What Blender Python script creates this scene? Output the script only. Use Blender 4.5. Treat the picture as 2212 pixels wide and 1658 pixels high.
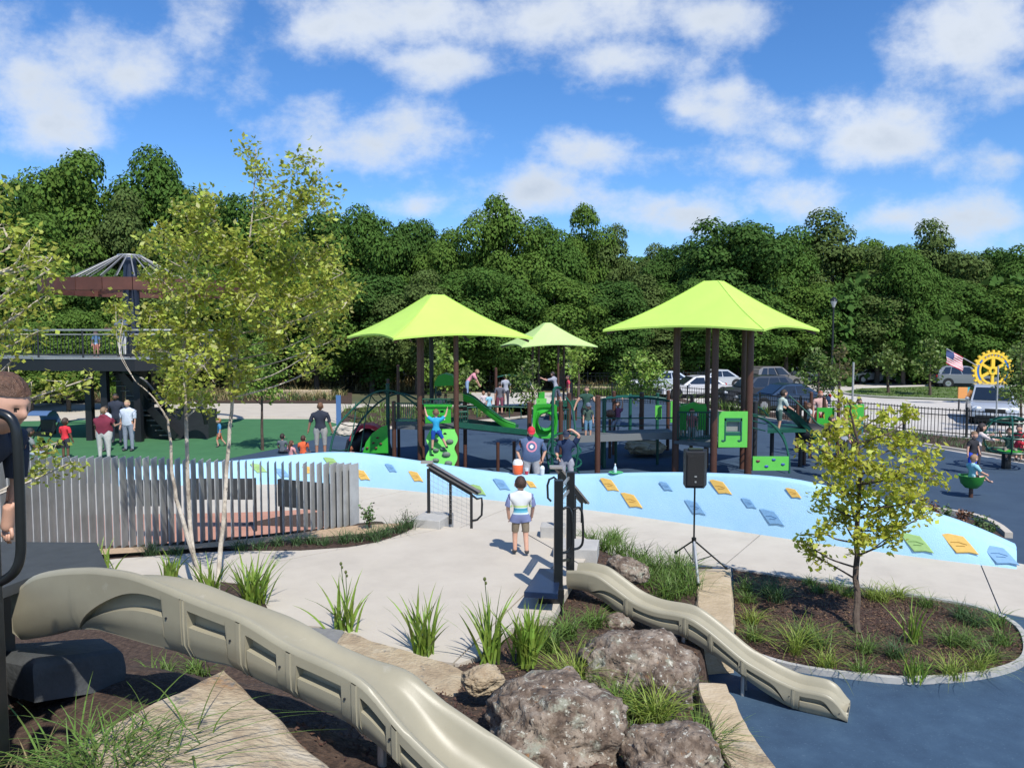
import bpy, bmesh, math, random
import numpy as np
from mathutils import Vector, Matrix, Quaternion, noise
random.seed(7); rng = np.random.default_rng(7)
for o in list(bpy.data.objects): bpy.data.objects.remove(o)
S = bpy.context.scene; COL = S.collection
R = math.radians
# ---------------- camera, world, sun, exposure ----------------
CAMZ, FP, CX, CY, PITCH = 4.1, 1640.0, 1105.5, 829.0, R(3.8)
cam = bpy.data.objects.new('camera', bpy.data.cameras.new('camera')); COL.objects.link(cam)
cam.location = (0, 0, CAMZ); cam.rotation_euler = (R(90) - PITCH, 0, 0)
cam.data.sensor_width = 36; cam.data.lens = 36 * FP / 2211; cam.data.clip_start = .05; cam.data.clip_end = 3000
S.camera = cam
SUN_EL, SUNV = R(53), Vector((.43, -.90, 0)).normalized()
TOSUN = Vector((SUNV.x * math.cos(SUN_EL), SUNV.y * math.cos(SUN_EL), math.sin(SUN_EL)))
sun = bpy.data.objects.new('sun', bpy.data.lights.new('sun', 'SUN')); COL.objects.link(sun)
sun.data.energy = 4.3; sun.data.angle = R(.55); sun.data.color = (1, .955, .88)
sun.rotation_euler = TOSUN.to_track_quat('Z', 'Y').to_euler(); sun.location = (5, -10, 30)
S.view_settings.view_transform = 'Standard'; S.view_settings.look = 'None'
S.view_settings.exposure = 0.28; S.view_settings.gamma = 1

def build_world():
    w = bpy.data.worlds.new('World'); S.world = w; w.use_nodes = True
    nt = w.node_tree; nt.nodes.clear(); N = nt.nodes.new; L = nt.links.new
    def math_(op, a, b=None, c=None, clamp=False):
        n = N('ShaderNodeMath'); n.operation = op; n.use_clamp = clamp
        for i, v in enumerate((a, b, c)):
            if v is None: continue
            if isinstance(v, (int, float)): n.inputs[i].default_value = v
            else: L(v, n.inputs[i])
        return n.outputs[0]
    sky = N('ShaderNodeTexSky'); sky.sky_type = 'NISHITA'; sky.sun_disc = False
    sky.sun_elevation = SUN_EL; sky.sun_rotation = math.atan2(SUNV.x, SUNV.y); sky.altitude = 200
    sky.air_density = 1.0; sky.dust_density = .35; sky.ozone_density = 2.2
    hs = N('ShaderNodeHueSaturation'); hs.inputs['Saturation'].default_value = 1.10; hs.inputs['Value'].default_value = 1.0
    tn = N('ShaderNodeMix'); tn.data_type = 'RGBA'; tn.blend_type = 'MULTIPLY'; tn.inputs[0].default_value = 1; tn.inputs[7].default_value = (.80, 1.0, 1.28, 1)
    L(sky.outputs[0], tn.inputs[6]); L(tn.outputs[2], hs.inputs['Color'])
    geo = N('ShaderNodeNewGeometry'); sep = N('ShaderNodeSeparateXYZ')
    neg = N('ShaderNodeVectorMath'); neg.operation = 'SCALE'; neg.inputs[3].default_value = -1
    L(geo.outputs['Incoming'], neg.inputs[0]); L(neg.outputs[0], sep.inputs[0])
    X, Y, Z = sep.outputs
    yy = math_('MAXIMUM', math_('ABSOLUTE', Y), .05)
    u = math_('DIVIDE', X, yy); v = math_('DIVIDE', Z, yy)
    cmb = N('ShaderNodeCombineXYZ'); L(u, cmb.inputs[0]); L(v, cmb.inputs[1])
    # noise used to fray the clouds
    n1 = N('ShaderNodeTexNoise'); n1.inputs['Scale'].default_value = 6.5; n1.inputs['Detail'].default_value = 9; n1.inputs['Roughness'].default_value = .62
    sc = N('ShaderNodeVectorMath'); sc.operation = 'MULTIPLY'; sc.inputs[1].default_value = (1, 1.5, 1.5)
    L(neg.outputs[0], sc.inputs[0]); L(sc.outputs[0], n1.inputs['Vector'])
    n2 = N('ShaderNodeTexNoise'); n2.inputs['Scale'].default_value = 1.7; n2.inputs['Detail'].default_value = 5; L(sc.outputs[0], n2.inputs['Vector'])
    n3 = N('ShaderNodeTexNoise'); n3.inputs['Scale'].default_value = 2.6; n3.inputs['Detail'].default_value = 4
    ofs = N('ShaderNodeVectorMath'); ofs.operation = 'ADD'; ofs.inputs[1].default_value = (3, 7, .06); L(sc.outputs[0], ofs.inputs[0]); L(ofs.outputs[0], n3.inputs['Vector'])
    # cumulus banks: place on the dome (azimuth tangent u, elevation tangent v), half width, half height, weight
    banks = [(70,170,170,105,1.1),(250,165,170,70,1),(430,90,130,110,1),(120,270,150,60,.95),(-250,120,200,160,1.1),
             (700,60,130,60,1),(900,30,230,70,1.1),(1200,50,280,80,1.15),(1000,135,150,50,1),(1330,120,140,75,1.1),(1540,40,150,60,1.0),
             (800,310,205,75,1.1),(1290,310,105,52,.9),(1480,240,95,52,.95),(1460,340,100,45,.7),
             (1640,350,90,40,.85),(1720,300,80,34,.8),(1560,210,50,25,.7),(1340,215,60,28,.75),(1950,250,60,26,.7),(1900,310,140,58,1),(1830,240,180,50,.6),(2100,90,150,120,1.15),(2200,190,160,60,.95),
             (1160,415,115,50,1.05),(900,450,90,32,.7),(1480,460,190,50,1.05),(1690,440,180,48,1.1),(1930,470,110,36,.95),(2130,475,160,58,1.15),
             (2180,350,110,45,.95),(2045,355,70,32,.7),(1060,470,90,30,.8),(2600,200,260,150,1),(2500,430,220,50,1),(-200,420,260,50,.9)]
    cur = None
    for (px, py, a, b, wt) in banks:
        uu = (px - CX) / FP; vv = (CY - py) / FP
        yv = math.cos(PITCH) + vv * math.sin(PITCH); zv = -math.sin(PITCH) + vv * math.cos(PITCH)
        sb = N('ShaderNodeVectorMath'); sb.operation = 'SUBTRACT'; L(cmb.outputs[0], sb.inputs[0]); sb.inputs[1].default_value = (uu / yv, zv / yv, 0)
        ml = N('ShaderNodeVectorMath'); ml.operation = 'MULTIPLY'; L(sb.outputs[0], ml.inputs[0]); ml.inputs[1].default_value = (FP / a, FP / b, 0)
        ln = N('ShaderNodeVectorMath'); ln.operation = 'LENGTH'; L(ml.outputs[0], ln.inputs[0])
        val = math_('MULTIPLY_ADD', ln.outputs['Value'], -.62 * wt, wt * 1.0)
        cur = val if cur is None else math_('SMOOTH_MAX', cur, val, .25)
    back = math_('MULTIPLY_ADD', n2.outputs[0], 3.2, -1.45)              # the rest of the dome: scattered cumulus
    front = math_('MULTIPLY', math_('SUBTRACT', Y, .12), 6, clamp=True)
    mixf = N('ShaderNodeMix'); L(front, mixf.inputs[0]); L(back, mixf.inputs[2]); L(cur, mixf.inputs[3])
    fray = math_('MULTIPLY_ADD', n1.outputs[0], 2.9, -1.58)
    dens = math_('ADD', mixf.outputs[0], fray)
    dens = math_('ADD', dens, math_('MULTIPLY_ADD', n3.outputs[0], .7, -.35))
    mr = N('ShaderNodeMapRange'); mr.interpolation_type = 'SMOOTHSTEP'; L(dens, mr.inputs[0]); mr.inputs[1].default_value = .04; mr.inputs[2].default_value = .98
    mask = math_('MULTIPLY', mr.outputs[0], .93)
    mr2 = N('ShaderNodeMapRange'); L(math_('ADD', dens, math_('MULTIPLY_ADD', n3.outputs[0], -1.6, .8)), mr2.inputs[0]); mr2.inputs[1].default_value = .3; mr2.inputs[2].default_value = 1.5
    cc = N('ShaderNodeMix'); cc.data_type = 'RGBA'; L(mr2.outputs[0], cc.inputs[0])
    cc.inputs[6].default_value = (6.3, 6.75, 7.4, 1); cc.inputs[7].default_value = (4.2, 4.75, 5.5, 1)
    mx = N('ShaderNodeMix'); mx.data_type = 'RGBA'; L(mask, mx.inputs[0]); L(hs.outputs[0], mx.inputs[6]); L(cc.outputs[2], mx.inputs[7])
    bg = N('ShaderNodeBackground'); bg.inputs[1].default_value = .11; L(mx.outputs[2], bg.inputs[0])
    out = N('ShaderNodeOutputWorld'); L(bg.outputs[0], out.inputs[0])
build_world()

# ---------------- helpers: points ----------------
_f = Vector((0, math.cos(PITCH), -math.sin(PITCH))); _u = Vector((0, math.sin(PITCH), math.cos(PITCH)))
def ray(px, py): return Vector(((px - CX) / FP, 0, 0)) + _f + _u * ((CY - py) / FP)
def G(px, py, z=0.0):                                   # point on the level z
    r = ray(px, py); t = (z - CAMZ) / r.z; return Vector((r.x * t, r.y * t, z))
def D(px, py, d):                                       # point at distance d
    r = ray(px, py); t = d / r.y; return Vector((r.x * t, d, CAMZ + r.z * t))
def VP(px, py, p0, h):                                  # point on the vertical plane through p0 with heading h
    r = ray(px, py); nx, ny = -h[1], h[0]
    t = (p0[0] * nx + p0[1] * ny) / (r.x * nx + r.y * ny); return Vector((r.x * t, r.y * t, CAMZ + r.z * t))

# ---------------- helpers: materials ----------------
MATS = {}
def mat(name, col, rough=.6, metal=0.0, var=0.0, scale=4.0, col2=None, bump=0.0, bscale=40.0, spec=.5, isl=0.0, trans=0.0, detail=6, coat=0.0):
    if name in MATS: return MATS[name]
    m = bpy.data.materials.new(name); m.use_nodes = True; nt = m.node_tree; N = nt.nodes.new; L = nt.links.new
    b = nt.nodes['Principled BSDF']; b.inputs['Roughness'].default_value = rough; b.inputs['Metallic'].default_value = metal
    b.inputs['Specular IOR Level'].default_value = spec; b.inputs['Coat Weight'].default_value = coat
    c = tuple(col) + (1,); b.inputs['Base Color'].default_value = c
    tc = N('ShaderNodeTexCoord'); src = None
    if var or col2:
        n = N('ShaderNodeTexNoise'); n.inputs['Scale'].default_value = scale; n.inputs['Detail'].default_value = detail; n.inputs['Roughness'].default_value = .62
        L(tc.outputs['Object'], n.inputs['Vector'])
        r = N('ShaderNodeValToRGB'); L(n.outputs[0], r.inputs[0]); r.color_ramp.elements[0].position = .32; r.color_ramp.elements[1].position = .68
        c2 = col2 or tuple(min(1, x * (1 + var)) for x in col); c1 = col if col2 else tuple(x * (1 - var) for x in col)
        r.color_ramp.elements[0].color = tuple(c1) + (1,); r.color_ramp.elements[1].color = tuple(c2) + (1,)
        src = r.outputs[0]
    if isl:
        g = N('ShaderNodeNewGeometry'); hsv = N('ShaderNodeHueSaturation'); mrr = N('ShaderNodeMapRange')
        mrr.inputs[3].default_value = 1 - isl; mrr.inputs[4].default_value = 1 + isl; L(g.outputs['Random Per Island'], mrr.inputs[0]); L(mrr.outputs[0], hsv.inputs['Value'])
        mh = N('ShaderNodeMapRange'); mh.inputs[3].default_value = .5 - isl * .05; mh.inputs[4].default_value = .5 + isl * .035
        L(g.outputs['Random Per Island'], mh.inputs[0]); L(mh.outputs[0], hsv.inputs['Hue'])
        if src: L(src, hsv.inputs['Color'])
        else: hsv.inputs['Color'].default_value = c
        src = hsv.outputs[0]
    if src: L(src, b.inputs['Base Color'])
    if bump:
        n = N('ShaderNodeTexNoise'); n.inputs['Scale'].default_value = bscale; n.inputs['Detail'].default_value = 5; L(tc.outputs['Object'], n.inputs['Vector'])
        bp = N('ShaderNodeBump'); bp.inputs['Strength'].default_value = min(1, bump); bp.inputs['Distance'].default_value = .02; L(n.outputs[0], bp.inputs['Height']); L(bp.outputs[0], b.inputs['Normal'])
    if trans:
        t = N('ShaderNodeBsdfTranslucent'); mx = N('ShaderNodeMixShader'); mx.inputs[0].default_value = trans
        if src: L(src, t.inputs[0])
        else: t.inputs[0].default_value = c
        L(b.outputs[0], mx.inputs[1]); L(t.outputs[0], mx.inputs[2]); L(mx.outputs[0], nt.nodes['Material Output'].inputs[0])
    MATS[name] = m; return m
def ramp_mat(name, stops, scale, rough=.85, detail=8, bump=.5, bscale=20, spots=None, stretch=(1, 1, 1), distort=0.0):
    m = bpy.data.materials.new(name); m.use_nodes = True; nt = m.node_tree; N = nt.nodes.new; L = nt.links.new
    b = nt.nodes['Principled BSDF']; b.inputs['Roughness'].default_value = rough
    tc = N('ShaderNodeTexCoord'); mp = N('ShaderNodeMapping'); mp.inputs['Scale'].default_value = stretch; L(tc.outputs['Object'], mp.inputs[0])
    n = N('ShaderNodeTexNoise'); n.inputs['Scale'].default_value = scale; n.inputs['Detail'].default_value = detail; n.inputs['Roughness'].default_value = .65; n.inputs['Distortion'].default_value = distort
    L(mp.outputs[0], n.inputs['Vector']); r = N('ShaderNodeValToRGB'); L(n.outputs[0], r.inputs[0])
    el = r.color_ramp.elements
    while len(el) < len(stops): el.new(.5)
    for e, (p, c) in zip(el, stops): e.position = p; e.color = tuple(c) + (1,)
    src = r.outputs[0]
    for (sc, thr, c, wid) in (spots or []):
        n2 = N('ShaderNodeTexNoise'); n2.inputs['Scale'].default_value = sc; n2.inputs['Detail'].default_value = 7; n2.inputs['Roughness'].default_value = .7; L(tc.outputs['Object'], n2.inputs['Vector'])
        mr = N('ShaderNodeMapRange'); mr.inputs[1].default_value = thr; mr.inputs[2].default_value = thr + wid; L(n2.outputs[0], mr.inputs[0])
        mx = N('ShaderNodeMix'); mx.data_type = 'RGBA'; L(mr.outputs[0], mx.inputs[0]); L(src, mx.inputs[6]); mx.inputs[7].default_value = tuple(c) + (1,)
        src = mx.outputs[2]
    L(src, b.inputs['Base Color'])
    n3 = N('ShaderNodeTexNoise'); n3.inputs['Scale'].default_value = bscale; n3.inputs['Detail'].default_value = 8; L(mp.outputs[0], n3.inputs['Vector'])
    bp = N('ShaderNodeBump'); bp.inputs['Strength'].default_value = bump; bp.inputs['Distance'].default_value = .03; L(n3.outputs[0], bp.inputs['Height']); L(bp.outputs[0], b.inputs['Normal'])
    MATS[name] = m; return m
concrete = ramp_mat('concrete', [(.25, (.43, .385, .32)), (.5, (.49, .44, .365)), (.75, (.53, .48, .40))], 1.3, .85, 10, .12, 60, [(14, .62, (.47, .43, .37), .12)])
road_concrete = ramp_mat('road_concrete', [(.3, (.44, .41, .37)), (.7, (.56, .53, .48))], .35, .9, 8, .1, 30)
block_concrete = ramp_mat('block_concrete', [(.3, (.36, .35, .33)), (.7, (.46, .45, .42))], 3, .85, 8, .2, 50)
navy_rubber = ramp_mat('navy_rubber', [(.3, (.022, .052, .098)), (.55, (.034, .074, .128)), (.75, (.052, .102, .162))], 2.2, .85, 12, .3, 160, [(45, .61, (.09, .15, .21), .06)])
navy_far = ramp_mat('navy_rubber_far', [(.3, (.024, .048, .085)), (.7, (.040, .072, .115))], .8, .85, 12, .1, 60)
green_rubber = ramp_mat('green_rubber', [(.3, (.035, .135, .05)), (.7, (.05, .17, .065))], 1.5, .9, 10, .1, 60)
red_rubber = ramp_mat('red_paving', [(.3, (.40, .19, .13)), (.7, (.50, .26, .18))], 2, .9, 8, .15, 60)
mulch_m = ramp_mat('mulch', [(.3, (.018, .010, .007)), (.5, (.058, .033, .022)), (.72, (.12, .075, .05))], 26, .95, 10, 1, 45)
soil_m = ramp_mat('hill_soil', [(.3, (.024, .014, .009)), (.5, (.065, .039, .026)), (.72, (.12, .078, .053))], 22, .95, 10, 1, 45)
lawn_m = ramp_mat('lawn', [(.3, (.06, .10, .025)), (.7, (.11, .16, .045))], 1.2, .95, 10, .3, 40)
field_m = ramp_mat('field_ground', [(.3, (.05, .07, .025)), (.7, (.12, .11, .06))], .3, .95, 10, .3, 10)
rock_m = ramp_mat('boulder_rock', [(.3, (.035, .025, .02)), (.43, (.12, .085, .06)), (.55, (.23, .18, .135)), (.7, (.36, .31, .25))], 7, .92, 12, 1, 22,
                  [(5, .56, (.26, .26, .20), .08), (20, .585, (.50, .48, .41), .05), (9, .62, (.29, .15, .06), .07), (30, .575, (.035, .027, .022), .06)])
sand_m = ramp_mat('sandstone', [(.28, (.19, .155, .11)), (.42, (.33, .25, .16)), (.55, (.42, .34, .225)), (.72, (.48, .425, .33))], 3.2, .9, 12, .8, 26,
                  [(3.1, .60, (.28, .165, .08), .1), (6, .58, (.16, .145, .125), .08)], (1, 1.4, 3), .5)
sand_pale = ramp_mat('pale_sandstone', [(.28, (.33, .25, .15)), (.5, (.47, .37, .24)), (.72, (.55, .47, .35))], 2, .9, 12, .5, 22, [(4, .66, (.28, .2, .13), .06)], (1, 1.5, 3), .5)
grey_stone = ramp_mat('grey_stone', [(.3, (.14, .14, .14)), (.7, (.24, .24, .235))], 3, .85, 10, .4, 24)
slide_m = ramp_mat('tan_plastic', [(.3, (.285, .26, .185)), (.7, (.345, .315, .225))], 2.2, .40, 10, .06, 420, [(160, .64, (.20, .18, .13), .05), (5, .63, (.38, .355, .28), .12)])
blackm = mat('black_metal', (.012, .014, .016), .3, var=.2, scale=8, spec=.5)
blueblack = mat('blue_black_step', (.010, .022, .055), .28, var=.2, scale=6)
mesh_m = mat('grey_perforated', (.22, .2, .18), .5, .3, var=.15, scale=50)
wall_m = ramp_mat('sky_blue_render', [(.3, (.33, .585, .78)), (.7, (.385, .635, .825))], 1.4, .8, 10, .4, 70, [(2.2, .62, (.36, .57, .72), .2)])
fin_m = mat('galvanised_fin', (.42, .425, .41), .55, .15, var=.18, scale=3)
post_m = mat('brown_post', (.085, .036, .022), .45, var=.12, scale=5)
dgreen = mat('dark_green_metal', (.008, .075, .048), .4, var=.12, scale=6)
pgreen = mat('bright_green_plastic', (.035, .36, .03), .38, var=.05, scale=6)
lgreen = mat('lime_plastic', (.13, .55, .08), .4, var=.05, scale=5)
fabric = mat('lime_fabric', (.55, .80, .15), .85, var=.05, scale=1.0, trans=.18, bump=.15, bscale=9)
fabric2 = mat('pale_lime_fabric', (.58, .78, .30), .8, var=.03, scale=1.2, trans=.25)
darkgrey = mat('dark_grey_metal', (.02, .022, .026), .5, var=.15, scale=5)
deck_m = mat('grey_deck', (.10, .11, .115), .6, var=.1, scale=8)
galv = mat('pale_steel', (.48, .48, .47), .35, .6, var=.1, scale=10)
glass_m = mat('dark_glass', (.012, .018, .028), .08, spec=.8)
tyre_m = mat('tyre_rubber', (.015, .015, .016), .8)
rim_m = mat('wheel_alloy', (.45, .45, .46), .3, .8)

# ---------------- helpers: objects and meshes ----------------
def tagset(o, label=None, cat=None, group=None, kind=None):
    if label: o['label'] = label
    if cat: o['category'] = cat
    if group: o['group'] = group
    if kind: o['kind'] = kind
    return o
def thing(name, label, cat, loc=(0, 0, 0), rz=0.0, group=None):
    o = bpy.data.objects.new(name, None); COL.objects.link(o); o.location = loc; o.rotation_euler = (0, 0, rz)
    o.empty_display_size = .1; return tagset(o, label, cat, group)
def wmat(o):
    m = Matrix.LocRotScale(o.location, o.rotation_euler, o.scale)
    return wmat(o.parent) @ m if o.parent else m
def link(name, me, material=None, parent=None):
    if material is not None and not me.materials:
        for q in (material if isinstance(material, (list, tuple)) else [material]): me.materials.append(q)
    o = bpy.data.objects.new(name, me); COL.objects.link(o); o.parent = parent; return o
class MB:
    def __init__(s): s.v = []; s.f = []; s.m = []; s.mi = 0
    def add(s, vs, fs):
        k = len(s.v); s.v += [tuple(v) for v in vs]; s.f += [tuple(i + k for i in f) for f in fs]; s.m += [s.mi] * len(fs); return s
    def box(s, c, d, rz=0.0, ax=None):
        hx, hy, hz = d[0] / 2, d[1] / 2, d[2] / 2; c = Vector(c); q = ax or Matrix.Rotation(rz, 3, 'Z')
        vs = [c + q @ Vector((x * hx, y * hy, z * hz)) for z in (-1, 1) for (x, y) in ((-1, -1), (1, -1), (1, 1), (-1, 1))]
        return s.add(vs, [(3, 2, 1, 0), (4, 5, 6, 7), (0, 1, 5, 4), (1, 2, 6, 5), (2, 3, 7, 6), (3, 0, 4, 7)])
    def bar(s, a, b, w, h=None):
        a = Vector(a); b = Vector(b); d = b - a; q = d.to_track_quat('X', 'Z').to_matrix()
        return s.box((a + b) / 2, (d.length, w, h or w), ax=q)
    def tube(s, pts, r, n=8, cap=True, closed=False):
        pts = [Vector(p) for p in pts]; rs = r if isinstance(r, (list, tuple)) else [r] * len(pts)
        vs = []; up = None
        for i, p in enumerate(pts):
            if closed: d = pts[(i + 1) % len(pts)] - pts[i - 1]
            else: d = (pts[min(i + 1, len(pts) - 1)] - pts[max(i - 1, 0)])
            if d.length < 1e-9: d = Vector((0, 0, 1))
            d.normalize()
            if up is None: up = d.orthogonal().normalized()
            a = (up - d * up.dot(d))
            a = a.normalized() if a.length > 1e-6 else d.orthogonal().normalized(); up = a; b = d.cross(a)
            vs += [p + (a * math.cos(2 * math.pi * k / n) + b * math.sin(2 * math.pi * k / n)) * rs[i] for k in range(n)]
        m = len(pts); fs = []
        for i in range(m if closed else m - 1):
            j = (i + 1) % m
            for k in range(n): fs.append((i * n + k, i * n + (k + 1) % n, j * n + (k + 1) % n, j * n + k))
        if cap and not closed: fs += [tuple(range(n))[::-1], tuple(range((m - 1) * n, m * n))]
        return s.add(vs, fs)
    def cyl(s, a, b, r, n=12, r2=None): return s.tube([a, b], [r, r if r2 is None else r2], n)
    def prism(s, poly, h, top=None):                     # poly = list of 3-D points, extruded by vector h
        h = Vector(h); n = len(poly); vs = [Vector(p) for p in poly]; vs += [p + h for p in vs[:n]]
        return s.add(vs, [tuple(range(n))[::-1], tuple(range(n, 2 * n))] + [(i, (i + 1) % n, n + (i + 1) % n, n + i) for i in range(n)])
    def ball(s, c, r, n=12, m=8):
        c = Vector(c); r = Vector(r) if hasattr(r, '__len__') else Vector((r, r, r)); vs = []; fs = []
        for i in range(m + 1):
            t = math.pi * i / m
            for k in range(n):
                p = 2 * math.pi * k / n; vs.append(c + Vector((r.x * math.sin(t) * math.cos(p), r.y * math.sin(t) * math.sin(p), r.z * math.cos(t))))
        for i in range(m):
            for k in range(n): fs.append((i * n + k, (i + 1) * n + k, (i + 1) * n + (k + 1) % n, i * n + (k + 1) % n))
        return s.add(vs, fs)
    def lathe(s, prof, c=(0, 0, 0), n=20):
        c = Vector(c); vs = [c + Vector((r * math.cos(2 * math.pi * k / n), r * math.sin(2 * math.pi * k / n), z)) for (r, z) in prof for k in range(n)]
        return s.add(vs, [(i * n + k, i * n + (k + 1) % n, (i + 1) * n + (k + 1) % n, (i + 1) * n + k) for i in range(len(prof) - 1) for k in range(n)])
    def grid(s, rows):
        n = len(rows[0]); m = len(rows)
        return s.add([p for r in rows for p in r], [(i * n + k, i * n + k + 1, (i + 1) * n + k + 1, (i + 1) * n + k) for i in range(m - 1) for k in range(n - 1)])
    def build(s, name, material, parent=None, smooth=False, world=True, label=None, cat=None, group=None, kind=None, org=None, bevel=0.0):
        me = bpy.data.meshes.new(name); vs = s.v
        M = None
        if parent is not None and world: M = wmat(parent).inverted()
        if org is not None and parent is None: M = Matrix.Translation(-Vector(org))
        if M is not None: vs = [M @ Vector(v) for v in vs]
        me.from_pydata([tuple(v) for v in vs], [], s.f)
        ms = material if isinstance(material, (list, tuple)) else [material]
        for q in ms: me.materials.append(q)
        if len(ms) > 1: me.polygons.foreach_set('material_index', s.m)
        if bevel:
            bm = bmesh.new(); bm.from_mesh(me); bmesh.ops.remove_doubles(bm, verts=bm.verts, dist=1e-5)
            bmesh.ops.bevel(bm, geom=[e for e in bm.edges if e.is_manifold and e.calc_face_angle(0) > .5], offset=bevel, segments=2, affect='EDGES', profile=.6)
            bm.to_mesh(me); bm.free()
        if smooth:
            me.polygons.foreach_set('use_smooth', [True] * len(me.polygons))
            if smooth == 'auto' or smooth is True:
                try: me.set_sharp_from_angle(angle=R(38))
                except Exception: pass
        me.update()
        o = link(name, me, None, parent)
        if org is not None and parent is None: o.location = org
        return tagset(o, label, cat, group, kind)
def sheet(name, pts, material, kind='structure', parent=None, thick=None, label=None, cat=None):
    if parent is not None: Mi = wmat(parent).inverted(); pts = [Mi @ Vector(p) for p in pts]
    bm = bmesh.new(); vs = [bm.verts.new(p) for p in pts]; f = bm.faces.new(vs)
    if f.normal.z < 0: f.normal_flip()
    f.normal_update()
    if f.normal.z < 0: f.normal_flip()
    if thick:
        r = bmesh.ops.extrude_face_region(bm, geom=[f]); nv = [g for g in r['geom'] if isinstance(g, bmesh.types.BMVert)]
        bmesh.ops.translate(bm, verts=nv, vec=(0, 0, -thick)); bmesh.ops.recalc_face_normals(bm, faces=bm.faces)
    me = bpy.data.meshes.new(name); bmesh.ops.triangulate(bm, faces=[f for f in bm.faces if len(f.verts) > 4]); bm.to_mesh(me); bm.free()
    o = link(name, me, material, parent); return tagset(o, label, cat, None, kind)
def smooth_line(pts, n=6):                               # Catmull-Rom
    pts = [Vector(p) for p in pts]; out = []
    for i in range(len(pts) - 1):
        p0, p1, p2, p3 = pts[max(i - 1, 0)], pts[i], pts[i + 1], pts[min(i + 2, len(pts) - 1)]
        for k in range(n):
            t = k / n; out.append(.5 * ((2 * p1) + (p2 - p0) * t + (2 * p0 - 5 * p1 + 4 * p2 - p3) * t * t + (3 * p1 - p0 - 3 * p2 + p3) * t ** 3))
    return out + [pts[-1]]
def interp(x, tab):
    if x <= tab[0][0]: return tab[0][1]
    for (a, va), (b, vb) in zip(tab, tab[1:]):
        if x <= b: return va + (vb - va) * (x - a) / (b - a)
    return tab[-1][1]
def quads_mesh(name, V, n_per=4, mats=None, mi=None):    # V: (N, n_per, 3)
    N = len(V); me = bpy.data.meshes.new(name); me.vertices.add(N * n_per); me.vertices.foreach_set('co', np.asarray(V, dtype=np.float32).reshape(-1))
    me.loops.add(N * n_per); me.loops.foreach_set('vertex_index', np.arange(N * n_per, dtype=np.int32))
    me.polygons.add(N); me.polygons.foreach_set('loop_start', np.arange(0, N * n_per, n_per, dtype=np.int32)); me.polygons.foreach_set('loop_total', np.full(N, n_per, dtype=np.int32))
    for m in (mats or []): me.materials.append(m)
    if mi is not None: me.polygons.foreach_set('material_index', np.asarray(mi, dtype=np.int32))
    me.update(calc_edges=True); return me
def leaf_quads(C, size, up=.5, elong=1.6, outward=None):
    C = np.asarray(C, dtype=float); N = len(C); n = rng.normal(size=(N, 3)); n[:, 2] = np.abs(n[:, 2]) + up
    if outward is not None: n += outward
    n /= np.linalg.norm(n, axis=1)[:, None]; a = np.cross(n, rng.normal(size=(N, 3))); a /= np.linalg.norm(a, axis=1)[:, None]; b = np.cross(n, a)
    s = (size * rng.uniform(.7, 1.3, N))[:, None]; w = s / elong
    return np.stack([C - a * s, C + b * w - n * w * .25, C + a * s, C - b * w - n * w * .25], axis=1)
# ---------------- the ground ----------------
def P3(lst, z): return [G(x, y, z) for x, y in lst]
sheet('ground', [(-400, -60, -1.6), (400, -60, -1.6), (400, 800, -.06), (-400, 800, -.06)], field_m) if False else None
bpy_g = MB(); bpy_g.grid([[(x, y, -.05) for x in (-500, -60, 60, 500)] for y in (900, 80, 14, -80)]); bpy_g.build('ground', field_m, kind='structure')
sheet('parking_lot', [(-3, 36, 0), (-3, 70, 0), (80, 72, 0), (80, 14, 0), (14, 14, 0), (8, 36, 0)], road_concrete)
sheet('path', [G(-900, 869, 0), G(700, 871, 0), G(1500, 880, 0), G(1500, 960, 0), (14, 10, 0), (-14, 10, 0), G(-900, 1000, 0)], concrete)
sheet('navy_rubber_surface', P3([(-200, 1060), (300, 1018), (430, 1003), (600, 968), (735, 935), (760, 930), (860, 925), (1000, 915), (1120, 905), (1215, 893), (1235, 866), (1290, 860), (1420, 862), (1520, 885), (1700, 912), (1900, 948), (2010, 966), (2211, 1001), (2600, 1120), (3000, 1700), (2600, 2300), (1400, 2300), (1400, 1200)], .006), navy_far)
sheet('green_rubber_surface', P3([(-900, 930), (-200, 915), (200, 906), (450, 904), (690, 905), (730, 915), (737, 935), (600, 968), (430, 1003), (300, 1018), (-200, 1060), (-900, 1120)], .010), green_rubber)
sheet('plaza_navy_surface', P3([(1480, 1380), (1590, 1300), (2085, 1295), (2300, 1320), (2700, 1420), (3000, 1800), (2600, 2600), (1500, 2600)], .012), navy_rubber)
def wallz(): pass
# walk along the climbing wall, split at its joints
def cut_panels(name, poly, z, cuts, material, parent, gap=.02, thick=.06):
    bm = bmesh.new(); f = bm.faces.new([bm.verts.new((p[0], p[1], z)) for p in poly])
    for a, b in cuts:
        a = Vector(a); b = Vector(b); d = (b - a); nrm = Vector((-d.y, d.x, 0)).normalized()
        for sg in (-1, 1):
            bmesh.ops.bisect_plane(bm, geom=bm.verts[:] + bm.edges[:] + bm.faces[:], plane_co=a + nrm * gap * .5 * sg, plane_no=nrm)
        for ff in list(bm.faces):
            c = ff.calc_center_median()
            if abs((c - a).dot(nrm)) < gap * .5: bm.faces.remove(ff)
    k = 0
    for ff in list(bm.faces):
        vs = [v.co.copy() for v in ff.verts]
        sheet('paving_slab', vs, material, None, parent, thick)
        k += 1
    bm.free()
walk = thing('concrete_walk', None, None, (0, 0, 0)); walk['kind'] = 'structure'
walk_poly = [G(*p) for p in [(-300, 1045), (250, 1045), (760, 1043), (900, 1050), (1270, 1080), (1450, 1105), (1800, 1160), (2197, 1218), (2600, 1290), (2700, 1400), (2211, 1335), (2085, 1310), (1900, 1275), (1580, 1229), (1480, 1216), (1480, 1290), (300, 1290), (-300, 1290)]]
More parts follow.
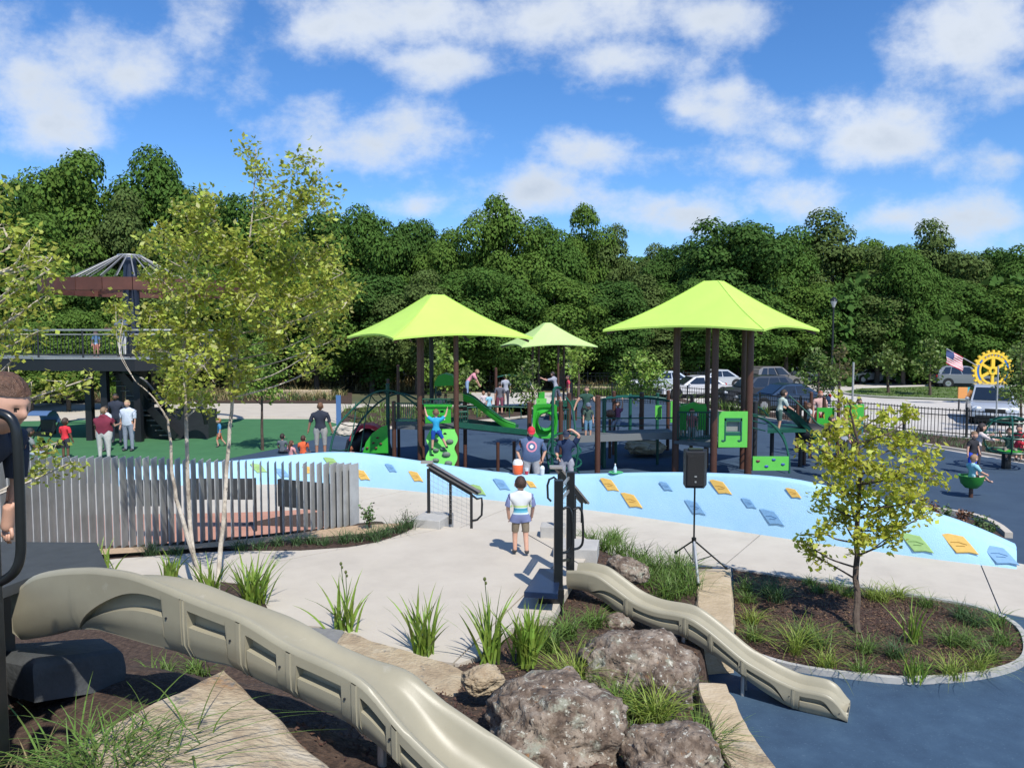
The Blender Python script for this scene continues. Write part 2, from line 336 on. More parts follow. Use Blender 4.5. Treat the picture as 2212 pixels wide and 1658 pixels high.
cut_panels('walk', walk_poly, .022, [(G(2115, 1215), G(2150, 1300)), (G(1130, 1085), G(960, 1155)), (G(1640, 1158), G(1560, 1226)), (G(880, 1060), G(700, 1100))], concrete, walk, thick=.02)
# red paving pit and its slate boards behind the fins
sheet('red_paving', P3([(150, 1112), (430, 1108), (560, 1105), (735, 1095), (790, 1160), (700, 1200), (150, 1230)], .032), red_rubber)
sheet('pit_soil', P3([(520, 1132), (600, 1115), (730, 1100), (745, 1128), (690, 1138)], .040), mulch_m)

# ---------------- hillside terrain and raised plaza ----------------
CTRL = [(-9, 12, .86), (-6, 12, .86), (-3, 12, .86), (0, 12, .86), (-6, 9, .86), (-3, 9.5, .86), (-1.5, 8.5, .86), (0, 8.5, .86), (.4, 10, .84), (-.7, 7.6, .86), (-2.2, 7, .86), (-4.5, 7, .95),
        (-3.4, 3.2, 1.5), (-2.1, 4.3, 2.0), (-2.5, 4.4, 1.98), (-1.6, 4.1, 2.05), (-2.8, 3.9, 1.92), (-2.0, 3.7, 2.0), (-2.5, 3.5, 1.85), (-1.1, 4.0, 1.95), (-2.1, 2.8, 2.0), (-1.2, 2.6, 2.2), (-1.15, 3.5, 2.2), (-1.6, 3.65, 2.1), (-.7, 3.35, 2.12), (-.2, 3.2, 1.98), (.4, 3.0, 1.75), (-.5, 2.7, 2.1), (0, 2.6, 1.9), (.7, 2.8, 1.6), (-2.7, 4.9, 1.8), (-1.5, 4.9, 1.6), (-.5, 4.2, 1.6), (.0, 4.3, 1.4), (-4.5, 4, 1.5), (-1, 5.8, 1.05), (-2.6, 5.8, 1.2),
        (-.1, 5.6, 1.05), (-.2, 6.6, .95), (.5, 5, 1.15), (1.0, 5, 1.0), (1.2, 6, .85), (.7, 7, .85), (.3, 7.6, .88), (1.5, 5.2, .62), (1.8, 6, .22), (1.9, 6.6, .2), (1.85, 7.6, .2), (1.95, 7.2, .2), (1.75, 5.4, .3), (1.4, 7.4, .5), (1.6, 8.6, .5), (1.2, 8.6, .7), (1.5, 9.6, .55), (2.1, 9.4, .36), (2.5, 10.4, .36), (2.0, 10.8, .42), (2.8, 11.4, .30), (2.3, 11.8, .35), (1.2, 11.5, .65), (2.2, 4, .5), (1.3, 3.4, 1.2), (.9, 9.2, .78), (.8, 11, .8)]
CA = np.array(CTRL)
BX = [(0, 2.12), (6.2, 2.14), (8.0, 2.12), (8.8, 2.3), (11.3, 3.2), (12.4, 3.3)]
def hgt(x, y, noise_=True):
    d = (CA[:, 0] - x) ** 2 + (CA[:, 1] - y) ** 2 + .02; w = d ** -2.2; h = float((w * CA[:, 2]).sum() / w.sum())
    if noise_ and h > 0: h += .018 * noise.noise(Vector((x * 3, y * 3, 0))) + .012 * noise.noise(Vector((x * 9, y * 9, 3)))
    return h
FINLINE = [G(x, y, .86) for x, y in [(-260, 1200), (20, 1192), (200, 1186), (400, 1176), (560, 1160), (680, 1146), (757, 1135)]]
def far_edge(x):
    tab = [(p.x, p.y) for p in FINLINE] + [(G(880, 1127, .86).x, G(880, 1127, .86).y), (G(1000, 1140, .9).x, 12.45), (G(1190, 1148, .9).x, 12.25), (1.6, 12.2), (3.4, 12.1)]
    return interp(x, tab)
def build_terrain():
    xs = np.arange(-9, 3.45, .09); rows = []
    mb = MB(); ny = 105
    for j in range(ny + 1):
        row = []
        for x in xs:
            fy = far_edge(x) + (.18 if x < -2.2 else -.03); t = j / ny; y = .6 + (fy - .6) * t
            z = hgt(x, y)
            bx = interp(y, BX)
            if x > bx - .02: z = min(z, max(-.12, z - (x - bx + .02) * 14))
            row.append((x, y, z))
        rows.append(row)
    rows.append([(x, far_edge(x) + (.20 if x < -2.2 else -.02), -.1) for x in xs])
    mb.grid(rows); o = mb.build('hillside', soil_m, kind='structure', smooth='x')
build_terrain()
plaza = thing('plaza', None, None, (0, 0, 0)); plaza['kind'] = 'structure'
PLZ = [G(*p, .93) for p in [(-200, 1240), (60, 1232), (250, 1206), (400, 1195), (520, 1188), (650, 1187), (750, 1180), (810, 1170), (850, 1158), (880, 1146), (903, 1131), (1000, 1140), (1190, 1148), (1262, 1160), (1290, 1180), (1265, 1205), (1215, 1290), (1195, 1330), (1120, 1345), (1030, 1418), (990, 1432), (880, 1418), (745, 1372), (690, 1352), (560, 1345), (300, 1360), (-200, 1380)]]
cut_panels('plaza', PLZ, .93, [(G(1030, 1382, .93), G(1115, 1300, .93)), (G(560, 1220, .93), G(860, 1160, .93)), (G(1230, 1205, .93), G(1115, 1140, .93))], concrete, plaza, thick=.10)
sheet('stair_riser', P3([(985, 1138), (1195, 1147), (1195, 1153), (985, 1144)], .3), concrete) if False else None
def bed(name, pts, z, material=mulch_m): return sheet(name, [G(x, y, z) for x, y in pts], material, 'structure')
bed('birch_bed', [(366, 1268), (400, 1257), (450, 1252), (530, 1262), (562, 1280), (580, 1318), (540, 1345), (380, 1345), (345, 1300)], .945)
bed('fin_bed_gravel', [(-200, 1196), (100, 1190), (400, 1176), (600, 1156), (760, 1135), (860, 1129), (885, 1128), (820, 1150), (700, 1163), (500, 1178), (300, 1192), (60, 1206), (-200, 1222)], .935, mat('sandy_gravel', (.42, .30, .19), .9, var=.2, scale=20, bump=.4, bscale=60))
bed('fin_bed_mulch', [(480, 1182), (600, 1167), (720, 1157), (800, 1150), (885, 1130), (902, 1131), (880, 1146), (850, 1158), (810, 1170), (750, 1180), (650, 1187), (520, 1188)], .94)
# planter at the right with a pale kerb
PLN = smooth_line([G(*p) for p in [(1583, 1236), (1750, 1262), (1950, 1292), (2100, 1318), (2185, 1355), (2212, 1400), (2195, 1440), (2100, 1466), (1960, 1475), (1850, 1466), (1730, 1450), (1640, 1425), (1590, 1395)]], 5)
PLN = [Vector((p.x, p.y, 0)) for p in PLN]
sheet('planting_bed', [Vector((p.x, p.y, .05)) for p in PLN], mulch_m)
kb = MB(); ctr = sum(PLN, Vector()) / len(PLN)
K = [p + (p - ctr).normalized() * .05 for p in PLN]; kr = []
for i, p in enumerate(PLN):
    o_ = (p - ctr).normalized(); kr.append([p - o_ * .02 + Vector((0, 0, .0)), p - o_ * .02 + Vector((0, 0, .085)), p + o_ * .055 + Vector((0, 0, .085)), p + o_ * .055 + Vector((0, 0, 0))])
kb.grid(kr); kb.build('kerb', block_concrete, kind='structure', smooth=True)
# mulch chips: countless
def chips(name, n, sampler, material, s=.03):
    C = np.array([sampler() for _ in range(n)]); q = leaf_quads(C, s, up=1.5, elong=2.6); q[:, :, 2] += .008
    me = quads_mesh(name, q, 4, [material]); o = link(name, me); o['kind'] = 'stuff'; return o
chip_m = mat('wood_chip', (.11, .06, .038), .9, isl=.75)
def in_poly(x, y, poly):
    c = False; j = len(poly) - 1
    for i in range(len(poly)):
        if (poly[i][1] > y) != (poly[j][1] > y) and x < (poly[j][0] - poly[i][0]) * (y - poly[i][1]) / (poly[j][1] - poly[i][1]) + poly[i][0]: c = not c
        j = i
    return c
def s_planter():
    while True:
        x = random.uniform(2.0, 8); y = random.uniform(8.2, 13)
        if in_poly(x, y, PLN): return (x, y, .052)
chips('mulch_chips', 9000, s_planter, chip_m, .022)
def s_hill():
    while True:
        x = random.uniform(-1.2, 2.1); y = random.uniform(3.4, 11.8)
        if not in_poly(x, y, PLZ): return (x, y, hgt(x, y) + .003)
chips('hill_mulch_chips', 8000, s_hill, chip_m, .02)
# pale kerb at the far side of the rubber, and the little corner bed
def kerb_line(name, pts, w=.16, h=.09, material=concrete):
    pts = smooth_line(pts, 4); rows = []
    for i, p in enumerate(pts):
        d = (pts[min(i + 1, len(pts) - 1)] - pts[max(i - 1, 0)]); n_ = Vector((-d.y, d.x, 0)).normalized()
        rows.append([p - n_ * w / 2, p - n_ * w / 2 + Vector((0, 0, h)), p + n_ * w / 2 + Vector((0, 0, h)), p + n_ * w / 2])
    return MB().grid(rows).add(rows[0], [(0, 1, 2, 3)]).add(rows[-1], [(3, 2, 1, 0)]).build(name, material, kind='structure')
kerb_line('kerb', [G(*p) for p in [(1235, 866), (1290, 860), (1420, 862), (1520, 885), (1700, 912), (1900, 946), (2010, 964), (2211, 998), (2450, 1060)]])
kerb_line('kerb', [G(*p) for p in [(760, 930), (860, 924), (1000, 914), (1120, 903), (1215, 893)]])
kerb_line('kerb', [G(*p) for p in [(1960, 1098), (2010, 1105), (2100, 1120), (2150, 1140), (2178, 1162)]], .14, .12)
bed('corner_bed', [(1900, 1098), (1960, 1100), (2010, 1107), (2100, 1122), (2145, 1142), (2172, 1163), (2180, 1180), (2080, 1150), (1960, 1110)], .06)
kerb_line('kerb', [G(*p) for p in [(-300, 914), (200, 904), (450, 902), (690, 903), (760, 930)]], .12, .03)
# far beds and lawns
bed('far_bed', [(-900, 868), (0, 867), (680, 869), (760, 872), (760, 846), (300, 846), (-900, 846)], .02)
bed('arch_bed', [(725, 905), (745, 882), (830, 876), (980, 882), (1125, 890), (1130, 902), (1000, 912), (860, 922), (765, 930)], .02)
bed('middle_bed', [(1230, 862), (1290, 857), (1430, 858), (1560, 888), (1700, 908), (1900, 942), (2010, 960), (2211, 992), (2500, 1060), (2500, 1020), (2211, 958), (1995, 937), (1750, 900), (1500, 868), (1430, 848), (1240, 846)], .02)
bed('left_lawn', [(-900, 865), (190, 864), (220, 852), (120, 838), (-900, 836)], .03, lawn_m)
bed('meadow', [(-900, 847), (400, 847), (760, 847), (1240, 847), (1330, 842), (1330, 826), (-900, 826)], .012, mat('dry_grass_ground', (.20, .17, .08), .95, var=.35, scale=.6))
bed('grass_island', [(1818, 845), (1860, 838), (2000, 834), (2120, 834), (2300, 838), (2420, 850), (2400, 868), (2200, 868), (2060, 864), (1900, 858), (1835, 853)], .04, lawn_m)
kerb_line('kerb', [G(*p) for p in [(2420, 850), (2300, 838), (2120, 834), (2000, 834), (1860, 838), (1818, 845), (1835, 853), (1900, 858), (2060, 864), (2200, 868), (2400, 868)]], .2, .1, road_concrete)
bed('fire_lane_marking', [(1795, 826), (1850, 824), (1856, 827), (1797, 830)], .03, mat('red_road_paint', (.55, .09, .07), .7))

# ---------------- sky-blue climbing wall ----------------
BOT = [(250, 1052), (400, 1050), (560, 1047), (700, 1047), (760, 1050), (900, 1062), (1000, 1075), (1100, 1086), (1270, 1102), (1450, 1128), (1600, 1150), (1800, 1181), (2000, 1208), (2195, 1232)]
TOP = [(250, 1012), (430, 1003), (518, 996), (593, 990), (643, 982), (690, 976), (740, 975), (790, 981), (868, 994), (918, 1001), (968, 1009), (1043, 1021), (1110, 1028), (1225, 1028), (1354, 1023), (1452, 1022), (1560, 1025), (1700, 1033), (1760, 1047), (1850, 1072), (1990, 1101), (2100, 1136), (2195, 1181)]
CW = thing('climbing_wall', 'long low sky-blue climbing wall with coloured holds, curving past the plaza', 'climbing wall', (1.5, 17, 0))
WPTS = []
def wall_fn(px):
    if WPTS:
        i = max(0, min(len(WPTS) - 2, int((px - 250) / 25))); q = min(1, (px - WPTS[i][2]) / max(1, WPTS[i + 1][2] - WPTS[i][2])); return WPTS[i][0].lerp(WPTS[i + 1][0], q), WPTS[i][1].lerp(WPTS[i + 1][1], q)
    b = G(px, interp(px, BOT)); d = b.y + .30; t = D(px, interp(px, TOP), d); return b, t
def build_wall():
    rows = []; xs = list(range(250, 2196, 25)) + [2195]
    pts = [wall_fn(x) for x in xs]
    # smooth the feet and the crest
    for q in range(9):
        pts = [pts[0]] + [tuple((pts[i - 1][k] + 2 * pts[i][k] + pts[i + 1][k]) / 4 for k in (0, 1)) for i in range(1, len(pts) - 1)] + [pts[-1]]
    WPTS.extend([(b, t, x) for (b, t), x in zip(pts, xs)])
    for i, (b, t) in enumerate(pts):
        d = pts[min(i + 1, len(pts) - 1)][0] - pts[max(i - 1, 0)][0]; n = Vector((-d.y, d.x, 0)).normalized()
        if n.y < 0: n = -n
        b2 = b - Vector((0, 0, .05)); row = [b2]
        for k in range(1, 6): row.append(b + (t - b) * (k / 6) - n * .03 * math.sin(k / 6 * math.pi))
        row += [t - Vector((0, 0, .05)) , t + n * .015 - Vector((0, 0, .018)), t + n * .05, t + n * .26, t + n * .30 - Vector((0, 0, .02)), t + n * .31 - Vector((0, 0, .08))]
        e = t + n * .33; row.append(Vector((e.x, e.y, -.05))); rows.append(row)
    mb = MB(); mb.grid(rows); n0 = len(rows[0]); mb.add(rows[0], [tuple(range(n0))]); mb.add(rows[-1], [tuple(range(n0))[::-1]])
    mb.build('wall_body', wall_m, CW, smooth=True)
build_wall()
hold_m = {'y': mat('yellow_hold', (.66, .42, .10), .6, var=.08, scale=20), 'b': mat('blue_hold', (.17, .34, .54), .6, var=.08, scale=20), 'g': mat('green_hold', (.29, .46, .16), .6, var=.08, scale=20)}
hold_d = {'y': mat('yellow_hold_mark', (.60, .35, .07), .6), 'b': mat('blue_hold_mark', (.14, .29, .48), .6), 'g': mat('green_hold_mark', (.24, .40, .12), .6)}
HOLDS = [(559, 1012, 'g', 26), (610, 1022, 'b', 24), (667, 1014, 'y', 20), (718, 997, 'g', 28), (784, 1025, 'y', 27), (846, 1011, 'b', 21), (900, 1029, 'y', 27), (1035, 1059, 'g', 27), (1085, 1048, 'b', 29), (1149, 1047, 'y', 18), (1318, 1047, 'y', 32), (1440, 1050, 'b', 22),
         (1366, 1081, 'y', 36), (1558, 1052, 'y', 35), (1715, 1063, 'y', 24), (1619, 1087, 'b', 24), (1669, 1117, 'b', 38), (1503, 1096, 'b', 34), (1980, 1173, 'g', 46), (2072, 1175, 'y', 50), (2161, 1201, 'b', 50)]
for i, (px, py, c, w) in enumerate(HOLDS):
    b, t = wall_fn(px); py0 = interp(px, BOT); py1 = interp(px, TOP); k = (py0 - py) / (py0 - py1); p = b + (t - b) * k
    b2, t2 = wall_fn(px + 12); ex = (b2 - b).normalized(); ey = (t - b).normalized(); n = ex.cross(ey).normalized()
    if n.y > 0: n = -n
    p = p + n * .034
    wd = w / FP * p.y * .60; hh = wd * .66; sk = -.42 * wd
    prof = [(-1, .95), (-.4, 1.1), (.75, .9), (.9, .1), (1, -.95), (.3, -.85), (-.75, -1.05), (-.9, -.2)]
    h = MB(); q = [p + ex * (a * wd * .84 + (-sk * -.0) + (b_ * sk)) + ey * (b_ * hh) for a, b_ in prof]
    front = [v + n * .014 for v in [p + (v_ - p) * .9 for v_ in q]]
    h.add(q + front, [tuple(range(8, 16))] + [(j, (j + 1) % 8, 8 + (j + 1) % 8, 8 + j) for j in range(8)])
    o = h.build('climbing_hold', hold_m[c], CW)
    m2 = MB(); pp = p + n * .0145
    for (a0, b0, a1, b1) in ((-.5, .12, .1, .22), (.05, .2, .5, .02), (-.3, -.22, .3, -.16)):
        m2.bar(pp + ex * (a0 * wd + b0 * sk) + ey * b0 * hh, pp + ex * (a1 * wd + b1 * sk) + ey * b1 * hh, wd * .09, .005)
    m2.build('raised_mark', hold_d[c], o)

# ---------------- fin fence ----------------
FF = thing('fin_fence', 'curved fence of upright grey steel fins left of the plaza', 'fence', (FINLINE[3].x, FINLINE[3].y, .86))
def fins():
    L_ = smooth_line(FINLINE, 12); acc = [0]
    for a, b in zip(L_, L_[1:]): acc.append(acc[-1] + (b - a).length)
    def at_(s):
        for i in range(len(L_) - 1):
            if acc[i + 1] >= s: t = (s - acc[i]) / (acc[i + 1] - acc[i]); return L_[i].lerp(L_[i + 1], t)
        return L_[-1]
    tot = acc[-1]; s = 0; k = 0; spots = []
    while s < tot: spots.append(s); s += .112
    # the curl at the right end
    for s in spots:
        p = at_(s); d = (at_(min(tot, s + .1)) - at_(max(0, s - .1))).normalized()
        pxn = CX + FP * p.x / p.y
        ztop = CAMZ - (interp(pxn, [(0, 270), (300, 272), (500, 280), (757, 286)])) * p.y / FP
        yaw = math.atan2(p.y, p.x) - interp(pxn, [(-200, R(23)), (250, R(21)), (430, R(15)), (540, R(4)), (600, R(6)), (680, R(18)), (757, R(38))])
        mb = MB(); cz = (.80 + ztop) / 2
        mb.box((p.x + .125 * math.cos(yaw), p.y + .125 * math.sin(yaw), cz), (.25, .012, ztop - .80), rz=yaw); mb.build('fin', fin_m, FF)
    e = L_[-1]; q = Vector((1, .25, 0))
    for j in range(1, 9):                                     # the fence turns away from the path and comes back inside
        a = j / 8; p = Vector((e.x - .03 + .10 * math.sin(a * 2.2) , e.y + .02 + .95 * a, .8)); yaw = R(8 + 30 * a)
        mb = MB(); mb.box((p.x - .5 * a * a, p.y, 1.76 / 2), (.115, .013, 1.76), rz=yaw); mb.build('fin', fin_m, FF)
fins()
for (x0, x1, y0, y1, d, lab) in [(262, 366, 1036, 1092, 14.6, 'dark slate board behind the left half of the fin fence'), (412, 553, 1033, 1078, 15.4, 'grey slate board behind the birch trunks'), (602, 722, 1034, 1092, 14.2, 'dark slate board behind the right end of the fin fence')]:
    a = D(x0, y1, d); b = D(x1, y1 - (6 if x0 > 600 else 0), d * (.965 if x0 > 600 else 1)); hb = D(x0, y0, d).z - a.z; tz = a.z + hb
    T = thing('slate_board', lab, 'slate board', ((a.x + b.x) / 2, (a.y + b.y) / 2, 0))
    dx = (b - a); dx.z = 0; dn = dx.normalized(); nn = Vector((-dn.y, dn.x, 0))
    m = MB(); m.bar(Vector((a.x, a.y, (tz + a.z) / 2)), Vector((b.x, b.y, (tz + a.z) / 2)), .05, tz - a.z); m.build('board', mat('slate', (.035, .042, .045), .7, var=.25, scale=6), T)
    for q in (a + dn * .05, b - dn * .05):
        MB().box((q.x, q.y + .06, tz / 2), (.06, .06, tz), rz=math.atan2(dn.y, dn.x)).build('post', darkgrey, T)

# ---------------- stairhead blocks ----------------
def block(name, label, cat, c, d, rz, material=block_concrete, bev=.015, z0=None, group=None):
    o = thing if False else None
    mb = MB(); mb.box((0, 0, d[2] / 2), d); ob = mb.build(name, material, bevel=bev, label=label, cat=cat, group=group); ob.location = c; ob.rotation_euler = (0, 0, rz); return ob
p = G(931, 1140, .93); block('concrete_block', 'low pale concrete block under the left handrail of the plaza', 'concrete block', (p.x, p.y + .28, .80), (.5, .6, .27), R(-18))
p = G(1184, 1163, .93); block('concrete_block', 'small pale concrete block behind the two black posts', 'concrete block', (p.x + .08, p.y + .18, .85), (.38, .3, .26), R(-6))
p = G(1262, 1200, .93); block('concrete_block', 'white concrete block behind the top of the small tan slide', 'concrete block', (p.x - .1, p.y + .15, .85), (.62, .55, .22), R(-10))

# ---------------- tan slides ----------------
def slide(name, label, p0, h, rim, bot, seams, t_end, width, wins, supports, tip=False, floor=.17, hood=None):
    T = thing(name, label, 'slide', (p0[0], p0[1], 0))
    hv = Vector((h[0], h[1], 0)).normalized(); nv = Vector((-hv.y, hv.x, 0))
    def tz(lst):
        r = []
        for px, py in lst:
            q = VP(px, py, p0, hv); r.append(((q - Vector((p0[0], p0[1], q.z))).dot(hv), q.z))
        return r
    RT = tz(rim); BTt = tz(bot); t0 = min(RT[0][0], BTt[0][0]) + .005; t1 = t_end if t_end else RT[-1][0]
    if t_end:                                               # goes on down outside the frame
        RT.append((t_end, RT[-1][1] - (t_end - RT[-1][0]) * .42)); BTt.append((t_end, BTt[-1][1] - (t_end - BTt[-1][0]) * .42))
    ST = sorted([tz([(x, interp(x, rim))])[0][0] for x in seams] + ([t1 - .45 * k for k in range(1, int((t_end - RT[-2][0]) / .45) + 1)] if t_end else []))
    def sm(tab, x, w=.05): return sum(interp(x + k * w, tab) for k in (-2, -1, 0, 1, 2)) / 5
    zr = lambda t: sm(RT, t, .035); zb = lambda t: sm(BTt, t, .03)
    base = Vector((p0[0], p0[1], 0))
    hdrop = (lambda t: 0.0) if not hood else (lambda t: hood[2] * (1 - max(0, min(1, (t - hood[0]) / (hood[1] - hood[0]))) ** 2 * (3 - 2 * max(0, min(1, (t - hood[0]) / (hood[1] - hood[0]))))))
    # inner chute, rims and underside
    ts = list(np.linspace(t0, t1, 90)); rows = []
    for t in ts:
        r_ = zr(t); b_ = min(zb(t), r_ - .06); fl = max(b_ + .03, r_ - floor); W_ = width; e = min(1, (t - t0) / .25); r_in = r_ - .012
        prof = [(.0, b_ + .0), (.0, b_ + .012), (.0, r_ - .028), (.004, r_ - .010), (.014, r_), (.032, r_), (.046, r_ - .012), (.066, r_ - .045), (.084, (r_ + fl) / 2 - .02), (.108, fl + .035), (.14, fl + .008), (.19, fl), (W_ / 2, fl - .004)]
        dr = hdrop(t); full = prof + [(W_ - u, v - dr * max(0, min(1, (v - fl) / max(.01, r_ - fl)))) for u, v in prof[::-1][1:]]
        c = base + hv * t
        rows.append([c + nv * u + Vector((0, 0, v)) for u, v in full[2:-2]])
    m = MB(); m.grid(rows); m.build('chute', slide_m, T, smooth=True)
    # outer skirts with recessed panels (near and far)
    for side in (0, 1):
        tt = []
        wl = [(tz([(a, interp(a, rim))])[0][0], tz([(b, interp(b, rim))])[0][0], k) for a, b, k in wins] + ([(s + .07, s + .40, 0) for s in [q for q in ST if q > RT[-2][0] - .02]] if t_end else [])
        ev = set()
        for a, b, k in wl:
            for q in (a - .002, a, a + .012, a + .04, b - .012, b, b + .002): ev.add(round(q, 4))
        for s in ST:
            for q in (s - .014, s - .011, s - .003, s + .003, s + .011, s + .014): ev.add(round(q, 4))
        tt = sorted(set([round(x, 4) for x in np.linspace(t0, t1, 110)]) | {q for q in ev if t0 < q < t1})
        rows = []
        for t in tt:
            r_ = zr(t) - .028 - (hdrop(t) if side else 0); b_ = min(zb(t), r_ - .03); H = r_ - b_; row = []
            win = next(((a, b, k) for a, b, k in wl if a <= t <= b), None); seam = min([abs(t - s) for s in ST] + [9])
            vmax = 1 - .045 / max(H, .05)
            if win:
                a, b, k = win; lo = 1 - .16 / H
                if k == 1: x = (t - a) / (b - a); vtop = vmax - (1 - x) ** 2.2 * (vmax - .02) * .98
                elif k == 2: x = (t - a) / (b - a); vtop = vmax - max(0, x - .55) ** 2 / .2025 * (vmax - .05)
                else: vtop = vmax
                dep = .058 if side == 0 else 0.0
            else: vtop = 0; dep = 0
            vt = max(.02, vtop); vs_ = [0, .03, vt * .30, vt * .5, vt * .665, vt * .675, vt * .9, vt - .005, vt, vt + (1 - vt) * .25, vt + (1 - vt) * .6, 1]
            fl = max(.0, 1 - floor / H)
            for j, v in enumerate(vs_):
                d = 0
                if win and 0 < j < 8:
                    q = v / vt; d = dep * (.10 + .04 * q if q < .67 else .97)
                    if j == 7: d = dep * .95
                if not win: d = -.006 * 0
                if seam < .012 and seam > .002: d -= .007
                elif seam <= .0031: d += .012
                curve = .05 * max(0, (.35 - v) / .35) ** 1.6     # belly turns under
                row.append((d + curve, b_ + H * v))
            c = base + hv * t
            rows.append([c + nv * ((u) if side == 0 else width - u) + Vector((0, 0, v)) for u, v in row])
        m = MB(); m.grid(rows); m.build('side_skirt', slide_m, T, smooth='auto')
    rows = []
    for t in ts:
        c = base + hv * t; b_ = min(zb(t), zr(t) - .06); rows.append([c + nv * .05 + Vector((0, 0, b_)), c + nv * .12 + Vector((0, 0, b_ - .015)), c + nv * (width - .12) + Vector((0, 0, b_ - .015)), c + nv * (width - .05) + Vector((0, 0, b_))])
    m = MB(); m.grid(rows); m.build('underside', slide_m, T, smooth=True)
    for t in ([t0 + .002, t1 - .002]):
        r_ = zr(t); b_ = min(zb(t), r_ - .06); fl = max(b_ + .03, r_ - floor); c = base + hv * t
        pr = [(.05, b_), (0, b_ + .06), (0, r_ - .01), (.02, r_), (.045, r_ - .012), (.1, fl + .03), (.19, fl), (width - .19, fl), (width - .1, fl + .03), (width - .045, r_ - .012 - hdrop(t)), (width - .02, r_ - hdrop(t)), (width, r_ - .01 - hdrop(t)), (width, b_ + .06), (width - .05, b_)]
        m = MB(); m.add([c + nv * u + Vector((0, 0, v)) for u, v in pr], [tuple(range(len(pr)))]); m.build('end_rim', slide_m, T)
    bm_ = MB()
    for a, b, k in wl:                                      # flange bolts beside each recess
        for tb in (b + .022,):
            c = base + hv * tb; z = zb(tb) + (zr(tb) - zb(tb)) * .55; bm_.cyl(c - nv * .006 + Vector((0, 0, z)), c + nv * .01 + Vector((0, 0, z)), .006, 8)
    bm_.build('flange_bolts', darkgrey, T)
    for ts_ in supports:
        t = tz([(ts_, interp(ts_, rim))])[0][0] if not isinstance(ts_, tuple) else ts_[0]
        for w_ in ((.13, width - .13)):
            c = base + hv * t + nv * w_; gz = (hgt(c.x, c.y) if c.x < interp(c.y, BX) else 0) - .05
            MB().cyl((c.x, c.y, gz), (c.x, c.y, zb(t) + .02), .022, 10).build('support_post', galv, T)
    return T
slide('big_slide', 'large tan plastic wave slide in the left foreground with black railing at its head', (-.495, 3.2), (.92, -.39),
      [(32, 1282), (46, 1256), (73, 1240), (128, 1230), (198, 1227), (275, 1237), (336, 1259), (391, 1283), (450, 1306), (513, 1329), (565, 1360), (620, 1396), (674, 1418), (765, 1460), (808, 1497), (851, 1563), (912, 1619), (948, 1658)],
      [(26, 1390), (80, 1381), (122, 1368), (189, 1364), (293, 1396), (369, 1415), (424, 1436), (485, 1446), (543, 1479), (595, 1499), (674, 1540), (735, 1568), (808, 1625), (851, 1662), (900, 1712)],
      [391, 513, 622, 764, 851], 1.6, .41, [(150, 350, 1), (402, 488, 0), (524, 595, 0), (634, 735, 0), (776, 832, 0), (862, 925, 0)], [(-.17,), (1.0,)], floor=.18, hood=(-.45, .32, .15))
slide('small_slide', 'smaller tan plastic wave slide coming down right from the black stair posts onto navy rubber', (2.243, 8.4), (.88, -.46),
      [(1222, 1233), (1250, 1232), (1289, 1241), (1325, 1268), (1363, 1297), (1395, 1312), (1424, 1320), (1460, 1325), (1488, 1332), (1515, 1350), (1543, 1372), (1607, 1427), (1674, 1466), (1722, 1488), (1760, 1494), (1795, 1503), (1815, 1525), (1830, 1556)],
      [(1222, 1272), (1262, 1278), (1300, 1300), (1337, 1331), (1370, 1342), (1430, 1368), (1465, 1373), (1493, 1389), (1530, 1412), (1580, 1448), (1640, 1492), (1698, 1528), (1722, 1537), (1775, 1550), (1830, 1561)],
      [1352, 1478, 1534, 1602, 1712], None, .42, [(1270, 1346, 1), (1366, 1466, 0), (1484, 1528, 0), (1540, 1594, 0), (1612, 1700, 2), (1724, 1808, 2)], [1470, 1600, 1760], floor=.13)

# ---------------- stones ----------------
def boulder(label, c, r, rz=0, seed=0, flat=.0, material=rock_m, name='boulder', cat='boulder', amp=.28, group=None):
    bm = bmesh.new(); bmesh.ops.create_icosphere(bm, subdivisions=5, radius=1)
    for v in bm.verts:
        d = v.co.normalized(); q = d * 1.0 + Vector((seed * 7.3, seed, 0))
        k = 1 + amp * noise.noise(q * 1.1) + amp * .55 * noise.noise(q * 2.4) + .13 * (.35 - abs(noise.noise(q * 4.2))) + .075 * noise.noise(q * 9) + .035 * noise.noise(q * 21)
        k = k * .8 + .2 * round(k * 7) / 7
        w = Vector((abs(d.x) ** .8 * (1 if d.x > 0 else -1), abs(d.y) ** .8 * (1 if d.y > 0 else -1), abs(d.z) ** .85 * (1 if d.z > 0 else -1)))
        v.co = Vector((w.x * r[0] * k, w.y * r[1] * k, max(w.z, -.6) * r[2] * k))
    me = bpy.data.meshes.new(name); bm.to_mesh(me); bm.free(); me.polygons.foreach_set('use_smooth', [True] * len(me.polygons))
    o = link(name, me, material); o.location = c; o.rotation_euler = (0, 0, rz); return tagset(o, label, cat, group)
def at_px(px, py, d): return D(px, py, d)
boulder('large rough brown lichen-spotted boulder between the big slide and the grasses', at_px(1198, 1600, 5.4), (.47, .46, .39), .3, 1, amp=.3)
boulder('biggest rough grey-brown boulder below the head of the small slide', at_px(1372, 1452, 6.95), (.49, .44, .38), -.35, 2.7, amp=.34)
boulder('dark boulder with pale green lichen at the bottom edge beside the sandstone kerb', at_px(1462, 1668, 5.0), (.30, .34, .26), .5, 4.2, amp=.3)
boulder('narrow reddish boulder squeezed behind the small slide', at_px(1355, 1235, 9.75), (.27, .18, .17), -.6, 5.1, amp=.34)
boulder('small shaded boulder under the head of the small slide', at_px(1330, 1345, 8.75), (.17, .14, .10), .2, 6.6)
boulder('small tan stone at the end of the orange sandstone slab', at_px(1040, 1470, 6.2), (.16, .14, .12), .2, 8.1, material=sand_m)
boulder('large mottled boulder lying under the play bridge', D(1390, 967, 25.3), (.62, .5, .24), .1, 9.4, material=sand_m)
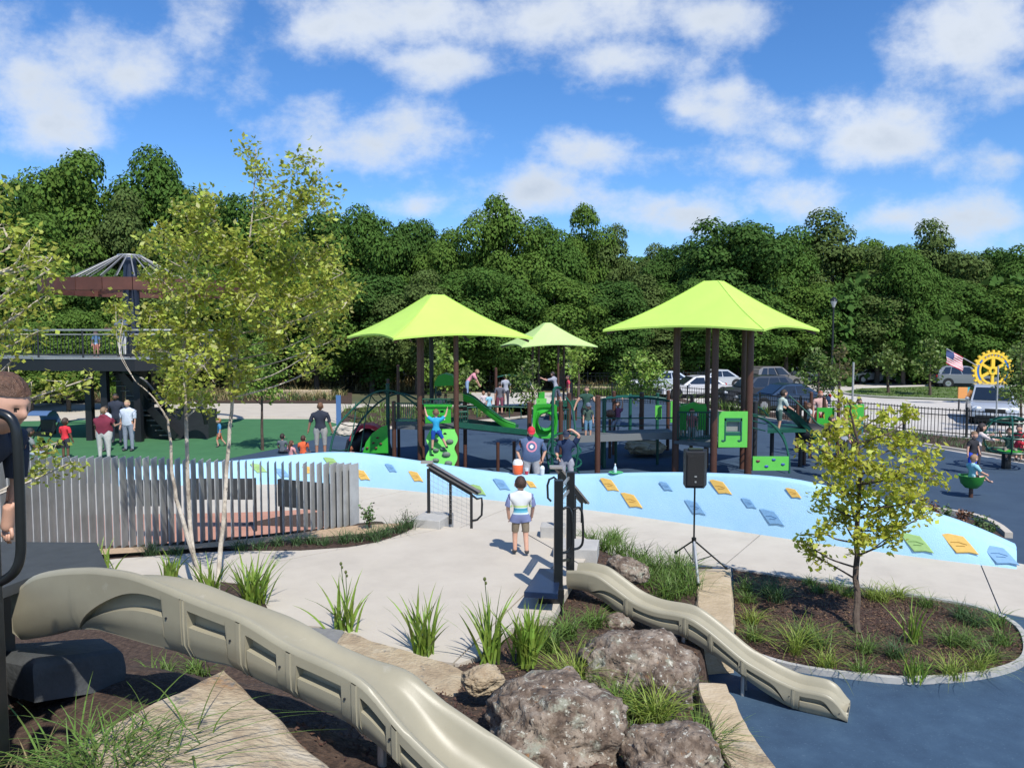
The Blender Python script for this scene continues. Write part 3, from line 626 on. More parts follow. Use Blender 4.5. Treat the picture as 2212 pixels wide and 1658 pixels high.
def slab(label, pts, thick, material, name='stone_slab', cat='stone slab', rough=.012, sub=5, seed=0):
    """pts = 4 top corners (world), in order"""
    a, b, c, d = [Vector(p) for p in pts]; n = 26; rows = []
    def top(u, v):
        p = (a * (1 - u) + b * u) * (1 - v) + (d * (1 - u) + c * u) * v; return p
    m = MB(); vs = []; edge = .03
    cen = (a + b + c + d) / 4
    def disp(p, s=1): q = p * 2.2 + Vector((seed, 0, 0)); return Vector((noise.noise(q * 2), noise.noise(q * 2 + Vector((9, 0, 0))), .6 * noise.noise(q * 1.4 + Vector((0, 9, 0))))) * rough * 2.2 * s
    loops = []
    us = [i / n for i in range(n + 1)]
    rim = [(u, 0) for u in us[:-1]] + [(1, v) for v in us[:-1]] + [(1 - u, 1) for u in us[:-1]] + [(0, 1 - v) for v in us[:-1]]
    gridrows = [[top(u, v) + disp(top(u, v)) for u in us] for v in us]
    m.grid([[p + (Vector((0, 0, -.022)) if (i in (0, n) or j in (0, n)) else Vector()) for i, p in enumerate(r)] for j, r in enumerate(gridrows)])
    side = []
    for k, (u, v) in enumerate(rim + [rim[0]]):
        p = top(u, v); p0 = p + disp(p) + Vector((0, 0, -.022)); o_ = (p - cen); o_.z = 0; o_.normalize(); col = [p0]
        for q in range(1, 7):
            z = -thick * q / 6; pp = p + Vector((0, 0, z)) + o_ * (.02 + .035 * noise.noise(Vector((p.x * 3, p.y * 3, z * 6 + seed)))) + disp(p + Vector((0, 0, z)), 1.4); col.append(pp)
        side.append(col)
    m.grid([list(r) for r in zip(*side)][::-1] if False else side)
    ob = m.build(name, material, smooth='auto', org=(cen.x, cen.y, cen.z - thick)); 
    return tagset(ob, label, cat)
# big triangular flagstone in the left foreground
slab('big tan flagstone with grey streaks in the left foreground under the big slide', [D(484, 1438, 3.62), D(738, 1668, 2.86), D(330, 1800, 2.3), D(170, 1592, 2.9)], .35, sand_m, 'flagstone', 'flagstone', .010, seed=1)
slab('orange sandstone slab along the plaza edge behind the big slide', [G(742, 1362, 1.0), G(1000, 1442, 1.0), G(985, 1510, .97), G(700, 1420, .97)], .3, sand_m, seed=2)
slab('tan sandstone slab at the right end of the plaza edge', [G(985, 1438, 1.0), G(1030, 1468, 1.0), G(1030, 1502, .95), G(985, 1510, .95)], .25, sand_pale, seed=3) if False else None
slab('flat grey stone peeping over the middle of the big slide', [G(662, 1352, .99), G(745, 1358, .99), G(735, 1400, .97), G(650, 1390, .97)], .25, grey_stone, seed=4)
slab('pale sandstone block below the small slide', [G(1504, 1470, .42), G(1566, 1471, .42), G(1630, 1592, .42), G(1548, 1594, .42)], .5, sand_pale, 'sandstone_block', 'sandstone block', seed=5)
slab('brownish sandstone block at the bottom edge right of the grasses', [G(1549, 1596, .40), G(1632, 1594, .40), G(1705, 1700, .40), G(1600, 1712, .40)], .5, sand_m, 'sandstone_block', 'sandstone block', seed=6)
slab('upright-looking pale sandstone block the speaker tripod stands against', [G(1500, 1226, .40), G(1578, 1224, .40), G(1584, 1372, .46), G(1512, 1376, .46)], .45, sand_pale, 'sandstone_block', 'sandstone block', seed=7)
slab('long shaded grey block under the head of the big slide', [D(73, 1424, 4.08), D(262, 1398, 4.55), D(225, 1376, 4.9), D(-40, 1392, 4.5)], .24, ramp_mat('shade_darkened_stone', [(.3, (.045, .05, .052)), (.7, (.085, .09, .092))], 3, .8, 8, .3, 24), 'stone_block', 'stone block', rough=.004, seed=8)  # grey stone coloured darker to stand in for shade under the slide
# ---------------- grasses and plants ----------------
iris_m = mat('iris_blade', (.22, .33, .05), .5, isl=.4, trans=.35)
lir_m = mat('grass_blade', (.12, .20, .035), .55, isl=.45, trans=.3)
liry_m = mat('yellow_green_blade', (.24, .31, .05), .55, isl=.4, trans=.35)
dgrass_m = mat('dark_grass_blade', (.06, .12, .035), .55, isl=.5, trans=.25)
dry_m = mat('dry_grass_blade', (.30, .25, .11), .7, isl=.4, trans=.25)
def blades(n, L_, spread, w, droop, r0, seg=5, rs=None):
    rs = rs or random; quads = []
    for _ in range(n):
        a = rs.uniform(0, 2 * math.pi); out = Vector((math.cos(a), math.sin(a), 0)); lean = abs(rs.gauss(0, 1)) * spread + .02; l = L_ * rs.uniform(.55, 1.08)
        base = Vector((rs.gauss(0, r0), rs.gauss(0, r0), -.01)); side = Vector((-out.y, out.x, 0)); tw = rs.uniform(-.9, .9); side = (side * math.cos(tw) + out * math.sin(tw)); dr = droop * rs.uniform(.3, 1.7)
        prev = None
        for k in range(seg + 1):
            t = k / seg; p = base + out * (lean * l * t + dr * l * t ** 2.6) + Vector((0, 0, l * (t - .5 * dr * t ** 3 - .18 * lean * t * t)))
            ww = w * (1 - t ** 2.2) * (.75 + .25 * min(1, t * 4)) * .5 + .0005; cur = (p - side * ww, p + side * ww)
            if prev: quads.append([prev[0], prev[1], cur[1], cur[0]])
            prev = cur
    return np.array([[tuple(v) for v in q] for q in quads])
def clump(label, base, n, L_, spread=.28, w=.012, droop=.35, r0=.03, m=None, name='grass_clump', cat='plant', group=None, seg=5, flowers=0):
    me = quads_mesh(name, blades(n, L_, spread, w, droop, r0, seg), 4, [m or lir_m]); o = link(name, me); o.location = base
    tagset(o, label, cat, group)
    return o
def hill(px, py):                                          # first hit of the sight line with the hillside
    z = .9
    for _ in range(25):
        p = G(px, py, z); z = .6 * z + .4 * max(0, hgt(p.x, p.y, False))
    p = G(px, py, z); p.z = max(p.z, .05); return p
IR = 'broad-bladed plants along the plaza edge'
for (px, py, hp, n, sp, lab) in [
    (748, 1362, 112, 16, .42, 'sparse iris clump with dark seed heads above the middle of the big slide'), (915, 1412, 128, 26, .34, 'yellow-green iris clump behind the orange sandstone slab'),
    (1058, 1428, 138, 22, .30, 'tall iris clump with a round seed head left of the rough boulder'), (1138, 1432, 122, 60, .24, 'densest upright iris clump in front of the navy step'),
    (368, 1262, 78, 12, .22, 'thin upright iris clump left of the birch trunks'), (455, 1306, 110, 22, .34, 'iris clump at the foot of the birch trunks'),
    (548, 1312, 112, 46, .34, 'broad iris clump right of the birch trunks'), (225, 1236, 66, 9, .34, 'few bright iris blades above the head of the big slide')]:
    b = G(px, py, .93); L_ = hp / FP * b.y * 1.02
    L_ *= 1.18; T = clump(lab, b, int(n * 1.7), L_, sp, .032, .16, .05, iris_m, 'iris_plant', 'plant', IR, 6)
    if 'seed' in lab:
        for j in range(2 if 'heads' in lab else 1):
            m = MB(); tx = -.03 + .05 * j; top = Vector((b.x + tx - .02, b.y + .01, b.z + L_ * (1.12 - .14 * j))); m.tube([b, (b.x + tx * .5, b.y, b.z + L_ * .6), top], .004, 5); m.build('flower_stalk', dgrass_m, T)
            m = MB(); m.ball(top, (.016, .016, .02), 8, 6); m.ball(top + Vector((.012, 0, -.04)), (.012, .012, .017), 8, 6); m.build('seed_head', mat('seed_head', (.10, .12, .03), .8), T)
HG = 'grass clumps on the boulder slope'
for (px, py, hp, n, sp, lab) in [
    (1222, 1378, 62, 90, .5, 'small grass clump at the foot of the black stair posts'), (1242, 1488, 95, 130, .45, 'grass clump between the two largest boulders'),
    (1332, 1545, 85, 120, .5, 'grass clump in front of the biggest boulder'), (1412, 1562, 85, 130, .5, 'yellow-green grass clump left of the pale sandstone block'),
    (1512, 1640, 95, 170, .5, 'grass clump hanging over the brownish sandstone block'), (1355, 1630, 60, 60, .6, 'low sparse grass tuft between the bottom boulders'),
    (1290, 1425, 55, 60, .5, 'thin grass tuft behind the largest rough boulder'), (1452, 1500, 55, 70, .5, 'grass tuft right of the biggest boulder'), (1185, 1408, 60, 80, .45, 'grass clump hiding the foot of the densest iris clump'), (1285, 1352, 45, 60, .5, 'low grass in the shade of the small slide head'), (430, 1455, 45, 50, .5, 'low leafy tuft at the tip of the flagstone'),
    (350, 1470, 60, 50, .5, 'small leafy tuft in the shade under the big slide')]:
    b = hill(px, py); L_ = hp / FP * b.y * 1.28
    clump(lab, b, int(n * 1.4), L_, sp, .011, .55, .05, liry_m if 'yellow' in lab or 'between the two' in lab else lir_m, 'grass_clump', 'plant', HG, 6)
b = D(235, 1690, 2.75)
clump('big arching grass clump in the bottom left corner before the flagstone', b, 330, .30, .75, .0075, .62, .13, lir_m, 'grass_clump', 'plant', None, 8)
clump('pale dry grass tuft at the lower left edge of the picture', D(40, 1690, 2.7), 40, .15, .8, .006, .6, .05, dry_m, 'grass_clump', 'plant', None, 6)
for i, (px, py, hp) in enumerate([(1272, 1180, 50), (1306, 1190, 55), (1342, 1205, 60), (1380, 1222, 66), (1418, 1240, 72), (1452, 1258, 78), (1482, 1280, 82), (1440, 1292, 70), (1400, 1262, 60), (1366, 1235, 50), (1470, 1240, 60), (1324, 1172, 44)]):
    b = hill(px, py); b = Vector((b.x, b.y, max(.35, hgt(b.x, b.y, False))))
    clump('lush grass tuft in the drift behind the small slide, ' + ('by the white block', 'second from the white block', 'behind the reddish boulder', 'right of the reddish boulder', 'in the middle of the drift', 'left of the tripod', 'at the tripod foot', 'nearest the slide', 'above the slide bend', 'on the crest of the boulder', 'at the pavement edge by the tripod', 'smallest, by the pavement')[i], b, 120, hp / FP * b.y * 1.05, .5, .012, .5, .09, lir_m, 'grass_clump', 'plant', 'grass drift behind the small slide', 5)
PL = [(1611, 1276, 40, 0, 0), (1613, 1300, 36, 0, 0), (1676, 1300, 72, 1, 0), (1660, 1285, 50, 1, 0), (1748, 1262, 28, 0, 0), (1764, 1278, 30, 0, 0), (1801, 1274, 32, 0, 0), (1832, 1288, 34, 0, 0), (1880, 1292, 44, 0, 1), (1905, 1298, 44, 0, 1), (1942, 1290, 44, 0, 1), (2001, 1310, 40, 0, 0), (2074, 1336, 48, 1, 0),
      (1622, 1346, 46, 0, 1), (1626, 1382, 52, 0, 0), (1717, 1410, 96, 0, 1), (1740, 1388, 70, 0, 0), (1771, 1400, 66, 0, 0), (1782, 1442, 62, 0, 1), (1868, 1408, 52, 0, 0), (1862, 1455, 50, 0, 0), (1975, 1388, 98, 2, 1), (1935, 1420, 56, 1, 0), (1974, 1470, 80, 2, 1), (1990, 1455, 40, 0, 0), (2053, 1394, 62, 0, 0), (2056, 1462, 66, 0, 1), (2111, 1450, 64, 0, 1), (2142, 1428, 70, 0, 0), (2165, 1392, 62, 0, 0), (2104, 1352, 50, 1, 0), (2150, 1350, 50, 0, 0), (2090, 1395, 52, 0, 0)]
lab3 = ['drooping grass clump in the mulched kerbed planter around the yellow-leaved tree', 'dark fine grass clump in the mulched kerbed planter', 'tall spiky yellow-green clump in the mulched planter']
for (px, py, hp, k, y) in PL:
    b = G(px, py, .05); l = hp / FP * b.y * 1.1
    where = 'left of the tree trunk' if px < 1835 else ('right of the tree trunk' if px < 1960 else 'at the round right end'); row = 'front' if py > 1430 else ('middle' if py > 1330 else 'back')
    where = 'beside the sandstone block' if px < 1640 else where
    clump(('bright ' if y and k == 0 else '') + ('drooping grass clump', 'dark fine grass clump', 'tall spiky clump')[k] + ', planter ' + row + ' row, ' + where + ' (%s)' % ('tallest' if hp > 80 else 'tall' if hp > 60 else 'low' if hp > 40 else 'tiny') , b, (80, 130, 34)[k], l, (.6, .5, .3)[k], (.010, .007, .018)[k], (.55, .5, .12)[k], .05, (lir_m, dgrass_m, iris_m)[k] if not (y and k == 0) else liry_m, 'grass_clump', 'plant', 'clumps in the planter', 5)
FBL = [(110, 1206, 26), (330, 1196, 34), (380, 1196, 26), (520, 1186, 30), (600, 1178, 32), (640, 1176, 30), (670, 1174, 26), (740, 1172, 38), (772, 1168, 30), (806, 1166, 42), (830, 1158, 36), (862, 1150, 42), (884, 1140, 34), (700, 1176, 24), (560, 1184, 24)]
for fi_, (px, py, hp) in enumerate(FBL):
    b = G(px, py, .94); clump(('low' if hp < 30 else 'taller') + ' dark tuft in the bed under the fin fence, ' + ('far left' if px < 200 else 'left of the birch' if px < 400 else 'right of the birch' if px < 620 else 'below the fence end' if px < 760 else 'where the bed bends' if px < 840 else 'at the tip of the bed'), b, 70, hp / FP * b.y * 1.1, .55, .010, .4, .05, dgrass_m, 'grass_clump', 'plant', 'tufts at the fin fence', 4)
def shrub(label, b, h, r, n=260, m=None, leaf=.035, name='shrub', stems=6, group=None):
    T = thing(name, label, 'shrub', b, 0, group); st = MB(); C = []
    for k in range(stems):
        a = random.uniform(0, 6.28); rr = r * random.uniform(.3, 1); top = b + Vector((math.cos(a) * rr, math.sin(a) * rr, h * random.uniform(.7, 1))); mid = b.lerp(top, .5) + Vector((random.gauss(0, .03), random.gauss(0, .03), .05 * h))
        st.tube([b, mid, top], [.008, .006, .003], 4)
        for _ in range(n // stems):
            t = random.uniform(.3, 1.05); p = (b.lerp(mid, t * 2) if t < .5 else mid.lerp(top, t * 2 - 1)); C.append(p + Vector([random.gauss(0, r * .22) for _ in range(3)]))
    st.build('stems', mat('brown_stem', (.10, .06, .04), .8), T)
    q = leaf_quads(np.array([tuple(c) for c in C]), leaf, up=.6); q -= np.array(b)[None, None, :]
    me = quads_mesh('foliage', q, 4, [m or dgrass_m]); link('foliage', me, None, T); return T
shrub_leaf = mat('shrub_leaf', (.085, .15, .04), .6, isl=.4, trans=.2)
b = G(798, 1140, .93); shrub('young open shrub standing right of the fin fence end', b, .36, .17, 170, shrub_leaf, .028)
b = G(880, 1135, .93); shrub('fine twiggy grey-green shrub left of the concrete block', b, .26, .22, 260, mat('grey_leaf', (.16, .19, .12), .7, isl=.3, trans=.2), .012)
redl = mat('reddish_leaf', (.22, .11, .06), .6, isl=.4, trans=.2)
for i, (px, py) in enumerate([(2045, 1128), (2080, 1132), (2118, 1150), (2015, 1118), (2142, 1162)]):
    shrub('low plant with reddish-green leaves in the kerbed corner bed behind the climbing wall', G(px, py, .06), .32, .2, 150, redl if i % 2 else shrub_leaf, .035, 'bedding_plant', 5, 'plants in the corner bed')

# ---------------- trees ----------------
bark_birch = ramp_mat('birch_bark', [(.3, (.16, .12, .085)), (.5, (.50, .43, .34)), (.7, (.68, .61, .51))], 7, .85, 8, .6, 30, [(16, .62, (.05, .035, .03), .04)], (1, 1, .55))
bark_dark = ramp_mat('brown_bark', [(.3, (.045, .03, .022)), (.7, (.13, .095, .07))], 8, .9, 8, .6, 30)
bark_far = mat('far_bark', (.085, .07, .055), .9, var=.3, scale=2)
def leafy_tree(name, label, org, trunks, lobes, dref, leaf, dens, lpc, leaf_mat, bark, tr0=.045, cat='tree', dspread=1.0, group=None, sigma=.085, up=.3):
    T = thing(name, label, cat, org, 0, group); TP = []; mt = MB()
    for tr in trunks:
        pts = smooth_line(tr, 5); r0 = tr0 if not isinstance(tr0, dict) else tr0
        rs = [max(.006, r0 * (1 - .88 * i / (len(pts) - 1))) for i in range(len(pts))]; pts2 = [p + Vector((random.gauss(0, r0 * .18), random.gauss(0, r0 * .18), 0)) if i else p for i, p in enumerate(pts)]
        m1 = MB(); m1.tube(pts2, rs, 9); m1.build('trunk', bark, T, smooth=True); TP += [(p, r) for p, r in zip(pts2, rs)]
    C = []; OUT = []; br = MB()
    for (px, py, rp) in lobes:
        r = rp / FP * dref; lc = D(px, py, dref + random.uniform(-1, 1) * dspread * max(.25, (1 - rp / 150)))
        cand = [(p, q) for p, q in TP if p.z < lc.z - .15] or TP[:2]
        p0, pr = min(cand, key=lambda a: (a[0] - lc).length + .55 * max(0, a[0].z - lc.z + .4 * Vector((a[0].x - lc.x, a[0].y - lc.y)).length))
        mid = p0.lerp(lc, .5) + Vector((random.gauss(0, .05), random.gauss(0, .05), -.04 * (lc - p0).length)); main = smooth_line([p0, mid, lc, lc + (lc - mid).normalized() * r * .5], 4)
        br.tube(main, [max(.003, min(pr * .6, .016) * (1 - .8 * i / (len(main) - 1))) for i in range(len(main))], 5)
        for _ in range(max(3, int(dens * r * r * 10))):
            d = Vector([random.gauss(0, 1) for _ in range(3)]).normalized() * r * random.uniform(.25, 1) ** .6; d.z *= .95; c = lc + d; a = random.choice(main[len(main) // 3:])
            tw = [a, a.lerp(c, .6) + Vector((0, 0, -.03 * r)), c]; br.tube(tw, [.0045, .003, .0015], 3, cap=False)
            for _ in range(random.randint(int(lpc * .6), int(lpc * 1.4))):
                t = random.uniform(.35, 1.15); p = a.lerp(c, t) + Vector([random.gauss(0, sigma) * .8 for _ in range(3)]); C.append(p)
    br.build('branches', bark, T)['kind'] = 'stuff'
    q = leaf_quads(np.array([tuple(c) for c in C]), leaf, up=up, elong=1.75); q -= np.array(org)[None, None, :]
    o = link('crown', quads_mesh('crown', q, 4, [leaf_mat]), None, T); o['kind'] = 'stuff'; return T
birch_leaf = mat('birch_leaf', (.42, .47, .075), .45, isl=.45, trans=.5, spec=.6)
gold_leaf = mat('golden_leaf', (.50, .52, .06), .5, isl=.4, trans=.5)
bo = G(440, 1300, .93)
def tp(px, py, d): return D(px, py, d)
leafy_tree('birch_tree', 'airy pale-trunked birch with yellow-green leaves rising from the bed left of the plaza', bo,
    [[G(436, 1300, .9), tp(410, 1130, 9.2), tp(402, 900, 9.15), tp(398, 780, 9.1), tp(408, 640, 9.05), tp(440, 520, 9.0), tp(470, 430, 9.0)],
     [G(468, 1295, .9), tp(485, 1080, 9.3), tp(500, 890, 9.4), tp(512, 750, 9.4), tp(528, 600, 9.4), tp(545, 450, 9.4), tp(553, 320, 9.4)],
     [G(450, 1290, .9), tp(392, 1120, 9.0), tp(372, 1020, 9.0), tp(364, 920, 9.0), tp(340, 870, 9.0), tp(290, 820, 8.9)]],
    [(538, 325, 22), (552, 375, 40), (575, 430, 50), (640, 365, 34), (672, 350, 30), (690, 395, 32), (640, 425, 52), (700, 440, 38), (600, 490, 65), (440, 430, 40), (405, 470, 44), (450, 500, 60), (390, 540, 66), (350, 510, 36), (505, 560, 75), (610, 570, 80), (690, 560, 62), (725, 600, 45), (430, 620, 72), (345, 600, 46), (320, 530, 26), (550, 650, 80), (650, 650, 72), (730, 660, 44), (755, 640, 26), (420, 700, 66), (345, 690, 52), (265, 690, 34), (250, 660, 24), (500, 730, 66), (590, 720, 55), (690, 715, 40), (660, 770, 34), (720, 735, 24), (360, 770, 62), (320, 745, 40), (430, 800, 62), (380, 850, 50), (520, 810, 50), (440, 860, 36), (700, 790, 18)],
    9.2, .034, 13, 32, birch_leaf, bark_birch, .030, dspread=.9)
bo = D(-40, 1250, 7.0); bo.z = .9
leafy_tree('birch_tree', 'yellow-green birch at the left edge above the boy, its trunk out of the picture', bo,
    [[bo, tp(-50, 1000, 7.0), tp(-30, 800, 7.0), tp(-40, 600, 7.0), tp(-70, 420, 7.0), tp(-60, 300, 7.0)], [bo, tp(-90, 900, 7.1), tp(-110, 650, 7.2), tp(-140, 450, 7.2)]],
    [(-10, 420, 40), (10, 500, 55), (50, 540, 52), (95, 560, 38), (40, 610, 52), (-20, 600, 60), (80, 650, 45), (20, 690, 58), (-30, 700, 60), (75, 720, 40), (25, 780, 45), (60, 830, 28), (130, 830, 36), (185, 820, 24), (95, 590, 30), (120, 560, 20), (30, 850, 24), (110, 960, 30), (95, 1010, 18), (150, 1000, 18), (-80, 520, 70), (-110, 640, 80), (-80, 400, 60), (-120, 780, 70)],
    7.0, .032, 13, 20, birch_leaf, bark_birch, .05, dspread=.6, sigma=.075)
yo = G(1852, 1368, .05)
leafy_tree('young_tree', 'young tree with golden-green leaves in the kerbed planter at the right', yo,
    [[yo, tp(1849, 1250, 10.45), tp(1852, 1120, 10.45), tp(1856, 1000, 10.45), tp(1840, 900, 10.45), tp(1830, 862, 10.4)]],
    [(1822, 868, 24), (1800, 925, 34), (1845, 920, 34), (1905, 895, 30), (1960, 905, 26), (1885, 945, 40), (1945, 960, 40), (1995, 975, 28), (1780, 985, 36), (1745, 960, 24), (1830, 990, 48), (1895, 1010, 50), (1965, 1020, 42), (2015, 1030, 26), (1790, 1045, 38), (1765, 1080, 24), (1850, 1070, 44), (1920, 1080, 46), (1985, 1080, 34), (2000, 1110, 22), (1820, 1120, 40), (1885, 1130, 42), (1940, 1130, 34), (1780, 1150, 24), (1752, 1195, 22), (1745, 1175, 16), (1850, 1165, 30), (1910, 1165, 26), (1950, 1150, 22)],
    10.45, .047, 11, 24, gold_leaf, bark_dark, .05, dspread=.75)
sap_leaf = mat('sapling_leaf', (.20, .31, .045), .55, isl=.35, trans=.3)
sap_leaf2 = mat('sapling_leaf_dark', (.13, .20, .04), .55, isl=.35, trans=.3)
SAP = [('bushy bright young tree behind the birch at the rubber edge', 565, 893, 26.5, [(565, 770, 40), (545, 810, 46), (590, 800, 44), (560, 845, 42), (600, 840, 26), (570, 740, 24), (530, 845, 26)], .07, sap_leaf),
       ('bright young tree seen between the posts of the left lime canopy', 962, 862, 45, [(962, 755, 26), (945, 785, 34), (980, 790, 34), (950, 820, 34), (990, 825, 26), (925, 820, 18)], .13, sap_leaf),
       ('grey-green sapling left of the pink-shirted person', 1010, 862, 44, [(1012, 800, 24), (1005, 822, 26), (1026, 825, 20)], .12, sap_leaf2),
       ('loose sapling with a bare leaning stem in the middle of the playground', 1142, 905, 27, [(1130, 800, 22), (1150, 795, 20), (1138, 830, 34), (1160, 840, 26), (1118, 850, 26), (1140, 870, 30), (1108, 820, 14)], .07, sap_leaf2),
       ('narrow bright tree behind the pale lime canopy', 1250, 850, 48, [(1246, 755, 22), (1240, 780, 28), (1262, 775, 22), (1250, 800, 26), (1236, 805, 20)], .13, sap_leaf),
       ('full round young tree left of the parked cars', 1384, 888, 33, [(1384, 768, 20), (1370, 790, 32), (1400, 790, 32), (1352, 815, 34), (1386, 812, 40), (1418, 815, 34), (1340, 828, 24), (1430, 832, 22), (1385, 835, 34)], .085, sap_leaf),
       ('young tree with dark full crown right of the parked cars', 1768, 880, 33, [(1765, 770, 22), (1748, 785, 26), (1785, 788, 28), (1740, 810, 24), (1770, 810, 34), (1800, 812, 26), (1765, 835, 28), (1790, 832, 20)], .085, sap_leaf2),
       ('brownish young tree just behind the right-hand sapling', 1812, 850, 42, [(1812, 765, 22), (1806, 790, 24), (1822, 800, 20)], .11, mat('olive_leaf', (.12, .11, .035), .6, isl=.3, trans=.2)),
       ('thin sapling on the grass island, left one', 1917, 850, 52, [(1917, 758, 18), (1905, 775, 22), (1930, 775, 22), (1912, 792, 24), (1932, 795, 18)], .14, sap_leaf2),
       ('fuller conical sapling in the middle of the grass island', 2008, 852, 50, [(2008, 745, 14), (2004, 765, 20), (2016, 770, 20), (1996, 790, 24), (2022, 792, 22), (2008, 805, 24), (1985, 800, 14)], .14, sap_leaf2),
       ('dark green tree cut by the right edge beside the yellow gear sign', 2205, 905, 31, [(2210, 720, 30), (2195, 755, 30), (2220, 770, 40), (2190, 800, 32), (2215, 820, 40), (2180, 840, 30), (2205, 860, 30), (2240, 800, 40)], .085, sap_leaf2)]
for lab, px, py, d, lobes, lf, lm in SAP:
    b = D(px, py, d); b.z = 0
    leafy_tree('young_tree', lab, b, [[b, D(px + (14 if 'leaning' in lab else 0), py - 40, d), D(px, lobes[0][1] + 20, d)]], lobes, d, lf, 26 / d / d * 55, 30, lm, bark_dark if 'leaning' not in lab else bark_birch, .0022 * d, dspread=.03 * d, sigma=.006 * d, group=None)

tree_leaf = [mat('forest_leaf_a', (.074, .148, .026), .8, isl=.20, trans=.25, spec=.15), mat('forest_leaf_b', (.100, .178, .030), .8, isl=.20, trans=.25, spec=.15), mat('forest_leaf_c', (.058, .122, .024), .8, isl=.20, trans=.22, spec=.15), mat('forest_leaf_d', (.092, .138, .036), .8, isl=.20, trans=.2, spec=.15)]
def forest_proto(k, loose=False):
    W_, H_ = 6.0, 16.0; C = []; O = []; nl = (74, 66, 80, 60, 70, 34)[k]; lobes = []
    for i in range(nl):
        u = random.uniform(-1, 1) if not loose else random.uniform(-.2, 1); a = random.uniform(0, 6.283); rad = math.sqrt(max(0, 1 - u * u)) * (1 if u > 0 else (1 - .25 * abs(u))) ; q = random.uniform(.62, .95)
        lobes.append((Vector((math.cos(a) * rad * W_ * q * (.9 + .3 * noise.noise(Vector((a * 2, u * 3, k * 5.))) * 2), math.sin(a) * rad * W_ * q, 8.8 + u * 6.4 * q + 1.0 * random.gauss(0, 1))), random.uniform(1.1, 2.6)))
    for c, r in lobes:
        n = int(100 * r * r) + 90; v = rng.normal(size=(n, 3)); v /= np.linalg.norm(v, axis=1)[:, None]; v[:, 2] = np.abs(v[:, 2]) * np.where(rng.random(n) < .8, 1, -1)
        rr = r * (1 - .35 * rng.random(n) ** 2)[:, None]; p = np.array(c) + v * rr * np.array([1, 1, .75]) + rng.normal(size=(n, 3)) * .12; C.append(p); O.append(v * 2.6)
    C = np.vstack(C); O = np.vstack(O)
    q = leaf_quads(C, .185, up=.25, elong=1.35, outward=O); crown = quads_mesh('crown', q, 4, [tree_leaf[k % 4]])
    t = MB(); t.tube([(0, 0, -.3), (.1, 0, 3), (-.1, .1, 7), (.2, 0, 12)], [.38, .3, .22, .08], 8)
    for i in range(9):
        c, r = random.choice(lobes); z = random.uniform(3, 8); t.tube([(0, 0, z), (c.x * .4, c.y * .4, (z + c.z) / 2 + .4), (c.x * .85, c.y * .85, c.z)], [.15, .09, .03], 5, cap=False)
    tm = bpy.data.meshes.new('trunk'); tm.from_pydata(t.v, [], t.f); tm.materials.append(bark_far); return crown, tm
protos = [forest_proto(i) for i in range(5)] + [forest_proto(5, True)]
FOREST = [(-120, 330, 120, 62, 0, 'tall dark tree at the far left edge behind the walkway tower'), (20, 352, 90, 60, 2, 'dark tree at the left edge, lower than its neighbour'), (150, 300, 112, 60, 1, 'tallest broad tree behind the walkway tower at the left'), (352, 312, 100, 62, 0, 'tall tree behind the birch, right of a gap of sky'), (255, 420, 85, 56, 3, 'mid-height tree filling below the gap of sky at the left'),
          (60, 440, 110, 52, 1, 'nearer tree behind the left birch above the walkway'), (455, 395, 85, 64, 2, 'dark tree behind the left birch stem top'), (560, 425, 105, 62, 0, 'dark tree half hidden by the birch crown'), (690, 425, 90, 60, 2, 'dark tree just right of the birch crown top'), (795, 438, 85, 58, 0, 'dark tree with a jagged top right of the birch'), (880, 447, 75, 62, 2, 'rounded dark tree left of the central high tree'), (958, 478, 70, 60, 1, 'lower tree in the dip left of the central high tree'),
          (1090, 408, 88, 60, 1, 'highest central tree with pointed top behind the left canopy'), (1180, 470, 80, 62, 0, 'tree adjoining the central high tree on its right'), (1255, 425, 66, 66, 5, 'thin open-crowned tree with sky showing through in the centre'), (1325, 495, 62, 66, 3, 'low tree right of the open-crowned tree'), (1405, 535, 60, 74, 3, 'low far tree in the notch of the skyline'), (1465, 508, 65, 70, 2, 'tree at the left foot of the big round crown above the right canopy'),
          (1590, 452, 118, 62, 2, 'big round dark crown above the right lime canopy'), (1690, 490, 80, 64, 0, 'tree filling between two round crowns at the right'), (1800, 462, 108, 66, 3, 'broad olive crown behind the street lamp'), (1890, 500, 80, 66, 1, 'crown right of the broad olive one'), (2030, 482, 85, 68, 3, 'rounded crown over the grass island'), (1960, 530, 70, 60, 0, 'lower crown left of the rounded one over the island'), (2150, 520, 80, 70, 2, 'tree behind the yellow gear sign'), (2240, 525, 80, 64, 0, 'tree at the right edge of the wood'), (2360, 500, 120, 70, 1, 'last tree of the wood past the right edge')]
MIDT = [(-60, 560, 110, 48), (120, 600, 100, 49), (230, 560, 90, 50), (330, 590, 90, 50), (440, 560, 90, 52), (560, 590, 95, 52), (680, 570, 95, 52), (800, 575, 95, 53), (900, 590, 90, 52), (1010, 560, 95, 54), (1110, 590, 90, 54), (1210, 570, 95, 55), (1310, 590, 85, 57), (1400, 600, 80, 60), (1500, 590, 90, 60), (1600, 600, 95, 60), (1700, 590, 90, 61), (1800, 600, 90, 62), (1900, 590, 90, 62), (2000, 610, 90, 62), (2090, 600, 90, 62), (2190, 600, 95, 62), (2290, 600, 95, 62)]
FMESH = {}
def forest_tree(px, top, hw, d, k, lab, group):
    cr, tm = protos[k]; t = D(px, top, d); Hh = t.z; sc = Hh / 17.0; sx = (hw / FP * d) / 5.5
    T = thing('forest_tree', lab, 'tree', (t.x, d, 0), random.uniform(0, 6.28), group); T.scale = (sx, sx, sc)
    link('crown', cr, None, T)['kind'] = 'stuff'; link('trunk', tm, None, T)
for i, (px, top, hw, d, k, lab) in enumerate(FOREST): forest_tree(px, top, hw, d, k, lab, 'trees of the wood behind the playground')
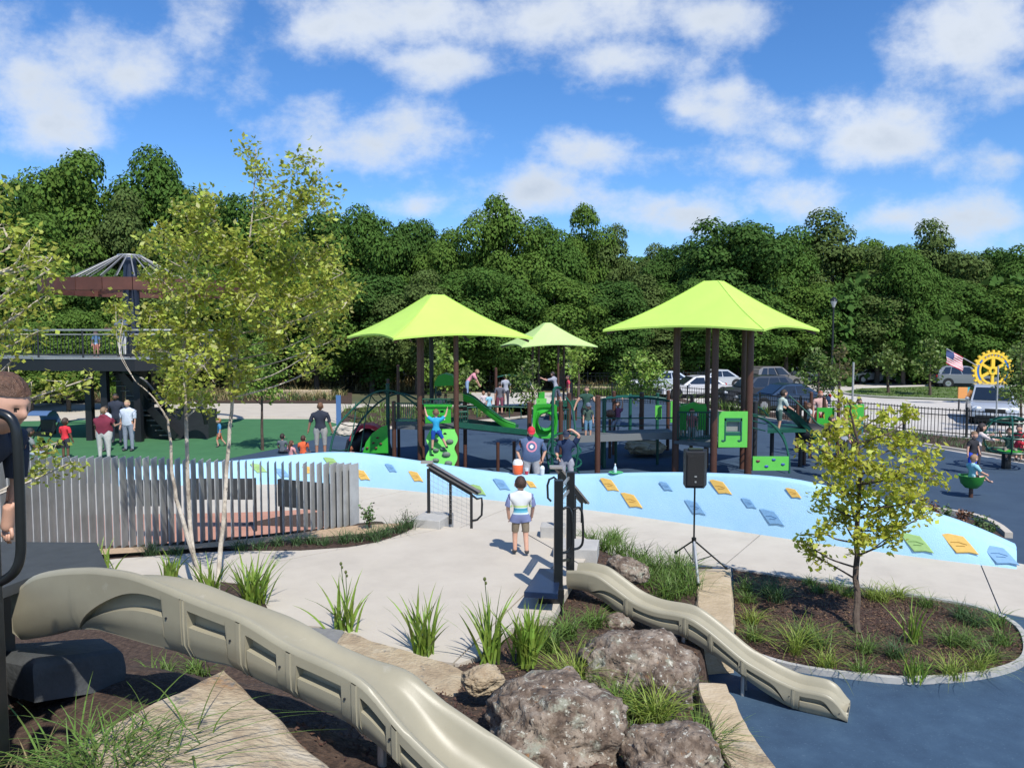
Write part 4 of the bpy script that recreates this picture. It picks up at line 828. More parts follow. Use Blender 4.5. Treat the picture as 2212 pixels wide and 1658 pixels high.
MLAB = ['past the left edge', 'behind the left birch', 'behind the walkway ring', 'behind the cable crown', 'behind the middle of the birch', 'behind the right half of the birch', 'at the right rim of the birch crown', 'just left of the left canopy', 'behind the left canopy tip', 'over the right slope of the left canopy', 'behind the pale lime canopy', 'right of the pale lime canopy', 'behind the full round young tree', 'left of the big lime canopy', 'behind the left slope of the big canopy', 'behind the peak of the big canopy', 'right of the big canopy peak', 'beside the street lamp', 'right of the street lamp', 'behind the island saplings', 'above the flag', 'behind the gear emblem', 'past the right edge']
for i, (px, top, hw, d) in enumerate(MIDT): forest_tree(px, top, hw, d, i % 5, 'lower tree of the wood ' + MLAB[i], 'lower trees at the front edge of the wood')
for (px, top, hw, d, w_) in [(140, 660, 70, 40, 'under the left end of the brown ring'), (215, 655, 60, 41, 'just left of the mast'), (60, 700, 70, 39, 'behind the walkway railing at the left'), (130, 780, 55, 44, 'seen under the walkway deck'), (60, 800, 50, 42, 'seen under the deck beside the boy')]:
    forest_tree(px, top, hw, d, 1, 'bright green bushy tree ' + w_, 'bushy trees past the walkway tower')
# understory of the wood: one dark leafy mass
n = 42000; xs_ = rng.uniform(-75, 85, n); ys_ = 60 + rng.random(n) ** 1.5 * 14; zs_ = rng.random(n) ** .8 * (7 + 2 * np.sin(xs_ * .5))
ys_ -= 1.8 * np.sin(xs_ * .8) ; me = quads_mesh('understory', leaf_quads(np.stack([xs_, ys_, zs_], 1), .34, up=.2, elong=1.3, outward=np.array([[0, -.7, 0]])), 4, [tree_leaf[2]]); link('understory', me)['kind'] = 'stuff'
n = 70000; xs_ = rng.uniform(-110, 120, n); ys_ = 78 + rng.random(n) * 6; zs_ = rng.random(n) * 12
me = quads_mesh('far_woodland', leaf_quads(np.stack([xs_, ys_, zs_], 1), .42, up=.2, elong=1.3, outward=np.array([[0, -.7, 0]])), 4, [tree_leaf[2]]); link('far_woodland', me)['kind'] = 'stuff'
# rough grasses and ground cover of the far beds (countless)
def tufts(name, area, n, h, m, z=0, w=.018, dens=12):
    Q = []
    xs = [p[0] for p in area]; ys = [p[1] for p in area]; k = 0
    while k < n:
        x = random.uniform(min(xs), max(xs)); y = random.uniform(min(ys), max(ys))
        if not in_poly(x, y, area): continue
        k += 1; q = blades(dens, h * random.uniform(.6, 1.3), .4, w * (y / 30), .3, .12, 2); Q.append(q + np.array([[(x, y, z)]]))
    me = quads_mesh(name, np.vstack(Q), 4, [m]); link(name, me)['kind'] = 'stuff'
def ga(lst): return [tuple(G(*p))[:2] for p in lst]
tufts('tall_dry_grass', ga([(-400, 866), (400, 866), (720, 866), (750, 852), (300, 850), (-400, 850)]), 420, .75, dry_m, 0, .03)
tufts('tall_green_grass', ga([(-400, 866), (400, 866), (720, 866), (750, 852), (300, 850), (-400, 850)]), 360, .6, dgrass_m, 0, .03)
tufts('meadow_grass', ga([(-400, 846), (760, 846), (1240, 846), (1330, 840), (1330, 832), (-400, 832)]), 520, .9, dry_m, 0, .05)
tufts('bed_grasses', ga([(735, 903), (750, 884), (830, 878), (980, 884), (1120, 892), (1000, 908), (860, 918), (770, 926)]), 120, .42, lir_m, .02, .03)
tufts('bed_grasses', ga([(1240, 860), (1290, 855), (1430, 856), (1560, 886), (1700, 904), (1500, 872), (1430, 850), (1240, 848)]), 170, .7, lir_m, .02, .04)
tufts('fence_bed_grasses', ga([(1700, 906), (1900, 940), (2010, 958), (2211, 990), (2211, 962), (1995, 940), (1750, 905)]), 110, .3, dgrass_m, .02, .02)
tufts('lawn_grass', ga([(1830, 850), (1860, 840), (2120, 836), (2300, 840), (2400, 866), (2060, 862), (1900, 856)]), 900, .09, lir_m, .04, .05, 8)
# ---------------- lime shade canopies on posts ----------------
def canopy(parent, c, Rr, ztop, zeave, rot, flat=.22, m=fabric, sag=.16):
    cor = [Vector((c[0] + Rr * math.cos(rot + k * math.pi / 2), c[1] + Rr * math.sin(rot + k * math.pi / 2), zeave)) for k in range(4)]
    tp_ = [Vector((c[0] + flat * math.cos(rot + k * math.pi / 2), c[1] + flat * math.sin(rot + k * math.pi / 2), ztop)) for k in range(4)]
    rows = []; n = 14; mrows = 12
    for j in range(mrows + 1):
        v = j / mrows; row = []
        for k in range(4):
            for i in range(n):
                u = i / n; a = tp_[k].lerp(tp_[(k + 1) % 4], u); e = cor[k].lerp(cor[(k + 1) % 4], u); bow = 4 * u * (1 - u)
                e = e + (Vector((c[0], c[1], zeave)) - e) * (.085 * bow) + Vector((0, 0, sag * bow * .75))
                p = a.lerp(e, v); p.z -= sag * math.sin(math.pi * v) * (1 - .35 * bow) * .55; row.append(p)
        row.append(row[0]); rows.append(row)
    m1 = MB(); m1.grid([r[::-1] for r in rows]); m1.add(tp_, [(0, 1, 2, 3)]); m1.grid([[p - Vector((0, 0, .022)) for p in r] for r in rows])
    e = rows[-1]; m1.grid([[p for p in e], [p - Vector((0, 0, .05)) for p in e]]); m1.build('fabric_canopy', m, parent, smooth='auto')
    for k in range(4): MB().tube([rows[j][k * n] + Vector((0, 0, .006)) for j in range(mrows + 1)], .010, 5).build('canopy_seam', m, parent, smooth=True)
    for k in range(4): MB().bar(tp_[k] - Vector((0, 0, .36)), cor[k] + Vector((0, 0, -.10)) + (Vector((c[0], c[1], 0)) - Vector((cor[k].x, cor[k].y, 0))) * .04, .06).build('canopy_rafter', post_m, parent)
def post(parent, px, d, ytop=None, ztop=None, r=.062, m=post_m, z0=0, cap=True, pxref=None):
    x = D(px, 850, d).x; z = ztop if ztop is not None else D(px, ytop, d).z
    q = MB(); q.cyl((x, d, z0), (x, d, z), r, 14)
    if cap: q.cyl((x, d, z), (x, d, z + .03), r * 1.12, 14, r * .6)
    q.build('post', m, parent, smooth='auto'); return Vector((x, d, z))
def panel(parent, name, pxa, pxb, ytop, ybot, d, m, thick=.05, d2=None, holes=(), bevel=.012):
    d2 = d2 or d; a = D(pxa, ybot, d); b = D(pxb, ybot, d2); zt = D((pxa + pxb) / 2, ytop, (d + d2) / 2).z; zb = D((pxa + pxb) / 2, ybot, (d + d2) / 2).z
    ax = Vector((b.x - a.x, b.y - a.y, 0)); W_ = ax.length; ax.normalize(); n = Vector((ax.y, -ax.x, 0)); o = Vector((a.x, a.y, zb))
    Hh = zt - zb; us = sorted({0, W_} | {h[0] * W_ for h in holes} | {h[1] * W_ for h in holes}); vs = sorted({0, Hh} | {h[2] * Hh for h in holes} | {h[3] * Hh for h in holes}); q = MB()
    for i in range(len(us) - 1):
        for j in range(len(vs) - 1):
            cu, cv = (us[i] + us[i + 1]) / 2 / W_, (vs[j] + vs[j + 1]) / 2 / Hh
            if any(h[0] < cu < h[1] and h[2] < cv < h[3] for h in holes): continue
            q.prism([o + ax * us[i] + Vector((0, 0, vs[j])), o + ax * us[i + 1] + Vector((0, 0, vs[j])), o + ax * us[i + 1] + Vector((0, 0, vs[j + 1])), o + ax * us[i] + Vector((0, 0, vs[j + 1]))], n * thick)
    ob = q.build(name, m, parent); return ob, o + n * thick, ax, n, W_, Hh
def deck(parent, pts, z, th=.09, m=deck_m, name='deck'):
    return sheet(name, [(p[0], p[1], z) for p in pts], m, None, parent, th)
def barrier(parent, pxa, pxb, ytop, ybot, d, d2=None, n=9, m=dgreen, bars=True, name='barrier'):
    d2 = d2 or d; a = D(pxa, ybot, d); b = D(pxb, ybot, d2); zt = D(pxa, ytop, d).z; zt2 = D(pxb, ytop, d2).z; q = MB()
    q.tube([(a.x, a.y, zt), (b.x, b.y, zt2)], .022, 6); q.tube([(a.x, a.y, a.z + .05), (b.x, b.y, b.z + .05)], .018, 6)
    for i in range(n + 1):
        t = i / n; x = a.x + (b.x - a.x) * t; y = a.y + (b.y - a.y) * t; z0 = a.z + (b.z - a.z) * t; z1 = zt + (zt2 - zt) * t; q.tube([(x, y, z0 + .05), (x, y, z1)], .011, 5)
    q.build(name, m, parent)
def tube(parent, name, pts, r=.025, m=dgreen, n=8, sm=5): q = MB(); q.tube(smooth_line(pts, sm) if sm else pts, r, n); return q.build(name, m, parent, smooth=True)

# left play tower
LT = thing('play_tower', 'left play tower with square lime canopy, arch climber and lime climbing panel', 'play structure', (-2.4, 22, 0))
lc = D(941, 700, 22.5); canopy(LT, (lc.x, 22.5), 2.96, D(941, 637, 22.5).z, D(941, 729, 22.5).z, R(-16) + R(0), m=fabric, flat=.26)
P1 = post(LT, 906, 21.6, ytop=726, r=.075); P1b = post(LT, 912, 22.0, ytop=722, r=.06)
P2 = post(LT, 932, 24.2, ytop=724, r=.07, m=darkgrey); P3_ = post(LT, 985, 21.4, ytop=726, r=.075); P4 = post(LT, 850, 21.9, ytop=868); P5 = post(LT, 837, 23.8, ytop=830, m=dgreen); P6 = post(LT, 1004, 23.5, ytop=840); P7 = post(LT, 860, 24.8, ytop=790, r=.05); P8 = post(LT, 838, 24.9, ytop=820, r=.05)
ZD = D(950, 917, 22.2).z
deck(LT, [(P4.x, 21.9), (P3_.x, 21.5), (P6.x, 23.5), (P5.x + .1, 23.9)], ZD)
o, oo, ax, n_, W_, Hh = panel(LT, 'face_panel', 919, 974, 877, 913, 21.5, pgreen, holes=[(.28, .42, .62, .76), (.58, .72, .62, .76), (.28, .72, .22, .42)])
panel(LT, 'face_panel_frame', 916, 977, 873, 878, 21.45, pgreen)
q = MB()
for i in range(4): q.bar(oo + ax * W_ * (.3 + i * .13) + Vector((0, 0, Hh * .27)), oo + ax * W_ * (.38 + i * .13) + Vector((0, 0, Hh * .27)), .02, .07)
q.build('panel_letters', mat('white_print', (.75, .75, .72), .6), o)
barrier(LT, 853, 903, 871, 912, 21.7, n=11); barrier(LT, 912, 982, 862, 876, 21.6, n=8); barrier(LT, 940, 1000, 868, 915, 23.6, n=9)
# lime climbing panel with scalloped edges and grey holds
def climber():
    a0 = D(918, 1004, 20.7); a1 = D(985, 1004, 20.7); t0 = D(918, 930, 21.25); prof = []; n = 36; Hh = t0.z
    for i in range(n + 1):
        v = i / n; w = .045 * math.sin(v * math.pi * 5.5); prof.append((v, w))
    L_ = [Vector((a0.x + .03 - w, a0.y + (t0.y - a0.y) * v, .02 + Hh * v)) for v, w in prof]; R_ = [Vector((a1.x - .03 + w, a1.y + (t0.y - a1.y) * v, .02 + Hh * v)) for v, w in prof]
    q = MB(); q.prism(L_ + R_[::-1], (0, .05, .02)); o = q.build('climbing_panel', lgreen, LT)
    for (u, v, s) in [(.3, .83, .07), (.75, .78, .09), (.28, .62, .07), (.66, .55, .10), (.32, .42, .08), (.75, .38, .09), (.3, .2, .12), (.72, .12, .12), (.55, .66, .07)]:
        p = L_[int(v * n)].lerp(R_[int(v * n)], u); q = MB(); q.ball(p + Vector((0, -.03, 0)), (s * 1.25, .06, s * .8), 9, 6); q.build('grey_hold', mat('grey_hold_plastic', (.13, .17, .14), .6), o)
    for (u, v) in [(.2, .5), (.25, .93), (.5, .27), (.25, .07), (.6, .93)]:
        p = L_[int(v * n)].lerp(R_[int(v * n)], u); MB().cyl(p + Vector((0, -.004, 0)), p + Vector((0, .02, 0)), .05, 10).build('dark_foot_hole', blackm, o)
climber()
for (off, dd) in ((0, 22.6), (.0, 23.7)):                   # arch climber: two bowed rails with rungs
    pass
ar1 = [D(705, 975, 22.3), D(722, 935, 22.6), D(755, 890, 22.9), D(800, 852, 23.1), D(835, 843, 23.3), D(868, 852, 23.5), D(903, 878, 23.6)]
ar2 = [D(742, 976, 23.3), D(768, 928, 23.8), D(800, 885, 24.2), D(835, 858, 24.6), D(868, 850, 24.8), D(900, 862, 25)]
ar1[0].z = 0; ar2[0].z = 0
s1 = smooth_line(ar1, 5); s2 = smooth_line(ar2, 6)
tube(LT, 'arch_rail', s1, .032, sm=0); tube(LT, 'arch_rail', s2, .032, sm=0)
for i in range(3, 26, 2):
    a = s1[i]; b = s2[min(i, len(s2) - 1)]; tube(LT, 'arch_rung', [a, (a + b) / 2 + Vector((0, 0, -.05)), b], .016, sm=0, n=6)
tube(LT, 'hanging_net_rope', [D(768, 868, 23.2), D(766, 905, 23), D(758, 950, 22.8)], .018); tube(LT, 'hanging_net_rope', [D(802, 850, 23.2), D(790, 900, 23.1), D(778, 975, 22.9)], .018)
def leafp():
    q = MB(); pts = [D(783, 978, 21.9), D(790, 955, 21.9), D(804, 935, 21.9), D(824, 921, 21.9), D(836, 918, 21.9), D(838, 978, 21.9)]; q.prism(pts, (0, .06, 0)); o = q.build('leaf_climbing_panel', pgreen, LT)
    for px, py in ((806, 956), (815, 945), (793, 967), (812, 967), (822, 958)): c = D(px, py, 21.88); MB().ball(c, (.045, .03, .03), 8, 5).build('small_hold', mat('dark_red_hold', (.12, .03, .02), .6), o)
leafp()
c = D(800, 932, 24.3)
RD = thing('crawl_tunnel', 'red-topped crawl dome with black opening behind the arch climber', 'play tunnel', (c.x, 24.3, 0))
q = MB(); q.tube([(c.x - .62, 24.3, .02), (c.x - .52, 24.3, .55), (c.x - .1, 24.3, .82), (c.x + .35, 24.3, .6), (c.x + .5, 24.3, .02)], .28, 12); q.build('tunnel_ring', mat('black_rubber', (.012, .012, .014), .6), RD, smooth=True)
q = MB(); rows = [[Vector((c.x - .05 + .62 * math.cos(a) * s_, 24.3 + .5 * b_, .62 + .62 * math.sin(a) * s_)) for a in np.linspace(.1, 3.0, 12)] for b_, s_ in ((-.75, .78), (-.6, .96), (0, 1.02), (.6, .96), (.75, .78))]
q.grid(rows); q.build('red_hood', mat('red_plastic', (.55, .02, .035), .4), RD, smooth=True)
q = MB(); rf = [D(938, 826, 24), D(945, 812, 24), D(960, 807, 24), D(975, 811, 24), D(984, 824, 24)]; q.prism(rf + [rf[-1] + Vector((0, 0, -.12)), rf[0] + Vector((0, 0, -.12))], (0, .8, 0)); q.build('curved_roof', pgreen, LT)
post(LT, 941, 24.1, ytop=824, r=.03, m=dgreen); post(LT, 981, 24.1, ytop=824, r=.03, m=dgreen)
# wavy green slide down to the right and ramp
def green_slide():
    near = [D(1000, 862, 23.2), D(1022, 870, 23.1), D(1045, 888, 23), D(1068, 905, 22.9), D(1090, 920, 22.8), D(1113, 928, 22.8)]; s = smooth_line(near, 4); rows = []
    for p in s: rows.append([p + Vector((0, 0, .02)), p + Vector((0, -.03, .16)), p + Vector((0, .02, .17)), p + Vector((0, .06, .04)), p + Vector((0, .25, 0)), p + Vector((0, .45, .04)), p + Vector((0, .5, .17)), p + Vector((0, .54, .16)), p + Vector((0, .52, -.06)), p + Vector((0, .03, -.06)), p + Vector((0, 0, .02))])
    q = MB(); q.grid(rows); q.build('green_wave_slide', pgreen, LT, smooth='auto')
    tube(LT, 'slide_rail', [p + Vector((0, -.05, .22)) for p in near], .02, dgreen)
green_slide()
def ramp(parent, a, b, w, name='ramp', edge=dgreen):
    a = Vector(a); b = Vector(b); d = (b - a); n = Vector((-d.y, d.x, 0)).normalized()
    if n.y < 0: n = -n
    q = MB(); q.prism([a, b, b + n * w, a + n * w], (0, 0, -.10)); q.build(name, deck_m, parent)
    for o in (-.02, w + .02): MB().bar(a + n * o + Vector((0, 0, .02)), b + n * o + Vector((0, 0, .02)), .04, .16).build(name + '_edge', edge, parent)
ramp(LT, D(988, 918, 21.9), D(1142, 935, 22.4), 1.3)
for px, d in ((1004, 21.7), (1075, 22.2), (1110, 22.4)): MB().cyl((D(px, 930, d).x, d, 0), (D(px, 930, d).x, d, .9), .05, 10).build('support_post', post_m, LT)
barrier(LT, 994, 1010, 890, 918, 22.2, n=3)
for i in range(4): y = 878 + i * 11; tube(LT, 'step_bar', [D(990, y, 22.4), D(1008, y - 1, 22.5)], .02, sm=0)

# middle play structure: bubble panel, curled climber, bridge
MT = thing('play_structure', 'middle play structure with round-window green panel and long grey bridge', 'play structure', (1.1, 22, 0))
m1 = post(MT, 1143, 21.5, ytop=870); m2 = post(MT, 1211, 21.2, ytop=868); m3 = post(MT, 1229, 23.0, ytop=850); m4 = post(MT, 1291, 20.6, ytop=856, r=.075); m5 = post(MT, 1326, 25.5, ytop=846); m6 = post(MT, 1386, 26.0, ytop=849, r=.08); m7 = post(MT, 1443, 26.5, ytop=845); post(MT, 1361, 28, ytop=852, m=dgreen); post(MT, 1420, 28.5, ytop=850, m=dgreen); post(MT, 1305, 23, ytop=862, m=dgreen); post(MT, 1160, 23.6, ytop=884, m=dgreen, r=.045)
def bubble_panel():
    d = 21.0; c = D(1177, 909, d); Wh = (1204 - 1150) / 2 / FP * d; Hh = (951 - 876) / 2 / FP * d; r0 = .19; rows = []; n = 48
    for ring in range(9):
        row = []
        for i in range(n + 1):
            a = 2 * math.pi * i / n; ca, sa = math.cos(a), math.sin(a); k = min(Wh / max(abs(ca), 1e-3), Hh / max(abs(sa), 1e-3)) * (1 - .06 * abs(math.sin(2 * a)) ** 3)
            t = ring / 8; rr = r0 + (k - r0) * t; bul = -.16 * math.exp(-((t - .12) / .13) ** 2) + .05 * math.exp(-((t - .45) / .1) ** 2) - .05 * t; row.append(Vector((c.x + ca * rr, d + bul, c.z + sa * rr * (1.12 if t < .2 else 1))))
        rows.append(row)
    rows.append([p + Vector((0, .1, 0)) for p in rows[-1]]); rows.insert(0, [p + Vector((0, .22, 0)) for p in rows[0]])
    q = MB(); q.grid([r[::-1] for r in rows]); q.build('bubble_panel', pgreen, MT, smooth='auto')
bubble_panel()
zb = D(1330, 938, 22.5).z
q = MB(); a = D(1208, 938, 21.6); b = D(1462, 944, 22.6); q.prism([Vector((a.x, a.y, zb)), Vector((b.x, b.y, zb)), Vector((b.x, b.y + 1.3, zb + .0)), Vector((a.x, a.y + 1.4, zb))], (0, 0, -.13)); q.build('bridge_deck', deck_m, MT)
MB().bar((a.x, a.y - .03, zb - .03), (b.x, b.y - .03, zb - .03), .04, .2).build('bridge_edge', mat('bridge_grey', (.16, .17, .17), .6), MT)
deck(MT, [(m1.x, 21.5), (m2.x, 21.3), (m3.x, 23), (m1.x + .1, 23.4)], zb)
for px, d in ((1168, 22), (1330, 23.5), (1420, 23.6), (1300, 23.5)): MB().cyl((D(px, 930, d).x, d, 0), (D(px, 930, d).x, d, zb - .1), .045, 10).build('support_post', dgreen, MT)
barrier(MT, 1213, 1228, 884, 938, 21.6, 22.6, n=3)
# curled climber
for r_, zc, rad in ((.028, .3, .42), (.028, .62, .45), (.028, .95, .42), (.028, 1.25, .36)):
    cx_ = D(1218 + 4 * zc, 950, 20.2).x; q = MB(); q.tube([(cx_ + rad * math.cos(t), 20.4 + rad * .6 * math.sin(t), zc + .14 * math.sin(t / 1.0)) for t in np.linspace(0, 6.2, 22)], r_, 6); q.build('climber_hoop', dgreen, MT, smooth=True)
tube(MT, 'climber_mast', [D(1192, 1015, 20.3), D(1193, 940, 20.3), D(1194, 858, 20.3), D(1199, 838, 20.4), D(1210, 838, 20.6)], .04)
tube(MT, 'climber_rail', [D(1240, 1018, 20.2), D(1248, 975, 20.2), D(1243, 935, 20.4), D(1236, 880, 20.8), D(1222, 858, 21)], .028); tube(MT, 'climber_rail', [D(1186, 1010, 20.6), D(1180, 975, 20.6), D(1190, 945, 20.7)], .028)
for a, b in (((1168, 968), (1196, 985)), ((1196, 985), (1214, 1000)), ((1214, 1000), (1240, 968))): tube(MT, 'climber_rung', [D(*a, 20.3), D(*b, 20.3)], .02, sm=0)
tube(MT, 'overhead_rail', [D(1300, 862, 24.5), D(1340, 858, 25.5), D(1400, 860, 26), D(1446, 866, 26)], .035); tube(MT, 'overhead_rail', [D(1310, 858, 26), D(1350, 855, 27), D(1405, 857, 27.6), D(1446, 862, 27.6)], .035)
for px in range(1330, 1440, 18): tube(MT, 'overhead_rung', [D(px, 859, 25.6), D(px + 2, 857, 27.2)], .02, sm=0)
panel(MT, 'slim_green_panel', 1414, 1428, 875, 905, 27, lgreen); panel(MT, 'slim_green_panel', 1447, 1462, 866, 912, 27, lgreen)
tube(MT, 'long_handrail', [D(1245, 902, 23), D(1330, 903, 23.5), D(1455, 902, 24)], .02)
tube(MT, 'long_handrail', [D(1245, 925, 23), D(1330, 920, 23.5), D(1455, 918, 24)], .014)
MB().box((D(1432, 903, 25.6).x, 25.8, .62), (2.0, 1.2, .1)).build('rear_deck', deck_m, MT)
MB().cyl(D(1317, 905, 24.8), Vector((D(1317, 905, 24.8).x, 24.8, 0)), .05, 10).build('stepping_post', post_m, MT); q = MB(); q.ball(D(1317, 893, 24.8), (.17, .17, .14), 10, 8); q.build('stepping_pod', mat('brown_plastic', (.16, .07, .035), .5), MT)
q = MB(); q.box(D(1260, 1012, 20.4), (.1, .1, .1)); 

# right play tower
RT_ = thing('play_tower', 'right play tower with the larger lime canopy, music-note panel and barrier cage', 'play structure', (5.8, 21.8, 0))
rc = D(1540, 700, 22); canopy(RT_, (rc.x, 22.0), 3.26, D(1540, 607, 22).z, D(1540, 713, 22).z, R(-83) + R(90), m=fabric, flat=.28)
post(RT_, 1460, 21.8, ytop=708, r=.10); post(RT_, 1527, 23.0, ytop=704, r=.075); post(RT_, 1543, 20.7, ytop=706, r=.095); post(RT_, 1605, 22.8, ytop=704, r=.075); post(RT_, 1618, 20.9, ytop=706, r=.10); post(RT_, 1494, 25, ytop=855, r=.06); post(RT_, 1632, 22.6, ytop=868, r=.07, m=darkgrey)
ZR = D(1500, 952, 21.6).z
deck(RT_, [(D(1452, 950, 21.9).x, 21.7), (D(1543, 950, 20.8).x, 20.8), (D(1618, 950, 21).x, 21.0), (D(1605, 950, 22.8).x, 22.8), (D(1527, 950, 23).x, 23.0)], ZR)
panel(RT_, 'window_panel', 1468, 1523, 872, 928, 22.6, pgreen, holes=[(.25, .72, .15, .68)])
q = MB(); a = D(1470, 878, 22.2); q.prism([D(1468, 878, 21.9), D(1498, 868, 21.9), D(1526, 878, 21.9), D(1526, 890, 21.9), D(1468, 890, 21.9)], (0, .05, 0)); q.build('gable_board', pgreen, RT_)
barrier(RT_, 1463, 1538, 890, 950, 21.7, 20.8, n=16); barrier(RT_, 1463, 1540, 900, 952, 22.9, 22.9, n=14)
q = MB(); q.prism([D(1463, 952, 21.68), D(1540, 956, 20.78), D(1540, 964, 20.78), D(1463, 958, 21.68)], (0, .04, 0)); q.build('deck_edge', mat('bridge_grey', (.16, .17, .17)), RT_)
o, oo, ax, n_, W_, Hh = panel(RT_, 'music_panel', 1550, 1612, 888, 965, 20.8, lgreen, holes=[(.26, .78, .42, .72)])
nm = mat('note_green', (.012, .10, .07), .5)
for (u0, v0, u1, v1) in ((.2, .18, .25, .80), (.76, .18, .81, .80), (.2, .74, .81, .82), (.26, .34, .78, .42)):
    q = MB(); q.prism([oo + ax * W_ * u0 + Vector((0, 0, Hh * v0)), oo + ax * W_ * u1 + Vector((0, 0, Hh * v0)), oo + ax * W_ * u1 + Vector((0, 0, Hh * v1)), oo + ax * W_ * u0 + Vector((0, 0, Hh * v1))], n_ * .012); q.build('note_stem', nm, o)
for u in (.16, .72):
    q = MB(); q.ball(oo + ax * W_ * u + Vector((0, 0, Hh * .18)), (.055, .014, .035), 12, 6); q.build('note_head', nm, o)
q = MB(); q.prism([oo + ax * W_ * .28 + Vector((0, .1, Hh * .44)), oo + ax * W_ * .76 + Vector((0, .1, Hh * .44)), oo + ax * W_ * .76 + Vector((0, .1, Hh * .7)), oo + ax * W_ * .28 + Vector((0, .1, Hh * .7))], (0, .03, 0)); q.build('chime_board', mat('grey_board', (.25, .25, .24)), RT_)
o, oo, ax, n_, W_, Hh = panel(RT_, 'low_climbing_panel', 1624, 1701, 985, 1015, 20.3, lgreen)
for u, v, c_ in ((.14, .68, (.15, .03, .05)), (.38, .3, (.04, .08, .35)), (.58, .78, (.04, .10, .3)), (.84, .45, (.04, .10, .3))):
    q = MB(); q.ball(oo + ax * W_ * u + Vector((0, 0, Hh * v)), (.06, .03, .035), 9, 6); q.build('small_hold', mat('hold_%g' % c_[2], c_, .5), o)
tube(RT_, 'bowed_rail', [D(1704, 1022, 20.3), D(1703, 985, 20.4), D(1690, 945, 20.8), D(1665, 915, 21.4), D(1640, 902, 21.8), D(1616, 896, 22)], .03)
tube(RT_, 'bowed_rail', [D(1702, 1010, 22.0), D(1700, 970, 22.2), D(1685, 930, 22.6), D(1650, 905, 22.8)], .03)
for y in (900, 915, 930): tube(RT_, 'ladder_bar', [D(1618, y - 8, 21.2), D(1652, y, 22.2)], .018, sm=0)
tube(RT_, 'upper_rail', [D(1606, 874, 22.8), D(1640, 880, 22.9), D(1660, 900, 23)], .022)
# far right play tower behind the golden tree
FT = thing('play_tower', 'third play tower with slide and green panels, half hidden by the golden tree', 'play structure', (10.2, 23, 0))
for px, d, yt in ((1740, 23.5, 868), (1752, 24.8, 848), (1780, 24.6, 858), (1812, 23.2, 868), (1845, 24.2, 872), (1723, 26, 866)): post(FT, px, d, ytop=yt, r=.055)
ZF = D(1690, 925, 22.8).z
deck(FT, [(D(1655, 920, 22.5).x, 22.4), (D(1735, 920, 22.8).x, 22.6), (D(1740, 920, 24).x, 24), (D(1655, 920, 24).x, 23.9)], ZF, m=dgreen)
for px, d in ((1668, 23), (1730, 23.2), (1735, 24)): MB().cyl((D(px, 900, d).x, d, 0), (D(px, 900, d).x, d, ZF), .06, 10).build('support_post', darkgrey, FT)
def fslide():
    near = [D(1700, 885, 23), D(1722, 905, 22.8), D(1742, 925, 22.6), D(1760, 945, 22.5), D(1778, 955, 22.4)]; rows = []
    for p in smooth_line(near, 4): rows.append([p + Vector((0, 0, -.05)), p + Vector((0, 0, .16)), p + Vector((0, .03, .17)), p + Vector((0, .08, .03)), p + Vector((0, .3, 0)), p + Vector((0, .52, .03)), p + Vector((0, .57, .17)), p + Vector((0, .6, .16)), p + Vector((0, .6, -.05)), p + Vector((0, 0, -.05))])
    q = MB(); q.grid(rows); q.build('dark_slide', dgreen, FT, smooth='auto'); tube(FT, 'slide_rail', [p + Vector((0, -.1, .45)) for p in near], .022)
fslide()
o, *_ = panel(FT, 'green_panel', 1762, 1800, 880, 925, 23.4, pgreen, holes=[(.1, .42, .5, .8)]); panel(FT, 'green_panel', 1822, 1862, 874, 905, 23.6, pgreen, d2=24.2); panel(FT, 'teal_panel', 1838, 1862, 906, 935, 23.6, mat('teal_plastic', (.03, .15, .16), .4)); panel(FT, 'green_panel', 1825, 1842, 905, 945, 23.7, pgreen)
q = MB(); q.ball(D(1756, 935, 22.9), (.55, .4, .3), 14, 8); q.build('dark_tunnel', mat('black_rubber', (.02, .02, .02)), FT, smooth=True)
tube(FT, 'arch_tube', [D(1800, 975, 22.8), D(1806, 940, 22.9), D(1825, 925, 23), D(1845, 945, 23.2), D(1850, 975, 23.4)], .028)
tube(FT, 'thin_upright', [D(1772, 1002, 19.6), D(1772, 980, 19.6), D(1770, 940, 20)], .02)
# rear canopy structure
BT_ = thing('play_structure', 'rear play structure with the small pale lime canopy', 'play structure', (2, 40, 0))
bc = D(1182, 720, 40); canopy(BT_, (bc.x, 40), 2.85, D(1182, 697, 40).z, D(1182, 747, 40).z, R(-29), m=fabric2, flat=.2)
for px, d in ((1150, 39.5), (1163, 41.5), (1205, 39), (1217, 41.2)): post(BT_, px, d, ytop=742, r=.06)
post(BT_, 1071, 38, ytop=795, r=.07); tube(BT_, 'high_rail', [D(1072, 815, 38), D(1095, 810, 38), D(1118, 812, 38.5)], .04)
panel(BT_, 'curly_green_panel', 1158, 1180, 860, 890, 33, lgreen); panel(BT_, 'green_seat_back', 1163, 1176, 846, 860, 33.2, pgreen)
zq = D(1200, 872, 36).z
deck(BT_, [(D(1185, 870, 35.5).x, 35.5), (D(1248, 870, 35.5).x, 35.5), (D(1245, 870, 38).x, 38), (D(1190, 870, 38).x, 38)], max(.4, zq), m=dgreen)
for px in (1188, 1215, 1244): MB().cyl((D(px, 870, 35.7).x, 35.7, 0), (D(px, 870, 35.7).x, 35.7, max(.4, zq)), .05, 8).build('support_post', post_m, BT_)
for px in (1010, 1030, 1060, 1100, 1125, 1150): tube(BT_, 'rail_upright', [D(px, 902, 30), D(px, 880, 30)], .02, sm=0)
tube(BT_, 'low_rail', [D(1008, 880, 30), D(1070, 878, 30), D(1150, 880, 30)], .03)
